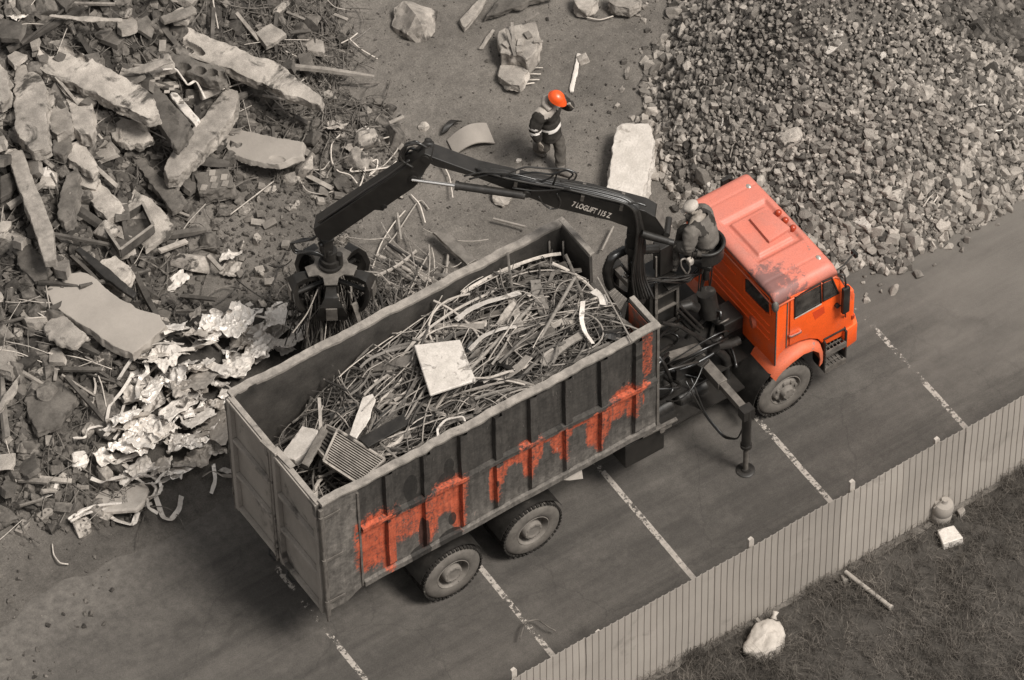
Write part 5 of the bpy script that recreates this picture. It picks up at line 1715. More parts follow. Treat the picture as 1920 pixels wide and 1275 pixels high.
# --- crane operator on the seat
ol = V((7.70, -.05, 2.74))
pose = dict(pelvis=(0, 0, .50), waist=(.05, 0, .66), chest=(.18, 0, .90), neck=(.20, 0, 1.05), headb=(.22, 0, 1.08), head=(.26, 0, 1.13), headt=(.285, 0, 1.19), look=(1.2, .35, .6),
            Rsho=(.18, -.20, .97), Relb=(.30, -.33, .73), Rwrist=(.45, -.20, .62), Lsho=(.20, .20, .96), Lelb=(.17, .30, .68), Lwrist=(.38, .22, .55),
            Rhip=(.05, -.10, .47), Rknee=(.47, -.16, .50), Rank=(.50, -.13, .13), Rheel=(.46, -.13, .08), Rtoe=(.64, -.15, .06),
            Lhip=(.05, .10, .47), Lknee=(.46, .18, .48), Lank=(.43, .20, .12), Lheel=(.39, .20, .07), Ltoe=(.56, .23, .05))
def jk2(c, J, F, Lf):
    r = c - J['chest'][0]
    if abs(r.dot(Lf) + .0) > .085 and r.z > -.05 and abs(r.dot(Lf)) < .19: return 1
    return 0
pose = {k_: tuple(1.12 * c_ for c_ in v_) for k_, v_ in pose.items()}
op, J, W, fw, up, sdv = person(ol, OF, pose, 'crane operator in pale cap and grey work jacket sitting behind the cab', ['cloth_jacket', 'cloth_dark'], ['cloth_mid'], boots='boot', bulk=1.38, jk_fn=jk2)
hd = J['head'][0] + up * .04
Rh = Matrix((fw, sdv, up)).transposed()
b = MB()
vs = []
rows = [(0, .115, .108), (.03, .125, .122), (.06, .128, .125), (.085, .105, .105), (.10, .06, .06), (.104, .002, .002)]
for z, a, c in rows:
    for k in range(n):
        t = 2 * math.pi * k / n
        vs.append(hd + Rh @ V((math.cos(t) * a - .005, math.sin(t) * c, z)))
b.add(vs, [(i * n + k, i * n + (k + 1) % n, (i + 1) * n + (k + 1) % n, (i + 1) * n + k) for i in range(len(rows) - 1) for k in range(n)] + [tuple(range(n))])
b.prism([hd + Rh @ V(q) for q in ((.08, -.085, .012), (.16, -.06, 0), (.185, 0, -.004), (.16, .06, 0), (.08, .085, .012))], up * .012)
b.build('cap', MT['cloth_pale'], op, smooth=R_(50))
b = MB(); b.tube([hd - fw * .09 + sdv * .05 - up * .01, hd - fw * .10 - up * .03, hd - fw * .09 - sdv * .05 - up * .01], .022, 8); b.build('hair', MT['cloth_mid'], op, smooth=True)
# ============================================================ SCRAP LOAD
rng = random.Random(77)
LX = [(0, 2.65), (.7, 2.85), (1.3, 3.22), (2.0, 3.40), (3.0, 3.56), (4.2, 3.70), (5.0, 3.70), (5.5, 3.62), (5.9, 3.3)]
def zl(x, y):
    for (a, h0), (c, h1) in zip(LX, LX[1:]):
        if a <= x <= c:
            h = h0 + (h1 - h0) * (x - a) / (c - a); break
    else:
        h = 2.65 if x < 0 else 3.3
    h -= (.10 * (y / 1.2) ** 2 if y > 0 else .02 * (y / 1.2) ** 2 - .04)
    if y < 0: h += .12 * sstep(1.6, 3, x) * min(1, -y)
    return h + .15 * fbm(x * 1.5, y * 1.5, 3, 3)
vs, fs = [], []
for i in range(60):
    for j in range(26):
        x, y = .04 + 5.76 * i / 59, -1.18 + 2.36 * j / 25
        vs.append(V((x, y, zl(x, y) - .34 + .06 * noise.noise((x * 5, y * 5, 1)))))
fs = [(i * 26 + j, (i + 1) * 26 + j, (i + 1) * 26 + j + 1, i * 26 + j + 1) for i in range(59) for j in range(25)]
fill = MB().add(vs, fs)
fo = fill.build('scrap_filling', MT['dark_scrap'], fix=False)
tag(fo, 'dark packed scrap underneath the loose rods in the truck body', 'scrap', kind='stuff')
def load_rod(r, top=True):
    for _ in range(50):
        x, y = r.uniform(.15, 5.7), r.uniform(-1.15, 1.12)
        if x < 1.1 and r.random() < .55: continue
        a = r.gauss(.30, .60) if r.random() < .62 else r.uniform(0, math.pi)
        ln = r.uniform(.7, 2.6)
        cv = r.gauss(0, .9) if r.random() < .7 else r.choice((-1, 1)) * r.uniform(1.8, 4.2)
        n = 12
        pts = []
        px, py = x, y
        lift = r.uniform(-.10, .10) if top else r.uniform(-.30, .02)
        slope = r.gauss(0, .12)
        w1, w2 = r.uniform(0, 6), r.uniform(.02, .07)
        for k in range(n):
            t = k / (n - 1)
            h = zl(min(max(px, .05), 5.8), py) + lift + slope * (t - .5) * ln + w2 * math.sin(w1 + t * 5)
            pts.append(V((px, py, h)))
            aa = a + cv * t
            px += math.cos(aa) * ln / (n - 1); py += math.sin(aa) * ln / (n - 1)
            if not (.05 < px < 5.80 and -1.17 < py < 1.16): break
        if len(pts) >= 6:
            # even out the bumps so that a bar stays a bar
            for _ in range(3):
                pts = [pts[0]] + [(pts[i - 1] + pts[i] * 2 + pts[i + 1]) / 4 for i in range(1, len(pts) - 1)] + [pts[-1]]
            return pts
    return None
def add_rod(b, r, pts):
    u = r.random()
    if u < .80: b.tube(pts, r.uniform(.006, .012), 6)
    elif u < .90: b.tube(pts, r.uniform(.016, .028), 4, flat=.22)
    elif u < .97: b.tube(pts, r.uniform(.014, .022), 8)
    else: b.tube(pts, r.uniform(.016, .026), 4, flat=.5)
m = MB()
for i in range(820):
    p = load_rod(rng, False)
    if p: add_rod(m, rng, p)
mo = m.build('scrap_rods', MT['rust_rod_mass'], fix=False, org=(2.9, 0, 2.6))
tag(mo, 'thick tangle of thin rusty bars filling the truck body', 'scrap', kind='stuff')
n = 0
while n < 170:
    p = load_rod(rng, True)
    if not p: continue
    b = MB(); add_rod(b, rng, p)
    o = b.build('steel_bar', MT['rust_rod'], smooth=R_(50), fix=False)
    tag(o, 'bent rusty steel bar lying loose on top of the scrap in the truck body', 'steel bar', 'loose bars on the truck load')
    n += 1
def face_px(pxs, P, Nn):
    return [atp(x, y, P, Nn) for x, y in pxs]
def roughen(o, amp, scoops, Nn, seed, vox=.015):
    """turn a clean slab into rough broken concrete; scoops are bores broken open from above"""
    md = o.modifiers.new('remesh', 'REMESH'); md.mode = 'VOXEL'; md.voxel_size = vox
    bpy.context.view_layer.update()
    m2 = bpy.data.meshes.new_from_object(o.evaluated_get(bpy.context.evaluated_depsgraph_get()))
    o.modifiers.clear(); o.data = m2
    o0 = V(o.location)
    nrm = [v.normal.copy() for v in m2.vertices]
    for v, nn in zip(m2.vertices, nrm):
        c = v.co
        side = 1 - abs(nn.dot(Nn))
        k = amp * (1 + 1.2 * side)
        vd, vp = noise.voronoi((c.x * 5.0, c.y * 5.0, c.z * 5.0 + seed))
        vd2, vp2 = noise.voronoi((c.x * 13, c.y * 13, c.z * 13 + seed))
        d = k * ((.10 + 1.3 * side) * (1.3 * (.45 - vd[0]) + .6 * (.45 - vd2[0])) + (.35 + .65 * side) * fbm(c.x * 3.2, c.y * 3.2, c.z * 3.2 + seed, 2) + .30 * noise.noise((c.x * 24, c.y * 24, c.z * 24)))
        p = c + nn * d
        if scoops and nn.dot(Nn) > -.3:
            for S, u, sw, dep in scoops:
                q = p + o0 - S
                ul = u.length; ud = u / ul; sv = Nn.cross(ud)
                a, b_ = q.dot(ud) / ul, q.dot(sv) / sw
                e = a * a + b_ * b_
                if e < 1 and q.dot(Nn) > -dep * 1.3:
                    p = p - Nn * (dep * (1 - e * e) ** .5)
        v.co = p
    m2.polygons.foreach_set('use_smooth', [True] * len(m2.polygons))
    m2.set_sharp_from_angle(angle=R_(26))
def plate(name, pxs, z, tilt, th, mat, label, cat, bevel=.004, jit=0.0, sub=0.08, under=0, seed=1, bores=None, up=None, smooth=False, rough=0, scoops=None):
    """a plate or slab whose upper outline is given in photo pixels, lying at height z (up: above the yard) with slope tilt"""
    r = random.Random(seed + int(pxs[0][0]))
    cx, cy = sum(q[0] for q in pxs) / len(pxs), sum(q[1] for q in pxs) / len(pxs)
    if up is not None:
        g0 = atg(cx, cy, up); P = g0
    else:
        P = atz(cx, cy, z)
    Nn = V((-tilt[0], -tilt[1], 1)).normalized()
    top = face_px(pxs, P, Nn)
    if jit:
        out = []
        for i in range(len(top)):
            a, c = top[i], top[(i + 1) % len(top)]
            k = max(1, int((c - a).length / sub))
            for t in range(k):
                q = a.lerp(c, t / k)
                if t: q = q + V((r.gauss(0, jit), r.gauss(0, jit), 0)) 
                q = q - Nn * ((q - P).dot(Nn))
                out.append(q)
        top = out
    n = len(top)
    cen = sum(top, V()) / n
    bm = bmesh.new()
    levels = max(1, int(th / .07)) if jit else 1
    rings = []
    for l in range(levels + 1):
        ring = []
        for q in top:
            p = q - Nn * (th * l / levels)
            if jit and l:
                d = (q - cen).normalized()
                p += d * r.gauss(under * l / levels, jit * 1.3) + Nn * r.gauss(0, jit * .4)
            ring.append(bm.verts.new(p))
        rings.append(ring)
    bm.faces.new(rings[0]); bm.faces.new(rings[-1][::-1])
    for l in range(levels):
        for i in range(n):
            bm.faces.new((rings[l][i], rings[l + 1][i], rings[l + 1][(i + 1) % n], rings[l][(i + 1) % n]))
    bmesh.ops.recalc_face_normals(bm, faces=bm.faces)
    if bevel and not bores:
        es = [e for e in bm.edges if len(e.link_faces) == 2 and e.calc_face_angle(0) > .9]
        bmesh.ops.bevel(bm, geom=es, offset=bevel, segments=1, affect='EDGES', clamp_overlap=True)
    o0 = V((cen.x, cen.y, cen.z - th))
    for v in bm.verts: v.co -= o0
    me = bpy.data.meshes.new(name); bm.to_mesh(me); bm.free()
    me.materials.append(MT[mat])
    o = bpy.data.objects.new(name, me); o.location = o0
    COL.objects.link(o); ORG[o.name] = o0
    if bores:
        for (ax, ay), (bx_, by_), rad, dep in bores:
            A_, B_ = atp(ax, ay, P - Nn * dep, Nn), atp(bx_, by_, P - Nn * dep, Nn)
            cbm = MB(); cbm.cyl(A_, B_, rad, 16)
            co = cbm.build('bore_cut', MT[mat])
            md = o.modifiers.new('bore', 'BOOLEAN'); md.operation = 'DIFFERENCE'; md.solver = 'EXACT'; md.object = co
            bpy.context.view_layer.update()
            m2 = bpy.data.meshes.new_from_object(o.evaluated_get(bpy.context.evaluated_depsgraph_get()))
            o.modifiers.clear(); o.data = m2
            bpy.data.objects.remove(co)
    if rough: roughen(o, rough, scoops and [(atp(sx, sy, P, Nn), (atp(sx + ux, sy + uy, P, Nn) - atp(sx, sy, P, Nn)), sw, sd2) for sx, sy, ux, uy, sw, sd2 in scoops], Nn, seed)
    tag(o, label, cat, kind='thing')
    o['_P'] = tuple(P); o['_N'] = tuple(Nn)
    return o, P, Nn
def ribbon(name, pxs, zs, wd, mat, label, cat, th=.006, group=None, on='z', twist=0.0, seed=0):
    """a bent flat strip through photo pixels at given heights (or heights above the yard)"""
    pts = [atz(x, y, z) if on == 'z' else atg(x, y, z) for (x, y), z in zip(pxs, zs if isinstance(zs, (list, tuple)) else [zs] * len(pxs))]
    pts = smooth_path(pts, 6, 2)
    r = random.Random(seed)
    b = MB(); vs = []
    for i, p in enumerate(pts):
        t = (pts[min(i + 1, len(pts) - 1)] - pts[max(0, i - 1)]).normalized()
        s = t.cross(V((math.sin(twist * i), .3 * math.cos(twist * i), 1))).normalized()
        w_ = wd / 2 * (1 + .25 * noise.noise((i * .4, seed, 0)))
        u = s.cross(t)
        vs += [p - s * w_ - u * th, p + s * w_ - u * th, p + s * w_ + u * th + u * .015 * noise.noise((i * .7, seed, 1)), p - s * w_ + u * th]
    n = len(pts)
    b.add(vs, [(i * 4 + q, (i + 1) * 4 + q, (i + 1) * 4 + (q + 1) % 4, i * 4 + (q + 1) % 4) for i in range(n - 1) for q in range(4)] + [(0, 1, 2, 3), tuple((n - 1) * 4 + q for q in range(4))])
    o = b.build(name, MT[mat], smooth=R_(40))
    return tag(o, label, cat, group)
plate('white_scrap_sheet', ((776, 646), (862, 636), (892, 712), (806, 740)), 3.86, (.02, -.10), .05, 'white_scrap', 'square scratched white panel lying on top of the scrap in the truck', 'panel', bevel=.012)
plate('steel_channel', ((672, 822), (797, 752), (806, 772), (690, 838)), 3.52, (.1, 0), .06, 'black_worn', 'long dark steel channel leading away from the white panel in the truck', 'steel channel')
plate('wooden_board', ((565, 868), (604, 798), (614, 806), (577, 874)), 3.35, (.0, -.3), .04, 'wood', 'narrow wooden slat beside the ribbed crate panel in the truck', 'wooden slat', jit=.003)
plate('pale_block', ((523, 858), (566, 798), (596, 806), (588, 838), (552, 862)), 3.18, (.25, -.2), .16, 'white_scrap', 'pale crumbling block at the rear of the truck load', 'block', jit=.008, bevel=.008)
plate('torn_sheet', ((655, 815), (680, 745), (698, 738), (704, 748), (690, 790), (668, 822)), 3.55, (.1, -.25), .02, 'white_scrap', 'upright torn whitish sheet between channel and crate panel in the truck', 'sheet metal', jit=.005)
# ribbed crate panels
def ribbed(pxs, z, tilt, nrib, label, mat, along):
    cx, cy = sum(q[0] for q in pxs) / 4, sum(q[1] for q in pxs) / 4
    P = atz(cx, cy, z); Nn = V((-tilt[0], -tilt[1], 1)).normalized()
    q = face_px(pxs, P, Nn)
    root = empty('radiator_panel', (P.x, P.y, P.z - .1), label, 'radiator')
    b = MB()
    b.prism([p - Nn * .03 for p in q], -Nn * .03)
    b.build('back_plate', MT['black_worn'], root)
    b = MB()
    for i in range(nrib):
        t = (i + .5) / nrib
        a, c = q[0].lerp(q[3], t), q[1].lerp(q[2], t)
        b.bar(a, c, (q[3] - q[0]).length / nrib * .45, .05, Nn)
    b.build('rib', MT[mat], root, bevel=.003)
    b = MB()
    for a, c in ((q[0], q[1]), (q[3], q[2]), (q[1], q[2]), (q[0], q[3])):
        b.bar(a, c, .03, .07, Nn)
    b.build('frame', MT['wood'], root, bevel=.004)
    return root
ribbed(((633, 806), (722, 862), (672, 908), (606, 865)), 3.35, (.1, .25), 15, 'pale ribbed panel leaning on the near wall at the rear of the truck load', 'wood', 0)
ribbed(((612, 799), (640, 812), (612, 862), (592, 840)), 3.25, (-.2, -.2), 7, 'dark ribbed panel standing between pale block and ribbed panel in the truck', 'wood_dark', 0)
for i, (pl, z, wd, lab) in enumerate((
        (((855, 600), (880, 580), (912, 566), (950, 556), (975, 548)), (3.72, 3.78, 3.80, 3.80, 3.78), .10, 'crumpled white strip left of the load top in the truck'),
        (((880, 656), (905, 630), (940, 616), (968, 612)), (3.75, 3.85, 3.9, 3.88), .075, 'bright white strip just behind the white panel in the truck'),
        (((1093, 565), (1090, 600), (1096, 622), (1112, 644)), (3.95, 3.98, 3.96, 3.93), .07, 'forked white strip near the front of the truck load'),
        (((1112, 545), (1130, 558), (1132, 572)), (3.9, 3.92, 3.9), .12, 'small white sheet scrap by the cut out front wall of the truck'),
        (((822, 822), (820, 804), (836, 786), (868, 780), (872, 790)), (3.75, 3.78, 3.8, 3.82, 3.8), .035, 'curled white hose end by the near wall of the truck'),
        (((1012, 545), (1030, 530), (1038, 510), (1050, 506)), (3.7, 3.78, 3.85, 3.85), .06, 'broad grey band bent upward near the front of the truck load'),
        (((960, 540), (1000, 520), (1060, 508), (1090, 505)), (3.62, 3.65, 3.66, 3.66), .09, 'wide dull strip along the far wall in the front of the truck'),
        (((560, 905), (600, 880), (630, 850)), (2.8, 2.9, 3.0), .06, 'dark strip in the hollow behind the tail doors'),
        (((552, 868), (600, 888), (640, 925)), (2.95, 2.92, 2.9), .05, 'dark bar lying across the hollow behind the tail doors'))):
    ribbon('metal_strip', pl, z, wd, 'white_scrap' if i < 5 else ('dull_steel' if i < 7 else 'black_worn'), lab, 'metal strip', seed=i, twist=.05)
for i, (a, c, z, r, lab) in enumerate((((868, 705), (1010, 560), 3.72, .03, 'long straight pipe behind the white panel in the truck'), ((1010, 640), (1078, 520), 3.95, .028, 'long grey pipe pointing at the front wall of the truck'),
        ((1120, 520), (1185, 640), 3.96, .014, 'thin pale rod slanting down at the front of the truck load'), ((640, 560), (905, 700), 3.3, .02, 'x'))):
    if lab == 'x': continue
    b = MB(); b.tube([atz(*a, z), atz((a[0] + c[0]) / 2, (a[1] + c[1]) / 2, z + .04), atz(*c, z)], r, 8)
    tag(b.build('scrap_pipe', MT['rust_rod'], smooth=R_(50)), lab, 'pipe')
b = MB(); q = [atp(*p, V((5.9, 0, 3.7)), V((-.35, .1, 1)).normalized()) for p in ((1140, 548), (1152, 540), (1176, 560), (1162, 582))]
b.prism(q, V((0, 0, -.02)))
for i in range(8):
    for j in range(6):
        p = q[0].lerp(q[1], (i + .5) / 8).lerp(q[3].lerp(q[2], (i + .5) / 8), (j + .5) / 6)
        b.ball(p, (.014, .008, .008), 6, 3)
tag(b.build('tread_plate', MT['dull_steel']), 'grey tread plate stuck behind the front wall of the truck load', 'plate')

rg = random.Random(404)
for i in range(46):
    x, y = rg.uniform(.9, 5.6), rg.uniform(-1.0, .95)
    a = rg.gauss(.3, .8); ln = rg.uniform(.3, 1.0)
    z = zl(x, y) - .03
    A_ = V((x, y, z)); B_ = V((x + math.cos(a) * ln, y + math.sin(a) * ln, 0))
    if not (.1 < B_.x < 5.7 and -1.12 < B_.y < 1.1): continue
    B_.z = zl(B_.x, B_.y) - .03 + rg.uniform(-.1, .12)
    m_ = A_.lerp(B_, .5) + V((rg.uniform(-.06, .06), rg.uniform(-.06, .06), rg.uniform(-.03, .08)))
    pts = smooth_path([A_, m_, B_], 5, 2)
    b = MB(); wd = rg.uniform(.035, .09); vs = []
    for k, p in enumerate(pts):
        t_ = (pts[min(k + 1, len(pts) - 1)] - pts[max(0, k - 1)]).normalized()
        s_ = t_.cross(V((math.sin(i), math.cos(i * 1.7), 1.4)).normalized()).normalized(); u_ = s_.cross(t_)
        w_ = wd * (1 + .3 * noise.noise((k * .5, i, 0)))
        vs += [p - s_ * w_, p + s_ * w_, p + s_ * w_ * .9 + u_ * (.012 + .03 * (i % 3 == 0)), p - s_ * w_ * .9 + u_ * .012]
    n_ = len(pts)
    b.add(vs, [(k * 4 + q, (k + 1) * 4 + q, (k + 1) * 4 + (q + 1) % 4, k * 4 + (q + 1) % 4) for k in range(n_ - 1) for q in range(4)] + [(0, 1, 2, 3), tuple((n_ - 1) * 4 + q for q in range(4))])
    tag(b.build('scrap_plate', MT[('rust_rod', 'black_worn', 'rust_rod', 'grey_sheet', 'dull_steel')[i % 5]]), 'twisted flat piece of scrap metal caught among the bars in the truck body', 'scrap', 'flat scrap pieces in the truck load')
# ============================================================ DEBRIS YARD
def inpoly(x, y, poly):
    c = False
    j = len(poly) - 1
    for i in range(len(poly)):
        if (poly[i][1] > y) != (poly[j][1] > y) and x < (poly[j][0] - poly[i][0]) * (y - poly[i][1]) / (poly[j][1] - poly[i][1]) + poly[i][0]:
            c = not c
        j = i
    return c
CONC = [
    # outline in photo pixels, top height above the yard, slope, thickness, material, label, bores
    ('concrete_slab', ((303, 62), (320, 46), (352, 48), (378, 62), (450, 92), (522, 118), (560, 150), (604, 182), (600, 198), (546, 180), (470, 148), (420, 126), (370, 112), (330, 92), (308, 76)), .62, (.10, .06), .20, 'concrete', 'long pale hollow slab with open round bores at its upper left end', [(324, 66, 17, 11, .10, .17), (360, 90, 24, 12, .085, .15)]),
    ('concrete_slab', ((270, 76), (300, 64), (332, 92), (372, 114), (420, 128), (424, 142), (408, 152), (370, 142), (330, 126), (286, 110)), .42, (.05, -.12), .20, 'concrete_dark', 'dark hollow slab fragment with a row of round bores under the long pale slab', [(345, 125, 12, 4, .085, .18), (375, 132, 10, 4, .085, .18), (398, 136, 8, 5, .075, .17), (417, 141, 7, 6, .07, .15)]),
    ('concrete_slab', ((60, 118), (78, 82), (108, 74), (165, 106), (230, 142), (286, 176), (298, 214), (276, 222), (240, 204), (200, 186), (150, 160), (86, 138)), .60, (.06, .0), .22, 'concrete', 'broad hollow slab with two bores on its rounded upper left end', [(72, 114, 7, 10, .08, .17), (92, 92, 15, 10, .11, .19), (142, 100, 24, 15, .055, .09)]),
    ('masonry_slab', ((180, 76), (216, 60), (250, 100), (300, 165), (360, 232), (348, 256), (330, 276), (310, 250), (270, 190), (225, 130)), .38, (.05, -.1), .16, 'concrete_dark', 'dark tiled masonry strip running down between the two hollow slabs', None),
    ('concrete_slab', ((28, 122), (54, 120), (70, 138), (84, 156), (86, 220), (92, 274), (62, 284), (30, 246), (26, 190)), .48, (.1, -.15), .22, 'concrete', 'upright rough slab in the far left of the heap', None),
    ('concrete_slab', ((-8, 110), (14, 132), (18, 184), (2, 196), (-8, 190)), .45, (.1, 0), .2, 'concrete', 'slab end cut off by the left picture edge near the top', None),
    ('concrete_lump', ((92, 216), (104, 190), (124, 188), (134, 220), (136, 240), (106, 252), (92, 240)), .40, (0, -.2), .22, 'concrete', 'left one of two rough concrete lumps side by side below the broad hollow slab', None),
    ('concrete_lump', ((122, 176), (158, 168), (172, 190), (176, 240), (170, 252), (150, 250), (136, 236), (130, 205)), .46, (0, -.2), .24, 'concrete', 'right one of two rough concrete lumps side by side below the broad hollow slab', None),
    ('concrete_slab', ((194, 222), (222, 218), (270, 226), (288, 258), (286, 264), (242, 270), (216, 262)), .32, (.1, -.1), .12, 'concrete', 'small flat slab in the gap between the lumps and the tiled strip', None),
    ('concrete_beam', ((308, 318), (320, 288), (372, 226), (425, 164), (447, 170), (444, 195), (434, 216), (408, 252), (366, 296), (336, 330), (314, 332)), .62, (-.05, -.1), .24, 'concrete', 'pale rough concrete beam lying diagonally in the middle of the heap', None),
    ('concrete_slab', ((414, 258), (424, 242), (440, 240), (510, 256), (570, 266), (566, 292), (548, 296), (522, 308), (470, 300), (434, 288)), .38, (0, -.22), .10, 'concrete_smooth', 'light smooth slab pierced by one small hole at the foot of the beam', [(447, 272, 5, 1, .06, .15), (520, 298, 14, 4, .08, .03)]),
    ('tiled_block', ((362, 326), (396, 318), (428, 315), (436, 350), (404, 356), (372, 362)), .30, (.05, -.1), .26, 'concrete_dark', 'cubic block with tiles on top lying below the diagonal beam', None),
    ('timber', ((12, 282), (42, 280), (60, 330), (98, 424), (105, 486), (82, 488), (70, 450), (54, 400), (30, 340)), .52, (.05, -.1), .14, 'wood', 'long pale plank running down the left side of the heap', None),
    ('concrete_slab', ((108, 400), (112, 360), (124, 328), (148, 312), (146, 370), (134, 412), (120, 420)), .40, (.1, -.2), .16, 'concrete_dark', 'narrow pointed slab right of the long pale plank', None),
    ('concrete_slab', ((232, 276), (262, 290), (300, 330), (347, 370), (340, 386), (322, 396), (296, 360), (256, 310)), .34, (.05, -.1), .10, 'concrete_dark', 'dark jagged slab edge above the litter of broken bricks', None),
    ('concrete_slab', ((156, 356), (166, 336), (182, 332), (232, 388), (226, 400), (202, 412), (178, 386)), .42, (.1, -.1), .12, 'concrete', 'rounded pale slab tilted beside the broken wooden box', None),
    ('concrete_slab', ((232, 388), (250, 352), (290, 380), (325, 420), (312, 440), (272, 468), (250, 440)), .26, (.08, -.06), .10, 'concrete', 'flat broken slab covered with loose bricks near the wooden box', None),
    ('concrete_slab', ((84, 546), (112, 514), (164, 512), (190, 532), (220, 556), (236, 566), (262, 580), (300, 590), (312, 610), (290, 630), (248, 664), (205, 642), (150, 606), (100, 574)), .40, (.03, -.04), .16, 'concrete_smooth', 'big smooth flat slab in the middle of the left edge', None),
    ('concrete_slab', ((82, 612), (104, 582), (130, 600), (166, 632), (142, 650), (112, 644), (86, 626)), .44, (.1, -.25), .06, 'concrete', 'thin square slab piece leaning on the big smooth slab', None),
    ('concrete_lump', ((174, 502), (192, 486), (216, 478), (246, 504), (240, 520), (224, 536), (196, 526)), .30, (.1, -.1), .24, 'concrete', 'angular block above the big smooth slab', None),
    ('concrete_lump', ((20, 455), (42, 448), (66, 470), (90, 500), (86, 522), (64, 528), (40, 500)), .30, (.1, -.1), .2, 'concrete_dark', 'greyish block lying at the lower end of the long pale plank', None),
    ('concrete_lump', ((-6, 690), (20, 698), (30, 680), (30, 655), (12, 645), (-6, 650)), .28, (0, -.1), .2, 'concrete', 'light rounded block at the left picture edge below the smooth slab', None),
    ('concrete_slab', ((-4, 760), (22, 722), (38, 700), (30, 730), (12, 752), (-4, 774)), .25, (0, 0), .06, 'wood', 'splintered board end at the left picture edge', None),
    ('concrete_slab', ((60, 690), (90, 680), (120, 722), (146, 745), (132, 770), (104, 800), (70, 812), (50, 770), (48, 720)), .16, (.05, 0), .10, 'concrete_dark', 'dusty broken floor piece sprinkled with white crumbs', None),
    ('concrete_slab', ((-4, 945), (20, 955), (36, 972), (10, 978), (-4, 978)), .20, (.05, 0), .1, 'concrete_dark', 'grey triangular slab at the lower left edge of the heap', None),
    ('concrete_lump', ((98, 262), (130, 252), (132, 275), (118, 290), (100, 285)), .34, (0, -.1), .2, 'concrete_dark', 'lump right below the upright rough slab', None),
    ('concrete_lump', ((122, 275), (150, 260), (170, 285), (186, 318), (172, 326), (150, 308), (130, 300)), .34, (0, -.1), .16, 'concrete', 'bent concrete piece right of the lower end of the upright slab', None),
    ('concrete_block', ((1138, 352), (1150, 270), (1156, 238), (1166, 231), (1216, 230), (1222, 240), (1226, 268), (1222, 300), (1206, 362), (1200, 372), (1168, 362)), .42, (.0, -.02), .40, 'white_block', 'big long white concrete block lying on the dirt beside the gravel heap', None),
    ('concrete_slab', ((933, 142), (938, 122), (960, 110), (984, 112), (990, 132), (974, 160), (956, 158)), .20, (.05, -.2), .14, 'concrete', 'flat pale lump with thin rods sticking out of its right side', None),
    ('concrete_slab', ((912, 30), (962, 12), (1000, 0), (1040, -10), (1000, -14), (940, -8)), .2, (0, 0), .1, 'concrete_dark', 'dark slab corner at the top picture edge', None),
    ('concrete_lump', ((1076, 0), (1084, 14), (1100, 18), (1120, 2), (1120, -12), (1080, -10)), .25, (0, 0), .2, 'concrete', 'left one of two boulders at the top picture edge', None),
    ('concrete_lump', ((1140, 2), (1156, 12), (1180, 16), (1198, 6), (1200, -12), (1142, -12)), .28, (0, 0), .2, 'concrete', 'right one of two boulders at the top picture edge', None),
    ('plank', ((866, 46), (862, 36), (884, 12), (902, -6), (912, -2), (900, 16), (880, 44), (872, 52)), .14, (0, 0), .08, 'wood', 'short thick beam end right of the round boulder at the top', None),
    ('plank', ((1068, 168), (1074, 140), (1082, 100), (1089, 101), (1084, 130), (1076, 171)), .05, (0, 0), .025, 'white_scrap', 'clean white batten lying on the bare dirt', None),
    ('plank', ((897, 90), (922, 54), (928, 56), (906, 90)), .08, (0, 0), .03, 'wood', 'small grooved batten left of the brickwork lump', None),
    ('plank', ((92, 30), (96, 26), (160, 30), (228, 34), (228, 40), (150, 38)), .62, (0, 0), .03, 'wood', 'thin straight batten lying across the top left of the heap', None),
    ('plank', ((300, 30), (360, 10), (366, 14), (368, 24), (310, 42)), .55, (0, 0), .05, 'wood', 'split board above the long pale hollow slab', None),
    ('plank', ((224, 132), (300, 112), (324, 116), (304, 122), (262, 136)), .72, (0, 0), .03, 'wood', 'thin curved board across the masonry strip', None),
    ('steel_channel', ((812, 436), (832, 426), (892, 486), (876, 496)), .30, (.1, .1), .05, 'dull_steel', 'wide grey steel channel leaning behind the far wall of the truck', None),
    ('plank', ((690, 712), (420, 640), (415, 632), (700, 700)), .02, (0, 0), .02, 'wood', 'x', None),
    ('timber', ((318, 176), (326, 168), (346, 190), (374, 222), (366, 234), (344, 212)), .46, (0, 0), .09, 'white_scrap', 'bright white pipe piece lying under the diagonal beam', None),
    ('wood_board', ((0, 330), (20, 322), (28, 340), (18, 362), (0, 372)), .35, (0, 0), .1, 'wood_dark', 'dark board at the left picture edge beside the long pale plank', None),
    ('timber', ((140, 468), (150, 462), (200, 500), (256, 548), (250, 558), (196, 520)), .42, (0, 0), .07, 'black_worn', 'black pipe slanting down over the edge of the smooth slab', None),
]
for i, (nm, pl, up, tl, th, mt, lab, bores) in enumerate(CONC):
    if lab == 'x': continue
    wood = nm in ('timber', 'plank', 'steel_channel', 'wood_board')
    smooth_edge = mt in ('white_block',)
    plate(nm, pl, 0, tl, th, mt, lab, {'concrete_slab': 'concrete slab', 'masonry_slab': 'masonry', 'concrete_lump': 'concrete lump', 'concrete_beam': 'concrete beam', 'tiled_block': 'block', 'timber': 'timber', 'concrete_block': 'concrete block', 'plank': 'plank', 'steel_channel': 'steel channel', 'wood_board': 'board'}[nm],
          bevel=0 if not wood else .005, jit=.004 if wood else (.012 if not smooth_edge else .010), sub=.09, under=.03, seed=i, up=up, rough=0 if nm in ('steel_channel',) or 'steel' in mt else (.006 if wood else (.005 if mt == 'concrete_smooth' else .013)), scoops=bores)
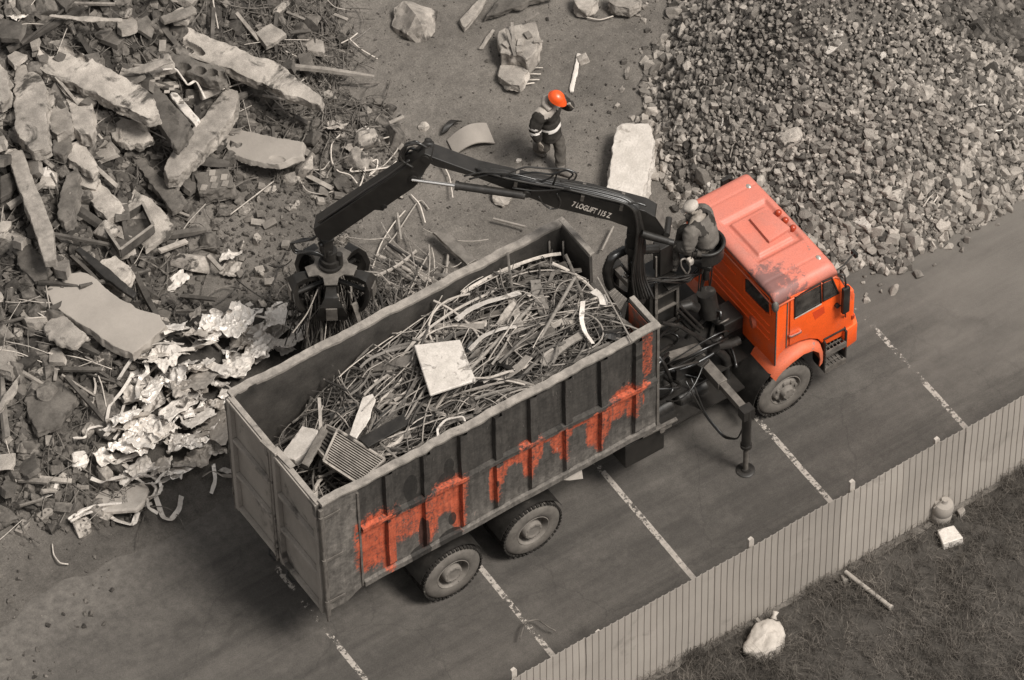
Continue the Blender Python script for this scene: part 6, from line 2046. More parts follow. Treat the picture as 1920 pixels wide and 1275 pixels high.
# tiles left on the masonry strip and on the cubic block
for nm in ('masonry_slab', 'tiled_block'):
    o = bpy.data.objects[nm]
    P, Nn = V(o['_P']), V(o['_N'])
    r = random.Random(4)
    cells = [((205 + 9 * u + 27 * v, 92 + 20 * v - 5 * u), 1) for u in range(3) for v in range(6)] if nm == 'masonry_slab' else [((378 + 20 * u + 2 * v, 328 + 12 * v - 4 * u), 1) for u in range(3) for v in range(3)]
    for (px, py), _ in cells:
        if r.random() < .25: continue
        q = atp(px, py, P + Nn * .008, Nn)
        b = MB(); b.box(q, (.13 if nm != 'masonry_slab' else .09, .10 if nm != 'masonry_slab' else .06, .016), Nn.to_track_quat('Z', 'Y').to_matrix() @ Matrix.Rotation(R_(20 if nm != 'masonry_slab' else -60) + r.uniform(-.1, .1), 3, 'Z'))
        b.build('tile', MT['concrete' if r.random() < .55 else 'concrete_smooth'], o, bevel=.003)
for o in bpy.data.objects:
    if '_P' in o: del o['_P']; del o['_N']
# thin rods out of the flat pale lump
for i, (a, c) in enumerate((((986, 134), (1018, 133)), ((986, 144), (1014, 145)), ((980, 156), (1012, 156)), ((974, 166), (1002, 162)))):
    stick(a, c, .010, 'wire', 'reinforcing_rod', 'thin reinforcing rod sticking out of the flat pale lump on the dirt', 'rod', up=.08, wob=.005, group='rods of the flat lump')
# boulder, brickwork lump, curved plates
def boulder(px, py, size, flat, mat, label, name='boulder', seed=0, up=.3, cat='boulder', n=22):
    r = random.Random(seed)
    tv, tfc = rock_template(900 + seed, .7, n, flat, 1.05)
    P = atg(px, py, up * size * flat)
    bm = bmesh.new()
    bv = [bm.verts.new(q * size) for q in tv]
    for f in tfc: bm.faces.new([bv[k] for k in f])
    bmesh.ops.triangulate(bm, faces=bm.faces)
    bmesh.ops.subdivide_edges(bm, edges=bm.edges, cuts=3, use_grid_fill=True)
    for v in bm.verts:
        v.co += v.co.normalized() * size * (.06 * fbm(v.co.x * 5 / size * .5, v.co.y * 5 / size * .5, v.co.z * 5 / size * .5 + seed, 3) + .03 * noise.noise(v.co * 9 / size))
    me = bpy.data.meshes.new(name); bm.to_mesh(me); bm.free()
    me.materials.append(MT[mat])
    o = bpy.data.objects.new(name, me); o.location = P
    o.rotation_euler = (0, 0, r.uniform(0, 6))
    COL.objects.link(o); ORG[o.name] = P
    return tag(o, label, cat)
boulder(776, 38, .50, .85, 'concrete', 'round boulder on the dirt near the top of the picture', seed=1)
boulder(784, 68, .14, .8, 'concrete', 'small stone touching the lower side of the round boulder', 'stone', 2, cat='stone')
boulder(1094, 112, .15, .8, 'concrete', 'lone stone beside the upper end of the white batten', 'stone', 3, cat='stone')
boulder(794, 238, .13, .8, 'concrete', 'lone grey stone left of the curved plate', 'stone', 4, cat='stone')
boulder(972, 302, .07, .7, 'white_block', 'small white stone just above the crane boom', 'stone', 5, cat='stone')
boulder(940, 372, .22, .7, 'concrete', 'pale lump showing below the crane boom', 'stone', 6, cat='stone')
boulder(640, 345, .20, .9, 'concrete_dark', 'round dark drum like lump left of the crane stick', 'stone', 7, cat='stone')
boulder(86, 328, .18, .9, 'white_block', 'single white stone in the dark gap right of the long plank', 'stone', 8, cat='stone')
boulder(150, 865, .20, .9, 'white_scrap', 'crumpled pale ball below the foil heap', 'crumpled_ball', 9, cat='scrap')
boulder(688, 210, .12, .8, 'concrete', 'pale stone between the heap and the bare dirt', 'stone', 10, cat='stone')
boulder(618, 182, .17, .9, 'concrete', 'round stone at the lower right tip of the long pale slab', 'stone', 11, cat='stone')
o, P, Nn = plate('brickwork_lump', ((934, 58), (952, 48), (1004, 38), (1010, 66), (1006, 92), (986, 112), (966, 100), (936, 98)), 0, (.05, -.15), .34, 'concrete', 'big brickwork lump with wooden splinters standing on the dirt', 'masonry', bevel=.02, jit=.014, sub=.09, up=.42, seed=3)
for k, (px, py) in enumerate(((976, 80), (974, 93), (960, 70), (990, 66), (950, 84))):
    q = atp(px, py, P + Nn * .02, Nn); b = MB(); b.box(q, (.15, .10, .05), Nn.to_track_quat('Z', 'Y').to_matrix() @ Matrix.Rotation(.5 + k * .2, 3, 'Z')); b.build('brick', MT['brick' if k % 2 else 'concrete'], o, bevel=.006)
del o['_P']; del o['_N']
for i, (a, c) in enumerate((((950, 55), (966, 105)), ((985, 40), (1010, 24)), ((1000, 78), (1018, 77)), ((960, 42), (964, 96)))):
    A_, B_ = atg(*a, .5), atg(*c, .46)
    b = MB(); b.bar(A_, B_, .05, .02); tag(b.build('splinter', MT['wood'], bevel=.003), ('dark upright splinter on the brickwork lump', 'pale lath sticking out at the top right of the brickwork lump', 'short peg at the right side of the brickwork lump', 'narrow lath down the face of the brickwork lump')[i], 'splinter')
def curved_plate(pxs, sag, label, mat='concrete_smooth', th=.03, up=.12):
    g_ = [atg(*q, up) for q in pxs]
    b = MB(); vs = []
    n = 12
    for i in range(n + 1):
        t = i / n
        A_, B_ = g_[0].lerp(g_[1], t), g_[3].lerp(g_[2], t)
        k = V((0, 0, sag * math.sin(math.pi * t)))
        vs += [A_ + k, B_ + k, B_ + k - V((0, 0, th)), A_ + k - V((0, 0, th))]
    b.add(vs, [(i * 4 + q, (i + 1) * 4 + q, (i + 1) * 4 + (q + 1) % 4, i * 4 + (q + 1) % 4) for i in range(n) for q in range(4)] + [(0, 1, 2, 3), tuple(n * 4 + q for q in range(4))])
    tag(b.build('curved_plate', MT[mat], bevel=.004, smooth=R_(30)), label, 'plate')
curved_plate(((838, 262), (912, 230), (928, 268), (852, 290)), .14, 'curved pale plate arching over the dirt behind the boom', up=.05)
curved_plate(((828, 250), (846, 224), (866, 226), (838, 246)), .08, 'dark curved scrap just above the curved pale plate', 'black_worn', up=.1)
# broken wooden box
P = atg(235, 430, .3)
wb = empty('broken_box', P, 'broken wooden box without lid beside the tilted slab', 'box')
q = [atp(x, y, P, V((.1, .3, 1)).normalized()) for x, y in ((196, 430), (268, 386), (288, 428), (226, 474))]
b = MB()
for i in range(4):
    b.bar(q[i], q[(i + 1) % 4], .035, .16, V((.1, .3, 1)).normalized())
b.build('side', MT['wood_dark'], wb, bevel=.004)
b = MB(); b.prism([p - V((0, 0, .12)) for p in q], V((0, 0, -.02))); b.build('bottom', MT['wood_dark'], wb)
b = MB()
for i in range(4):
    b.bar(q[i] + V((0, 0, .085)), q[(i + 1) % 4] + V((0, 0, .085)), .045, .012)
b.build('edge', MT['wood'], wb)
# ---- crumpled sheets
def crumple(px, py, w_, h_, rot, amp, mat, label, seed, up=.1, tilt=(0, 0), n=34, name='crumpled_sheet', cat='sheet metal', group=None):
    P = atg(px, py, up)
    Mx = V((-tilt[0], -tilt[1], 1)).normalized().to_track_quat('Z', 'Y').to_matrix() @ Matrix.Rotation(rot, 3, 'Z')
    vs, fs = [], []
    for i in range(n + 1):
        for j in range(n + 1):
            u, v = (i / n - .5), (j / n - .5)
            eu = 1 + .22 * noise.noise((v * 4, seed, 0)); ev = 1 + .22 * noise.noise((u * 4, seed, 3))
            x, y = u * w_ * eu, v * h_ * ev
            a = 1 - 2 * abs(noise.noise((x * 5, y * 5, seed * 1.7)))
            c = 1 - 2 * abs(noise.noise((x * 11 + 5, y * 11, seed * 2.3)))
            e = noise.noise((x * 24, y * 24, seed))
            fold = noise.noise((x * 2.2, y * 2.2, seed * 3.1))
            z = amp * (1.1 * fold + .50 * a + .34 * c + .16 * e)
            x += amp * .5 * noise.noise((x * 6, y * 6, seed + 9)); y += amp * .5 * noise.noise((x * 6, y * 6, seed + 19))
            vs.append(P + Mx @ V((x, y, z)))
    k = n + 1
    for i in range(n):
        for j in range(n):
            a, b_, c, d = i * k + j, (i + 1) * k + j, (i + 1) * k + j + 1, i * k + j + 1
            fs += [(a, b_, c), (a, c, d)] if (i + j) % 2 else [(a, b_, d), (b_, c, d)]
    b = MB().add(vs, fs)
    o = b.build(name, MT[mat], fix=False, smooth=R_(28))
    md = o.modifiers.new('thickness', 'SOLIDIFY'); md.thickness = .006
    return tag(o, label, cat, group)
SH = [(335, 885, .5, .4, .6, .10, 'foil', 'foil sheet hanging over the right end of the bent white frame', .14, (0, -.4)),
      (265, 880, .42, .3, .2, .08, 'white_scrap', 'pale folded sheet above the printed sack', .14, (0, -.3)),
      (265, 818, .95, .62, .45, .10, 'foil', 'widest bright crumpled foil sheet at the front of the foil heap', .22, (0, -.35)),
      (520, 600, .55, .40, .7, .10, 'foil', 'creased bright sheet between bright white sheet and grapple', .42, (.1, -.4)),
      (548, 640, .45, .40, .2, .09, 'white_scrap', 'pale torn sheet against the far wall of the truck near the grapple', .45, (0, -.5)),
      (480, 655, .60, .40, .9, .09, 'foil', 'large creased sheet below the bright white sheet', .40, (0, -.4)),
      (440, 690, .45, .55, .4, .07, 'white_scrap', 'pale sheet beside the upright slatted strip', .42, (.1, -.4)),
      (235, 780, .5, .45, 1.2, .10, 'foil', 'foil sheet standing above the widest foil sheet', .35, (0, -.5)),
      (445, 606, .75, .5, .5, .10, 'foil', 'bright white crumpled sheet below the hanging grapple', .35, (0, -.3)),
      (395, 620, .55, .35, .9, .08, 'foil', 'light crumpled sheet left of the bright white one below the grapple', .3, (0, -.2)),
      (310, 672, .55, .50, .3, .13, 'white_scrap', 'white bulging bag at the upper end of the foil heap', .3, (0, -.3)),
      (378, 712, .55, .50, .4, .035, 'grey_sheet', 'flat dull grey sheet standing in the middle of the foil heap', .42, (.1, -.5)),
      (418, 800, .50, .85, -.5, .025, 'grey_sheet', 'smooth pale plate between foil heap and tail door', .30, (.2, -.4)),
      (292, 728, .75, .30, .5, .07, 'foil', 'long crumpled strip above the grey sheet of the foil heap', .3, (0, -.3)),
      (335, 765, .6, .3, .2, .05, 'white_scrap', 'pale bent sheet under the dull grey sheet', .3, (0, -.2)),
      (375, 785, .5, .22, .1, .03, 'white_scrap', 'riveted pale strip left of the smooth pale plate', .36, (0, -.2)),
      (345, 830, .45, .5, 1.0, .12, 'foil', 'foil lump right of the widest foil sheet', .25, (0, -.3)),
      (375, 860, .40, .35, 0.3, .10, 'grey_sheet', 'dark crumpled sheet at the lower right of the foil heap', .15, (0, -.3)),
      (430, 885, .14, .3, 0.3, .05, 'foil', 'narrow foil scrap beside the tail door corner', .15, (0, -.5)),
      (405, 690, .18, .62, 0.2, .03, 'white_scrap', 'upright pale slatted strip behind the grey sheet', .40, (0, -.3)),
      (330, 530, .42, .22, .2, .05, 'white_scrap', 'torn white sheet lying alone on the dirt', .08, (0, 0)),
      (432, 482, .28, .24, .6, .09, 'white_scrap', 'white cloth like scrap on a stone in the bare dirt', .15, (0, -.2)),
      (432, 505, .34, .26, .6, .08, 'grey_sheet', 'grey crumpled scrap under the white one in the bare dirt', .08, (0, -.2)),
      (35, 28, .3, .3, .2, .08, 'white_scrap', 'white plastic scrap in the upper left corner of the heap', .2, (0, -.3)),
      (630, 240, .42, .26, .4, .12, 'concrete', 'pale bundled rag at the right foot of the heap', .12, (0, -.2)),
      (680, 245, .2, .1, 0, .02, 'white_scrap', 'white splintered scrap right of the pale rag', .1, (0, 0)),
      (668, 275, .42, .30, .4, .10, 'concrete', 'sandy lump of rag among the white wires', .08, (0, -.2))]
for i, (px, py, w_, h_, rt, am, mt, lab, up, tl) in enumerate(SH):
    crumple(px, py, w_, h_, rt, am, mt, lab, i + 1, up, tl)
r = random.Random(17)
FP = [(190, 860), (215, 720), (270, 650), (360, 590), (470, 555), (570, 550), (590, 640), (500, 690), (430, 740), (425, 860), (350, 930), (240, 900)]
k = 0
while k < 80:
    px, py = r.uniform(190, 590), r.uniform(560, 905)
    if not inpoly(px, py, FP): continue
    k += 1
    s_ = r.uniform(.16, .5)
    crumple(px, py, s_, s_ * r.uniform(.5, 1.1), r.uniform(0, 3), s_ * r.uniform(.14, .30), r.choice(('foil', 'foil', 'white_scrap', 'grey_sheet')), 'small crumpled piece of thin sheet metal in the foil heap', 100 + k, r.uniform(.04, .34), (r.uniform(-.5, .5), r.uniform(-.8, .1)), n=18, group='small scraps of the foil heap')
# twisted strips of the foil heap
STR = [(((555, 545), (562, 560), (572, 590), (578, 605), (562, 620), (550, 640)), .62, .07, 'foil', 'twisted white band hanging beside the grapple'), (((470, 590), (510, 598), (540, 612), (556, 622)), .4, .06, 'foil', 'wavy foil band right of the bright white sheet'),
       (((222, 712), (235, 690), (262, 652), (300, 642), (345, 645)), .3, .05, 'white_scrap', 'bent pale tube arching over the upper foil heap'), (((200, 790), (205, 760), (228, 735), (250, 700)), .25, .05, 'white_scrap', 'standing bent strip left of the widest foil sheet'),
       (((220, 860), (250, 885), (282, 895), (310, 862)), .16, .09, 'white_scrap', 'left white strut of the bent frame below the foil'), (((285, 890), (300, 905), (318, 895), (330, 885)), .14, .09, 'white_scrap', 'short white strut in the middle of the bent frame'),
       (((290, 925), (305, 970), (320, 975), (336, 955), (340, 930)), .12, .08, 'white_scrap', 'curved white strut at the right end of the bent frame'), (((190, 955), (215, 975), (250, 985), (262, 950)), .10, .08, 'white_scrap', 'zigzag white bar at the lower edge of the bent frame'),
       (((160, 668), (182, 680), (195, 672), (222, 660), (215, 648), (202, 645)), .12, .03, 'wire', 'pale curled strip below the big smooth slab'), (((172, 760), (180, 725), (176, 705), (195, 690)), .10, .035, 'wire', 'pale hanging strip left of the foil heap'),
       (((55, 930), (75, 935), (100, 925), (106, 905), (130, 900)), .1, .05, 'white_scrap', 'white ribbon lying on the lower left rubble'), (((305, 130), (330, 128), (344, 148), (352, 160), (368, 150), (385, 185)), .55, .04, 'white_scrap', 'white wavy ribbon between the two hollow slabs'),
       (((400, 870), (404, 900), (396, 925)), .1, .06, 'foil', 'foil strip hanging at the right end of the foil heap')]
for i, (pl, up, wd, mt, lab) in enumerate(STR):
    ribbon('metal_strip', pl, up, wd, mt, lab, 'metal strip', on='g', seed=i + 40, twist=.08)
for i in range(44):
    px, py = r.uniform(190, 590), r.uniform(560, 920)
    if not inpoly(px, py, FP): continue
    pl = [(px, py)]; a = r.uniform(0, 6.28)
    for k in range(4):
        a += r.gauss(0, .8); pl.append((pl[-1][0] + math.cos(a) * 22, pl[-1][1] + math.sin(a) * 18))
    ribbon('metal_strip', pl, [r.uniform(.1, .45) for _ in pl], r.uniform(.03, .08), r.choice(('foil', 'white_scrap', 'white_scrap', 'grey_sheet')), 'narrow twisted band of thin metal in the foil heap', 'metal strip', on='g', seed=i + 300, twist=.15, group='narrow bands of the foil heap')
# printed sack with pipes in front of it
o, P, Nn = plate('paper_sack', ((166, 935), (172, 918), (200, 912), (238, 906), (268, 902), (278, 915), (270, 940), (256, 954), (222, 956), (178, 958)), 0, (.05, -.35), .10, 'sack', 'dirty white sack with dark Cyrillic printing at the lower edge of the foil heap', 'sack', bevel=.03, jit=.004, sub=.05, up=.16, seed=8)
for k, (tx, px, py, sz, ang) in enumerate((('\u041f\u041e\u041b\u041d\u042b\u0415', 226, 910, .085, -82), ('\u041d\u0422\u042b', 213, 914, .10, -82), ('\u041c\u0415\u041d\u0422', 203, 920, .085, -82))):
    tc = bpy.data.curves.new('printing', 'FONT'); tc.body = tx; tc.size = sz * 1.3
    to = bpy.data.objects.new('src', tc); COL.objects.link(to); bpy.context.view_layer.update()
    me = bpy.data.meshes.new_from_object(to.evaluated_get(bpy.context.evaluated_depsgraph_get())); bpy.data.objects.remove(to)
    q = atp(px, py, P + Nn * .004, Nn); dn = atp(px + 3, py + 30, P + Nn * .004, Nn) - q; dn.normalize(); rt = Nn.cross(dn); 
    for v in me.vertices: v.co = (q - V(o.location)) + dn * v.co.x + rt * v.co.y
    me.name = 'printing'; me.materials.clear(); me.materials.append(MT['ink'])
    po = bpy.data.objects.new('printing', me); COL.objects.link(po); po.parent = o
del o['_P']; del o['_N']
for k, pl in enumerate((((128, 974), (150, 958), (180, 948), (230, 946), (268, 942), (288, 930), (294, 915), (284, 905)), ((132, 978), (160, 962), (200, 954), (250, 953), (285, 944)), ((140, 968), (170, 950), (215, 944), (262, 946)))):
    b = MB(); b.tube(smooth_path([atg(*q, .14 + .03 * k) for q in pl], 6, 3), .026, 8)
    tag(b.build('bent_pipe', MT['white_scrap'], smooth=True), ('white pipe with a hooked end along the printed sack', 'lowest straight white pipe in front of the printed sack', 'white pipe squeezed between sack and hooked pipe')[k], 'pipe')
# ---- rubble
r = random.Random(31)
RA = [(-30, -30), (640, -30), (665, 110), (628, 200), (700, 180), (760, 215), (740, 270), (640, 330), (560, 360), (440, 380), (400, 440), (380, 560), (430, 600), (330, 640), (300, 700), (215, 800), (220, 880), (300, 930), (250, 985), (130, 1000), (-30, 985)]
RBIG = [(-30, -30), (600, -30), (620, 120), (500, 300), (420, 330), (340, 420), (300, 560), (220, 690), (200, 860), (110, 960), (-30, 960)]
RC = [(-30, 985), (130, 1000), (250, 1060), (210, 1140), (150, 1275), (-30, 1275)]
RD = [(640, -30), (1330, -30), (1215, 190), (1235, 340), (1130, 430), (900, 450), (700, 640), (560, 600), (400, 560), (390, 420), (560, 350), (740, 270), (740, 180), (640, 190)]
def samp(poly):
    xs_, ys_ = [q[0] for q in poly], [q[1] for q in poly]
    while True:
        x, y = r.uniform(min(xs_), max(xs_)), r.uniform(min(ys_), max(ys_))
        if inpoly(x, y, poly): return x, y
pts = []
for i in range(3400):
    P = atg(*samp(RA)); s = abs(r.gauss(0, .04)) + .03
    pts.append((P.x, P.y, P.z + s * r.uniform(.1, .5), s))
for i in range(1500):
    P = atg(*samp(RBIG)); s = abs(r.gauss(0, .06)) + .06
    pts.append((P.x, P.y, P.z + s * r.uniform(-.1, .5), s))
for i in range(220):
    P = atg(*samp(RC)); s = abs(r.gauss(0, .025)) + .012
    if r.random() > .5: pts.append((P.x, P.y, P.z + s * .2, s))
RE = [(500, 330), (740, 250), (800, 340), (700, 400), (560, 600), (430, 560), (400, 430)]
for i in range(1100):
    P = atg(*samp(RE)); s = abs(r.gauss(0, .025)) + .018
    pts.append((P.x, P.y, P.z + s * .2, s))
for i in range(2600):
    P = atg(*samp(RD)); s = abs(r.gauss(0, .010)) + .008
    pts.append((P.x, P.y, P.z + s * .2, s))
RO = [(-320, -260), (700, -260), (640, -30), (-30, -30), (-30, 985), (-320, 900)]
for i in range(3000):
    P = atg(*samp(RO)); s = abs(r.gauss(0, .06)) + .035
    pts.append((P.x, P.y, P.z + s * r.uniform(0, .5), s))
scatter_mass('rubble', pts, MT['rubble_mass'], 'small crushed rubble spread over the debris heap on the left', 'rubble', (0, 8, 0), brick=.18)
for i in range(120):
    P = atg(*(samp(RA) if i < 95 else samp(RE)))
    put(BRICK, 'brick', P + V((0, 0, r.uniform(.03, .10))), (r.uniform(.45, 1), r.uniform(.9, 1.1), r.uniform(.9, 1.2)), (r.uniform(-.6, .6), r.uniform(-.6, .6), r.uniform(0, 6.28)), 'dusty whole or broken brick lying among the rubble of the left heap', 'brick', 'bricks in the debris heap')
for i in range(150):
    P = atg(*samp(RA)); s = r.uniform(.14, .34)
    u = r.random()
    put((RM_CONC if u < .45 else RM_DARK)[r.randrange(18)], 'concrete_lump', P + V((0, 0, s * r.uniform(.1, .4))), (s, s * r.uniform(.7, 1.1), s * r.uniform(.6, 1)), rnd_rot(r), 'rough broken concrete lump lying among the rubble of the left heap', 'concrete lump', 'concrete lumps in the debris heap')
for i in range(26):
    P = atg(*samp(RE)); s = r.uniform(.09, .2)
    put(RM_CONC[r.randrange(18)], 'stone', P + V((0, 0, s * .25)), (s, s * .9, s * .7), rnd_rot(r), 'loose stone on the trampled dirt near the crane stick', 'stone', 'loose stones near the crane stick')
for i in range(45):
    px, py = samp(RA); a = r.uniform(-.5, .9); ln = r.uniform(25, 85)
    A_, B_ = atg(px, py, r.uniform(.1, .35)), atg(px + math.cos(a) * ln, py + math.sin(a) * ln, r.uniform(.1, .3))
    b = MB(); b.bar(A_, B_, r.uniform(.03, .09), r.uniform(.02, .05))
    tag(b.build('broken_board', MT['wood' if r.random() < .6 else 'wood_dark'], bevel=.004), 'splintered piece of board stuck in the rubble of the left heap', 'board', 'boards in the debris heap')
for k, (px, py) in enumerate(((42, 990), (85, 965), (48, 897), (1293, 31), (62, 895))):
    P = atg(px, py, .05)
    b = MB(); b.box(P, (.25, .13, .10), Matrix.Rotation(.5 - k * .3, 3, 'Z')); ho = b.build('hollow_brick', MT['brick'], bevel=.006)
    tag(ho, ('perforated brick at the lower left rim of the heap', 'light perforated brick half buried near the lower left rim', 'perforated brick tilted in the rubble left of the crumpled ball', 'perforated brick on the dirt at the top left of the gravel heap', 'perforated brick touching the tilted one left of the crumpled ball')[k], 'brick')
    hb = MB()
    Rk = Matrix.Rotation(.5 - k * .3, 3, 'Z')
    for i in (-1, 0, 1): hb.cyl(P + Rk @ V((i * .07, 0, .049)), P + Rk @ V((i * .07, 0, .0525)), .02, 10)
    hb.build('hole', MT['ink'], ho)
HT = [(-20, -20), (600, -20), (610, 130), (430, 330), (340, 400), (250, 500), (120, 560), (130, 700), (60, 900), (-20, 930)]
for i in range(64):
    px, py = samp(HT)
    w0 = r.uniform(10, 26); pl = []
    n_ = r.randint(4, 6); a0 = r.uniform(0, 6.28)
    for k in range(n_):
        a = a0 + 6.283 * k / n_ + r.uniform(-.35, .35); rr2 = w0 * r.uniform(.65, 1.2)
        pl.append((px + math.cos(a) * rr2 * 1.25, py + math.sin(a) * rr2))
    o, P, Nn = plate('concrete_chunk', pl, 0, (r.gauss(0, .35), r.gauss(-.15, .35)), r.uniform(.06, .14), r.choice(('concrete', 'concrete_dark', 'concrete_dark', 'concrete')), 'angular broken piece of slab wedged in the rubble of the left heap', 'concrete chunk', bevel=.004, jit=.008, sub=.09, under=.01, seed=i, up=r.uniform(.10, .36))
    o['group'] = 'angular slab pieces in the debris heap'
    del o['_P']; del o['_N']
for i in range(34):
    px, py = samp(HT); a = r.gauss(.35, .9); ln = r.uniform(60, 170)
    A_, B_ = atg(px, py, r.uniform(.15, .45)), atg(px + math.cos(a) * ln, py + math.sin(a) * ln, r.uniform(.05, .4))
    b = MB(); wd_, th_ = r.uniform(.04, .13), r.uniform(.03, .08); mid_ = A_.lerp(B_, r.uniform(.35, .65)) + V((r.uniform(-.03, .03), r.uniform(-.03, .03), r.uniform(-.03, .03)))
    b.tube([A_, A_.lerp(mid_, .5), mid_, mid_.lerp(B_, .6), B_], [wd_ * .72, wd_ * .66, wd_ * .7, wd_ * .6, wd_ * .42], 4, flat=th_ / wd_)
    tag(b.build('old_timber', MT['wood_dark' if i % 4 else 'wood'], bevel=.006), 'long weathered timber lying across the rubble of the left heap', 'timber', 'long timbers in the debris heap')
# ---- wires, twigs, bars
def wire(pl, up, rad, mat, label, group=None, name='wire', cat='wire', seed=0, jit=3):
    rr = random.Random(seed)
    pts_ = [atg(x + rr.uniform(-jit, jit), y + rr.uniform(-jit, jit), up + rr.uniform(0, .08)) for x, y in pl]
    b = MB(); b.tube(smooth_path(pts_, 6, 3), rad, 6)
    return tag(b.build(name, MT[mat], smooth=True, fix=False), label, cat, group)
WL_ = [((735, 255), (755, 262), (742, 285), (718, 310), (690, 325), (720, 332)), ((640, 250), (622, 270), (620, 300), (636, 320), (655, 330), (668, 345)), ((615, 300), (608, 318), (570, 316), (560, 335), (575, 360), (600, 362), (625, 360)), ((655, 303), (690, 305), (712, 295), (708, 315), (690, 330)), ((690, 290), (688, 315), (676, 340), (668, 365), (660, 378)), ((718, 258), (740, 252), (752, 254)), ((660, 310), (656, 325), (690, 318), (730, 315), (745, 300)),
        ((720, 470), (745, 440), (790, 370), (805, 395)), ((700, 500), (712, 460), (735, 420), (760, 395)), ((770, 365), (785, 385), (795, 420)), ((790, 270), (812, 276), (842, 330), (850, 372)), ((525, 90), (560, 108), (590, 112), (585, 140), (560, 155)), ((640, 80), (660, 75), (672, 60)), ((655, 70), (675, 95), (710, 112))]
for i, pl in enumerate(WL_):
    wire(pl, .06, .012, 'wire', 'pale looped wire lying on the dirt left of the crane stick', 'pale looped wires on the dirt', seed=i)
for i, (pl, lab) in enumerate(((((975, 1198), (984, 1166), (1008, 1161), (1028, 1176), (1042, 1183)), 'thin dark wire bent into an arch on the asphalt near the fence'), (((98, 1020), (100, 1040), (112, 1056), (128, 1058)), 'small pale hook shaped wire on the bare ground at the lower left'), (((1098, 32), (1125, 38), (1150, 30)), 'long thin wire below the two boulders at the top edge'))):
    wire(pl, .02 if i else .12, .012, 'twig' if i == 0 else 'wire', lab, seed=50 + i, jit=0)
WM = MB()
for i in range(820):
    px, py = samp(RA if i < 560 else [(490, -20), (660, -20), (660, 200), (740, 190), (640, 300), (560, 210), (470, 120)])
    a = r.uniform(0, 6.28); ln = r.uniform(20, 110); cv = r.gauss(0, 1.2)
    p_ = []
    x, y = px, py
    for k in range(7):
        p_.append(atg(x, y, .06 + r.uniform(0, .14))); aa = a + cv * k / 6; x += math.cos(aa) * ln / 6; y += math.sin(aa) * ln / 6
    WM.tube(smooth_path(p_, 3, 2), r.choice((.005, .008, .012)), 5)
tag(WM.build('wire_tangle', MT['twig'], fix=False, org=(1, 9, 0)), 'dark tangle of thin wires and twigs over the debris heap', 'wire', kind='stuff')
for i in range(60):
    px, py = samp([(-20, 540), (130, 560), (130, 700), (-20, 700)] if i < 18 else RA)
    a = (r.uniform(-.15, .45) if i < 18 else r.uniform(0, 6.28)); ln = r.uniform(50, 130)
    wire([(px, py), (px + math.cos(a) * ln * .5, py + math.sin(a) * ln * .5 + r.uniform(-10, 10)), (px + math.cos(a) * ln, py + math.sin(a) * ln)], .16, r.choice((.006, .008, .012)), 'wire' if i % 2 else 'rust_rod', 'thin stiff wire poking out of the rubble of the left heap', 'stiff wires in the debris heap', seed=200 + i)
# loose bars lying behind the truck, and the bundle held by the grapple
for i in range(78):
    px, py = r.gauss(770, 60), r.gauss(540, 45)
    a = r.gauss(.75, .35) if i < 50 else r.uniform(0, 3.1); ln = r.uniform(50, 170); cv = r.gauss(0, .7)
    if py < 420: continue
    p_ = []
    x, y = px - math.cos(a) * ln / 2, py - math.sin(a) * ln / 2
    for k in range(7):
        p_.append(atg(x, y, r.uniform(.08, .16) + .12 * math.sin(k / 6 * 3.1) * r.random())); aa = a + cv * k / 6; x += math.cos(aa) * ln / 6; y += math.sin(aa) * ln / 6
    b = MB(); add_rod(b, r, smooth_path(p_, 3, 2))
    tag(b.build('steel_bar', MT['rust_rod'], smooth=R_(50), fix=False), 'bent steel bar lying in the loose pile on the ground behind the truck', 'steel bar', 'bars in the pile behind the truck')
bmass = MB()
for i in range(420):
    px, py = r.gauss(665, 62), r.gauss(585, 38)
    if py < 500 or (px < 560 and py > 600): continue
    a = r.gauss(1.1, .6); ln = r.uniform(40, 120); cv = r.gauss(0, .9); p_ = []
    x, y = px - math.cos(a) * ln / 2, py - math.sin(a) * ln / 2
    for k in range(6):
        p_.append(atg(x, y, .04 + r.uniform(0, .30) + .25 * math.exp(-((x - 640) / 70) ** 2))); aa = a + cv * k / 5; x += math.cos(aa) * ln / 5; y += math.sin(aa) * ln / 5
    add_rod(bmass, r, smooth_path(p_, 3, 2))
tag(bmass.build('bar_heap', MT['rust_rod_mass'], fix=False, org=(4, 4.4, 0)), 'dark tangle of thin bars on the ground under the grapple', 'scrap', kind='stuff')
for i, (a, c, rd, lab) in enumerate((((608, 420), (640, 412), .03, 'x'), ((672, 420 + 30), (700, 440), .03, 'x'), ((706, 478), (810, 528), .035, 'thickest brown pipe in the bar pile behind the truck'), ((728, 458), (800, 505), .03, 'dark pipe above the thickest pipe in the bar pile'), ((745, 400), (752, 450), .022, 'short upright lath standing at the top of the bar pile'), ((835, 530), (840, 478), .022, 'short post right of the bar pile beside the steel channel'), ((925, 410), (985, 425), .02, 'dark straight rod on the dirt between boom and truck body'), ((1128, 470), (1150, 425), .018, 'thin straight rod on the dirt in front of the truck body'))):
    if lab == 'x': continue
    A_, B_ = atg(*a, .14), atg(*c, .14)
    b = MB(); b.cyl(A_, B_, rd, 10); tag(b.build('scrap_pipe', MT['rust_rod' if i != 3 else 'black_worn'], smooth=R_(50)), lab, 'pipe')
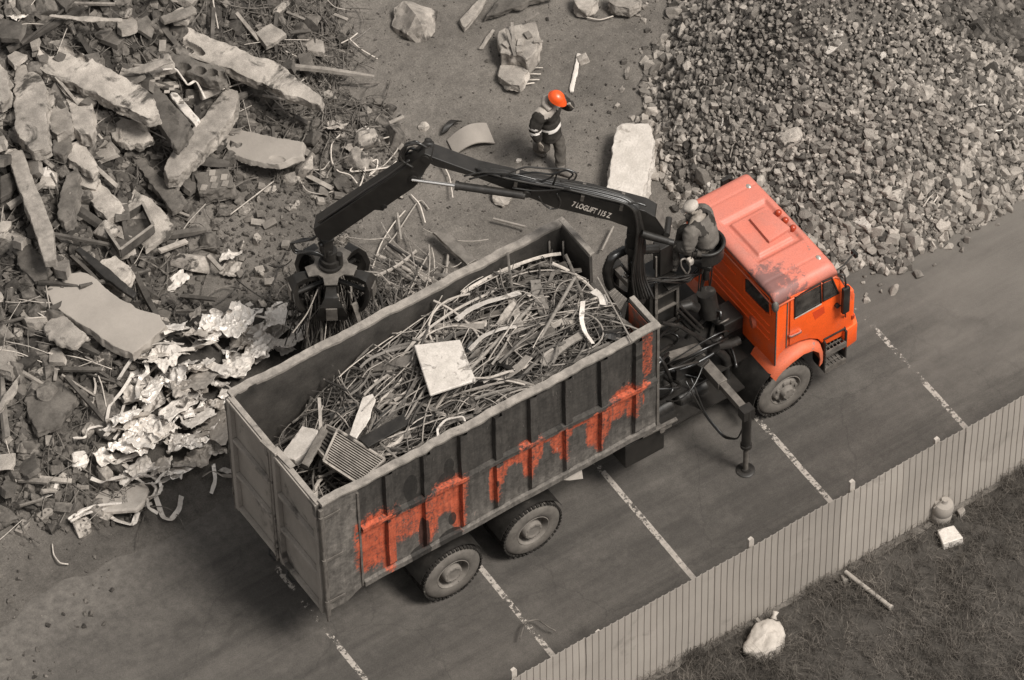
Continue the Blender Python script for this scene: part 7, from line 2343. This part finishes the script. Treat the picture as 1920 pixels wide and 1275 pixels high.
for i in range(46):
    a = r.uniform(0, 6.28); rd = r.uniform(.05, .50)
    c = gco + V((math.cos(a) * rd, math.sin(a) * rd, GZ - r.uniform(.25, .5)))
    e = gco + V((math.cos(a) * rd * r.uniform(.8, 1.5), math.sin(a) * rd * r.uniform(.8, 1.5), GZ - r.uniform(1.1, 1.9)))
    if i > 36: e = gco + V((math.cos(a) * .9, math.sin(a) * .9, GZ - r.uniform(.6, 1.0)))
    md_ = c.lerp(e, .5) + V((r.uniform(-.12, .12), r.uniform(-.12, .12), 0))
    b = MB(); add_rod(b, r, smooth_path([c, md_, e], 5, 2))
    tag(b.build('steel_bar', MT['rust_rod'], smooth=R_(50), fix=False), 'bent steel bar hanging down from the jaws of the crane grapple', 'steel bar', 'bars held by the grapple')
hm_ = MB()
for i in range(190):
    a = r.uniform(0, 6.28); rd = .48 * math.sqrt(r.random())
    c = gco + V((math.cos(a) * rd, math.sin(a) * rd, GZ - r.uniform(.3, .8)))
    e = gco + V((math.cos(a) * rd * r.uniform(.8, 1.7) + r.uniform(-.2, .2), math.sin(a) * rd * r.uniform(.8, 1.7) + r.uniform(-.2, .2), GZ - r.uniform(1.1, 2.1)))
    add_rod(hm_, r, smooth_path([c, c.lerp(e, .5) + V((r.uniform(-.15, .15), r.uniform(-.15, .15), 0)), e], 5, 2))
tag(hm_.build('grabbed_scrap', MT['rust_rod_mass'], fix=False, org=tuple(gco + V((0, 0, GZ - 2)))), 'dense dark bundle of bars squeezed inside the closed grapple', 'scrap', kind='stuff')
b = MB(); c = gco + V((.1, -.45, GZ - .5)); b.bar(c, c + V((.12, -.12, -.9)), .09, .04, (0, 1, 0)); tag(b.build('broken_board', MT['wood'], bevel=.004), 'broad pale board hanging down from the crane grapple', 'board')
# ============================================================ in front of the fence
b = MB()
P = atg(1435, 1203, .12)
tv = []
n_, m_ = 44, 26
vs = []
for i in range(m_ + 1):
    th = -math.pi / 2 + math.pi * i / m_
    for k in range(n_):
        a = 2 * math.pi * k / n_
        d = V((math.cos(th) * math.cos(a), math.cos(th) * math.sin(a), math.sin(th)))
        q = V((d.x * .40, d.y * .27, d.z * .20))
        q *= 1 + .26 * noise.noise(d * 1.6 + V((3, 0, 0))) + .10 * noise.noise(d * 3.7) + .045 * (1 - 3 * abs(noise.noise(d * 6)))
        vs.append(P + Matrix.Rotation(.55, 3, 'Z') @ q)
b.add(vs, [(i * n_ + k, i * n_ + (k + 1) % n_, (i + 1) * n_ + (k + 1) % n_, (i + 1) * n_ + k) for i in range(m_) for k in range(n_)])
so_ = b.build('filled_sack', MT['sack'], smooth=True)
tag(so_, 'full pale sack lying in the grass in front of the fence', 'sack')
b = MB(); q = P + Matrix.Rotation(.55, 3, 'Z') @ V((.38, .03, .08)); b.tube([q, q + V((.04, .03, .03)), q + V((.08, .05, .08))], [.06, .03, .05], 8); b.build('tied_neck', MT['sack'], so_, smooth=True)
A_, B_ = atg(1585, 1072, .16), atg(1672, 1140, .15)
b = MB(); b.cyl(A_, B_, .036, 10); b.cyl(A_.lerp(B_, .96), B_, .045, 10); tag(b.build('pole', MT['wood'], smooth=R_(40)), 'long pale pole lying in the grass with one end at the fence', 'pole')
A_, B_ = atg(1418, 1160, .1), atg(1432, 1176, .1)
b = MB(); b.bar(A_, B_, .05, .04); tag(b.build('batten', MT['wood'], bevel=.004), 'short batten end between the fence and the full sack', 'batten')
P = atg(1763, 972, .0)
b = MB(); b.lathe([(0, 0), (.15, 0), (.165, .03), (.165, .16), (.155, .18), (.165, .20), (.165, .33), (.14, .38), (.06, .41), (.05, .44), (.05, .47), (0, .47)], P + V((0, 0, .0)), (0.1, -.05, 1), 20); b.tube([P + V((-.14, 0, .36)), P + V((-.02, -.04, .5)), P + V((.12, 0, .37))], .012, 6)
tag(b.build('canister', MT['concrete_smooth'], smooth=R_(40)), 'grey round canister standing at the foot of the fence', 'canister')
plate('aircrete_block', ((1757, 993), (1788, 984), (1806, 1008), (1768, 1020)), 0, (.05, -.1), .16, 'white_scrap', 'pale square building block in the grass below the canister', 'block', bevel=.012, jit=.003, up=.18)
plate('aircrete_block', ((1794, 956), (1806, 948), (1810, 956), (1800, 966)), 0, (.05, -.1), .1, 'concrete', 'small block piece in the grass right of the canister', 'block', bevel=.008, up=.1)
plate('aircrete_block', ((1576, 1078), (1588, 1074), (1594, 1084), (1582, 1090)), 0, (.05, -.1), .1, 'concrete', 'small block piece at the fence beside the long pole', 'block', bevel=.008, up=.1)
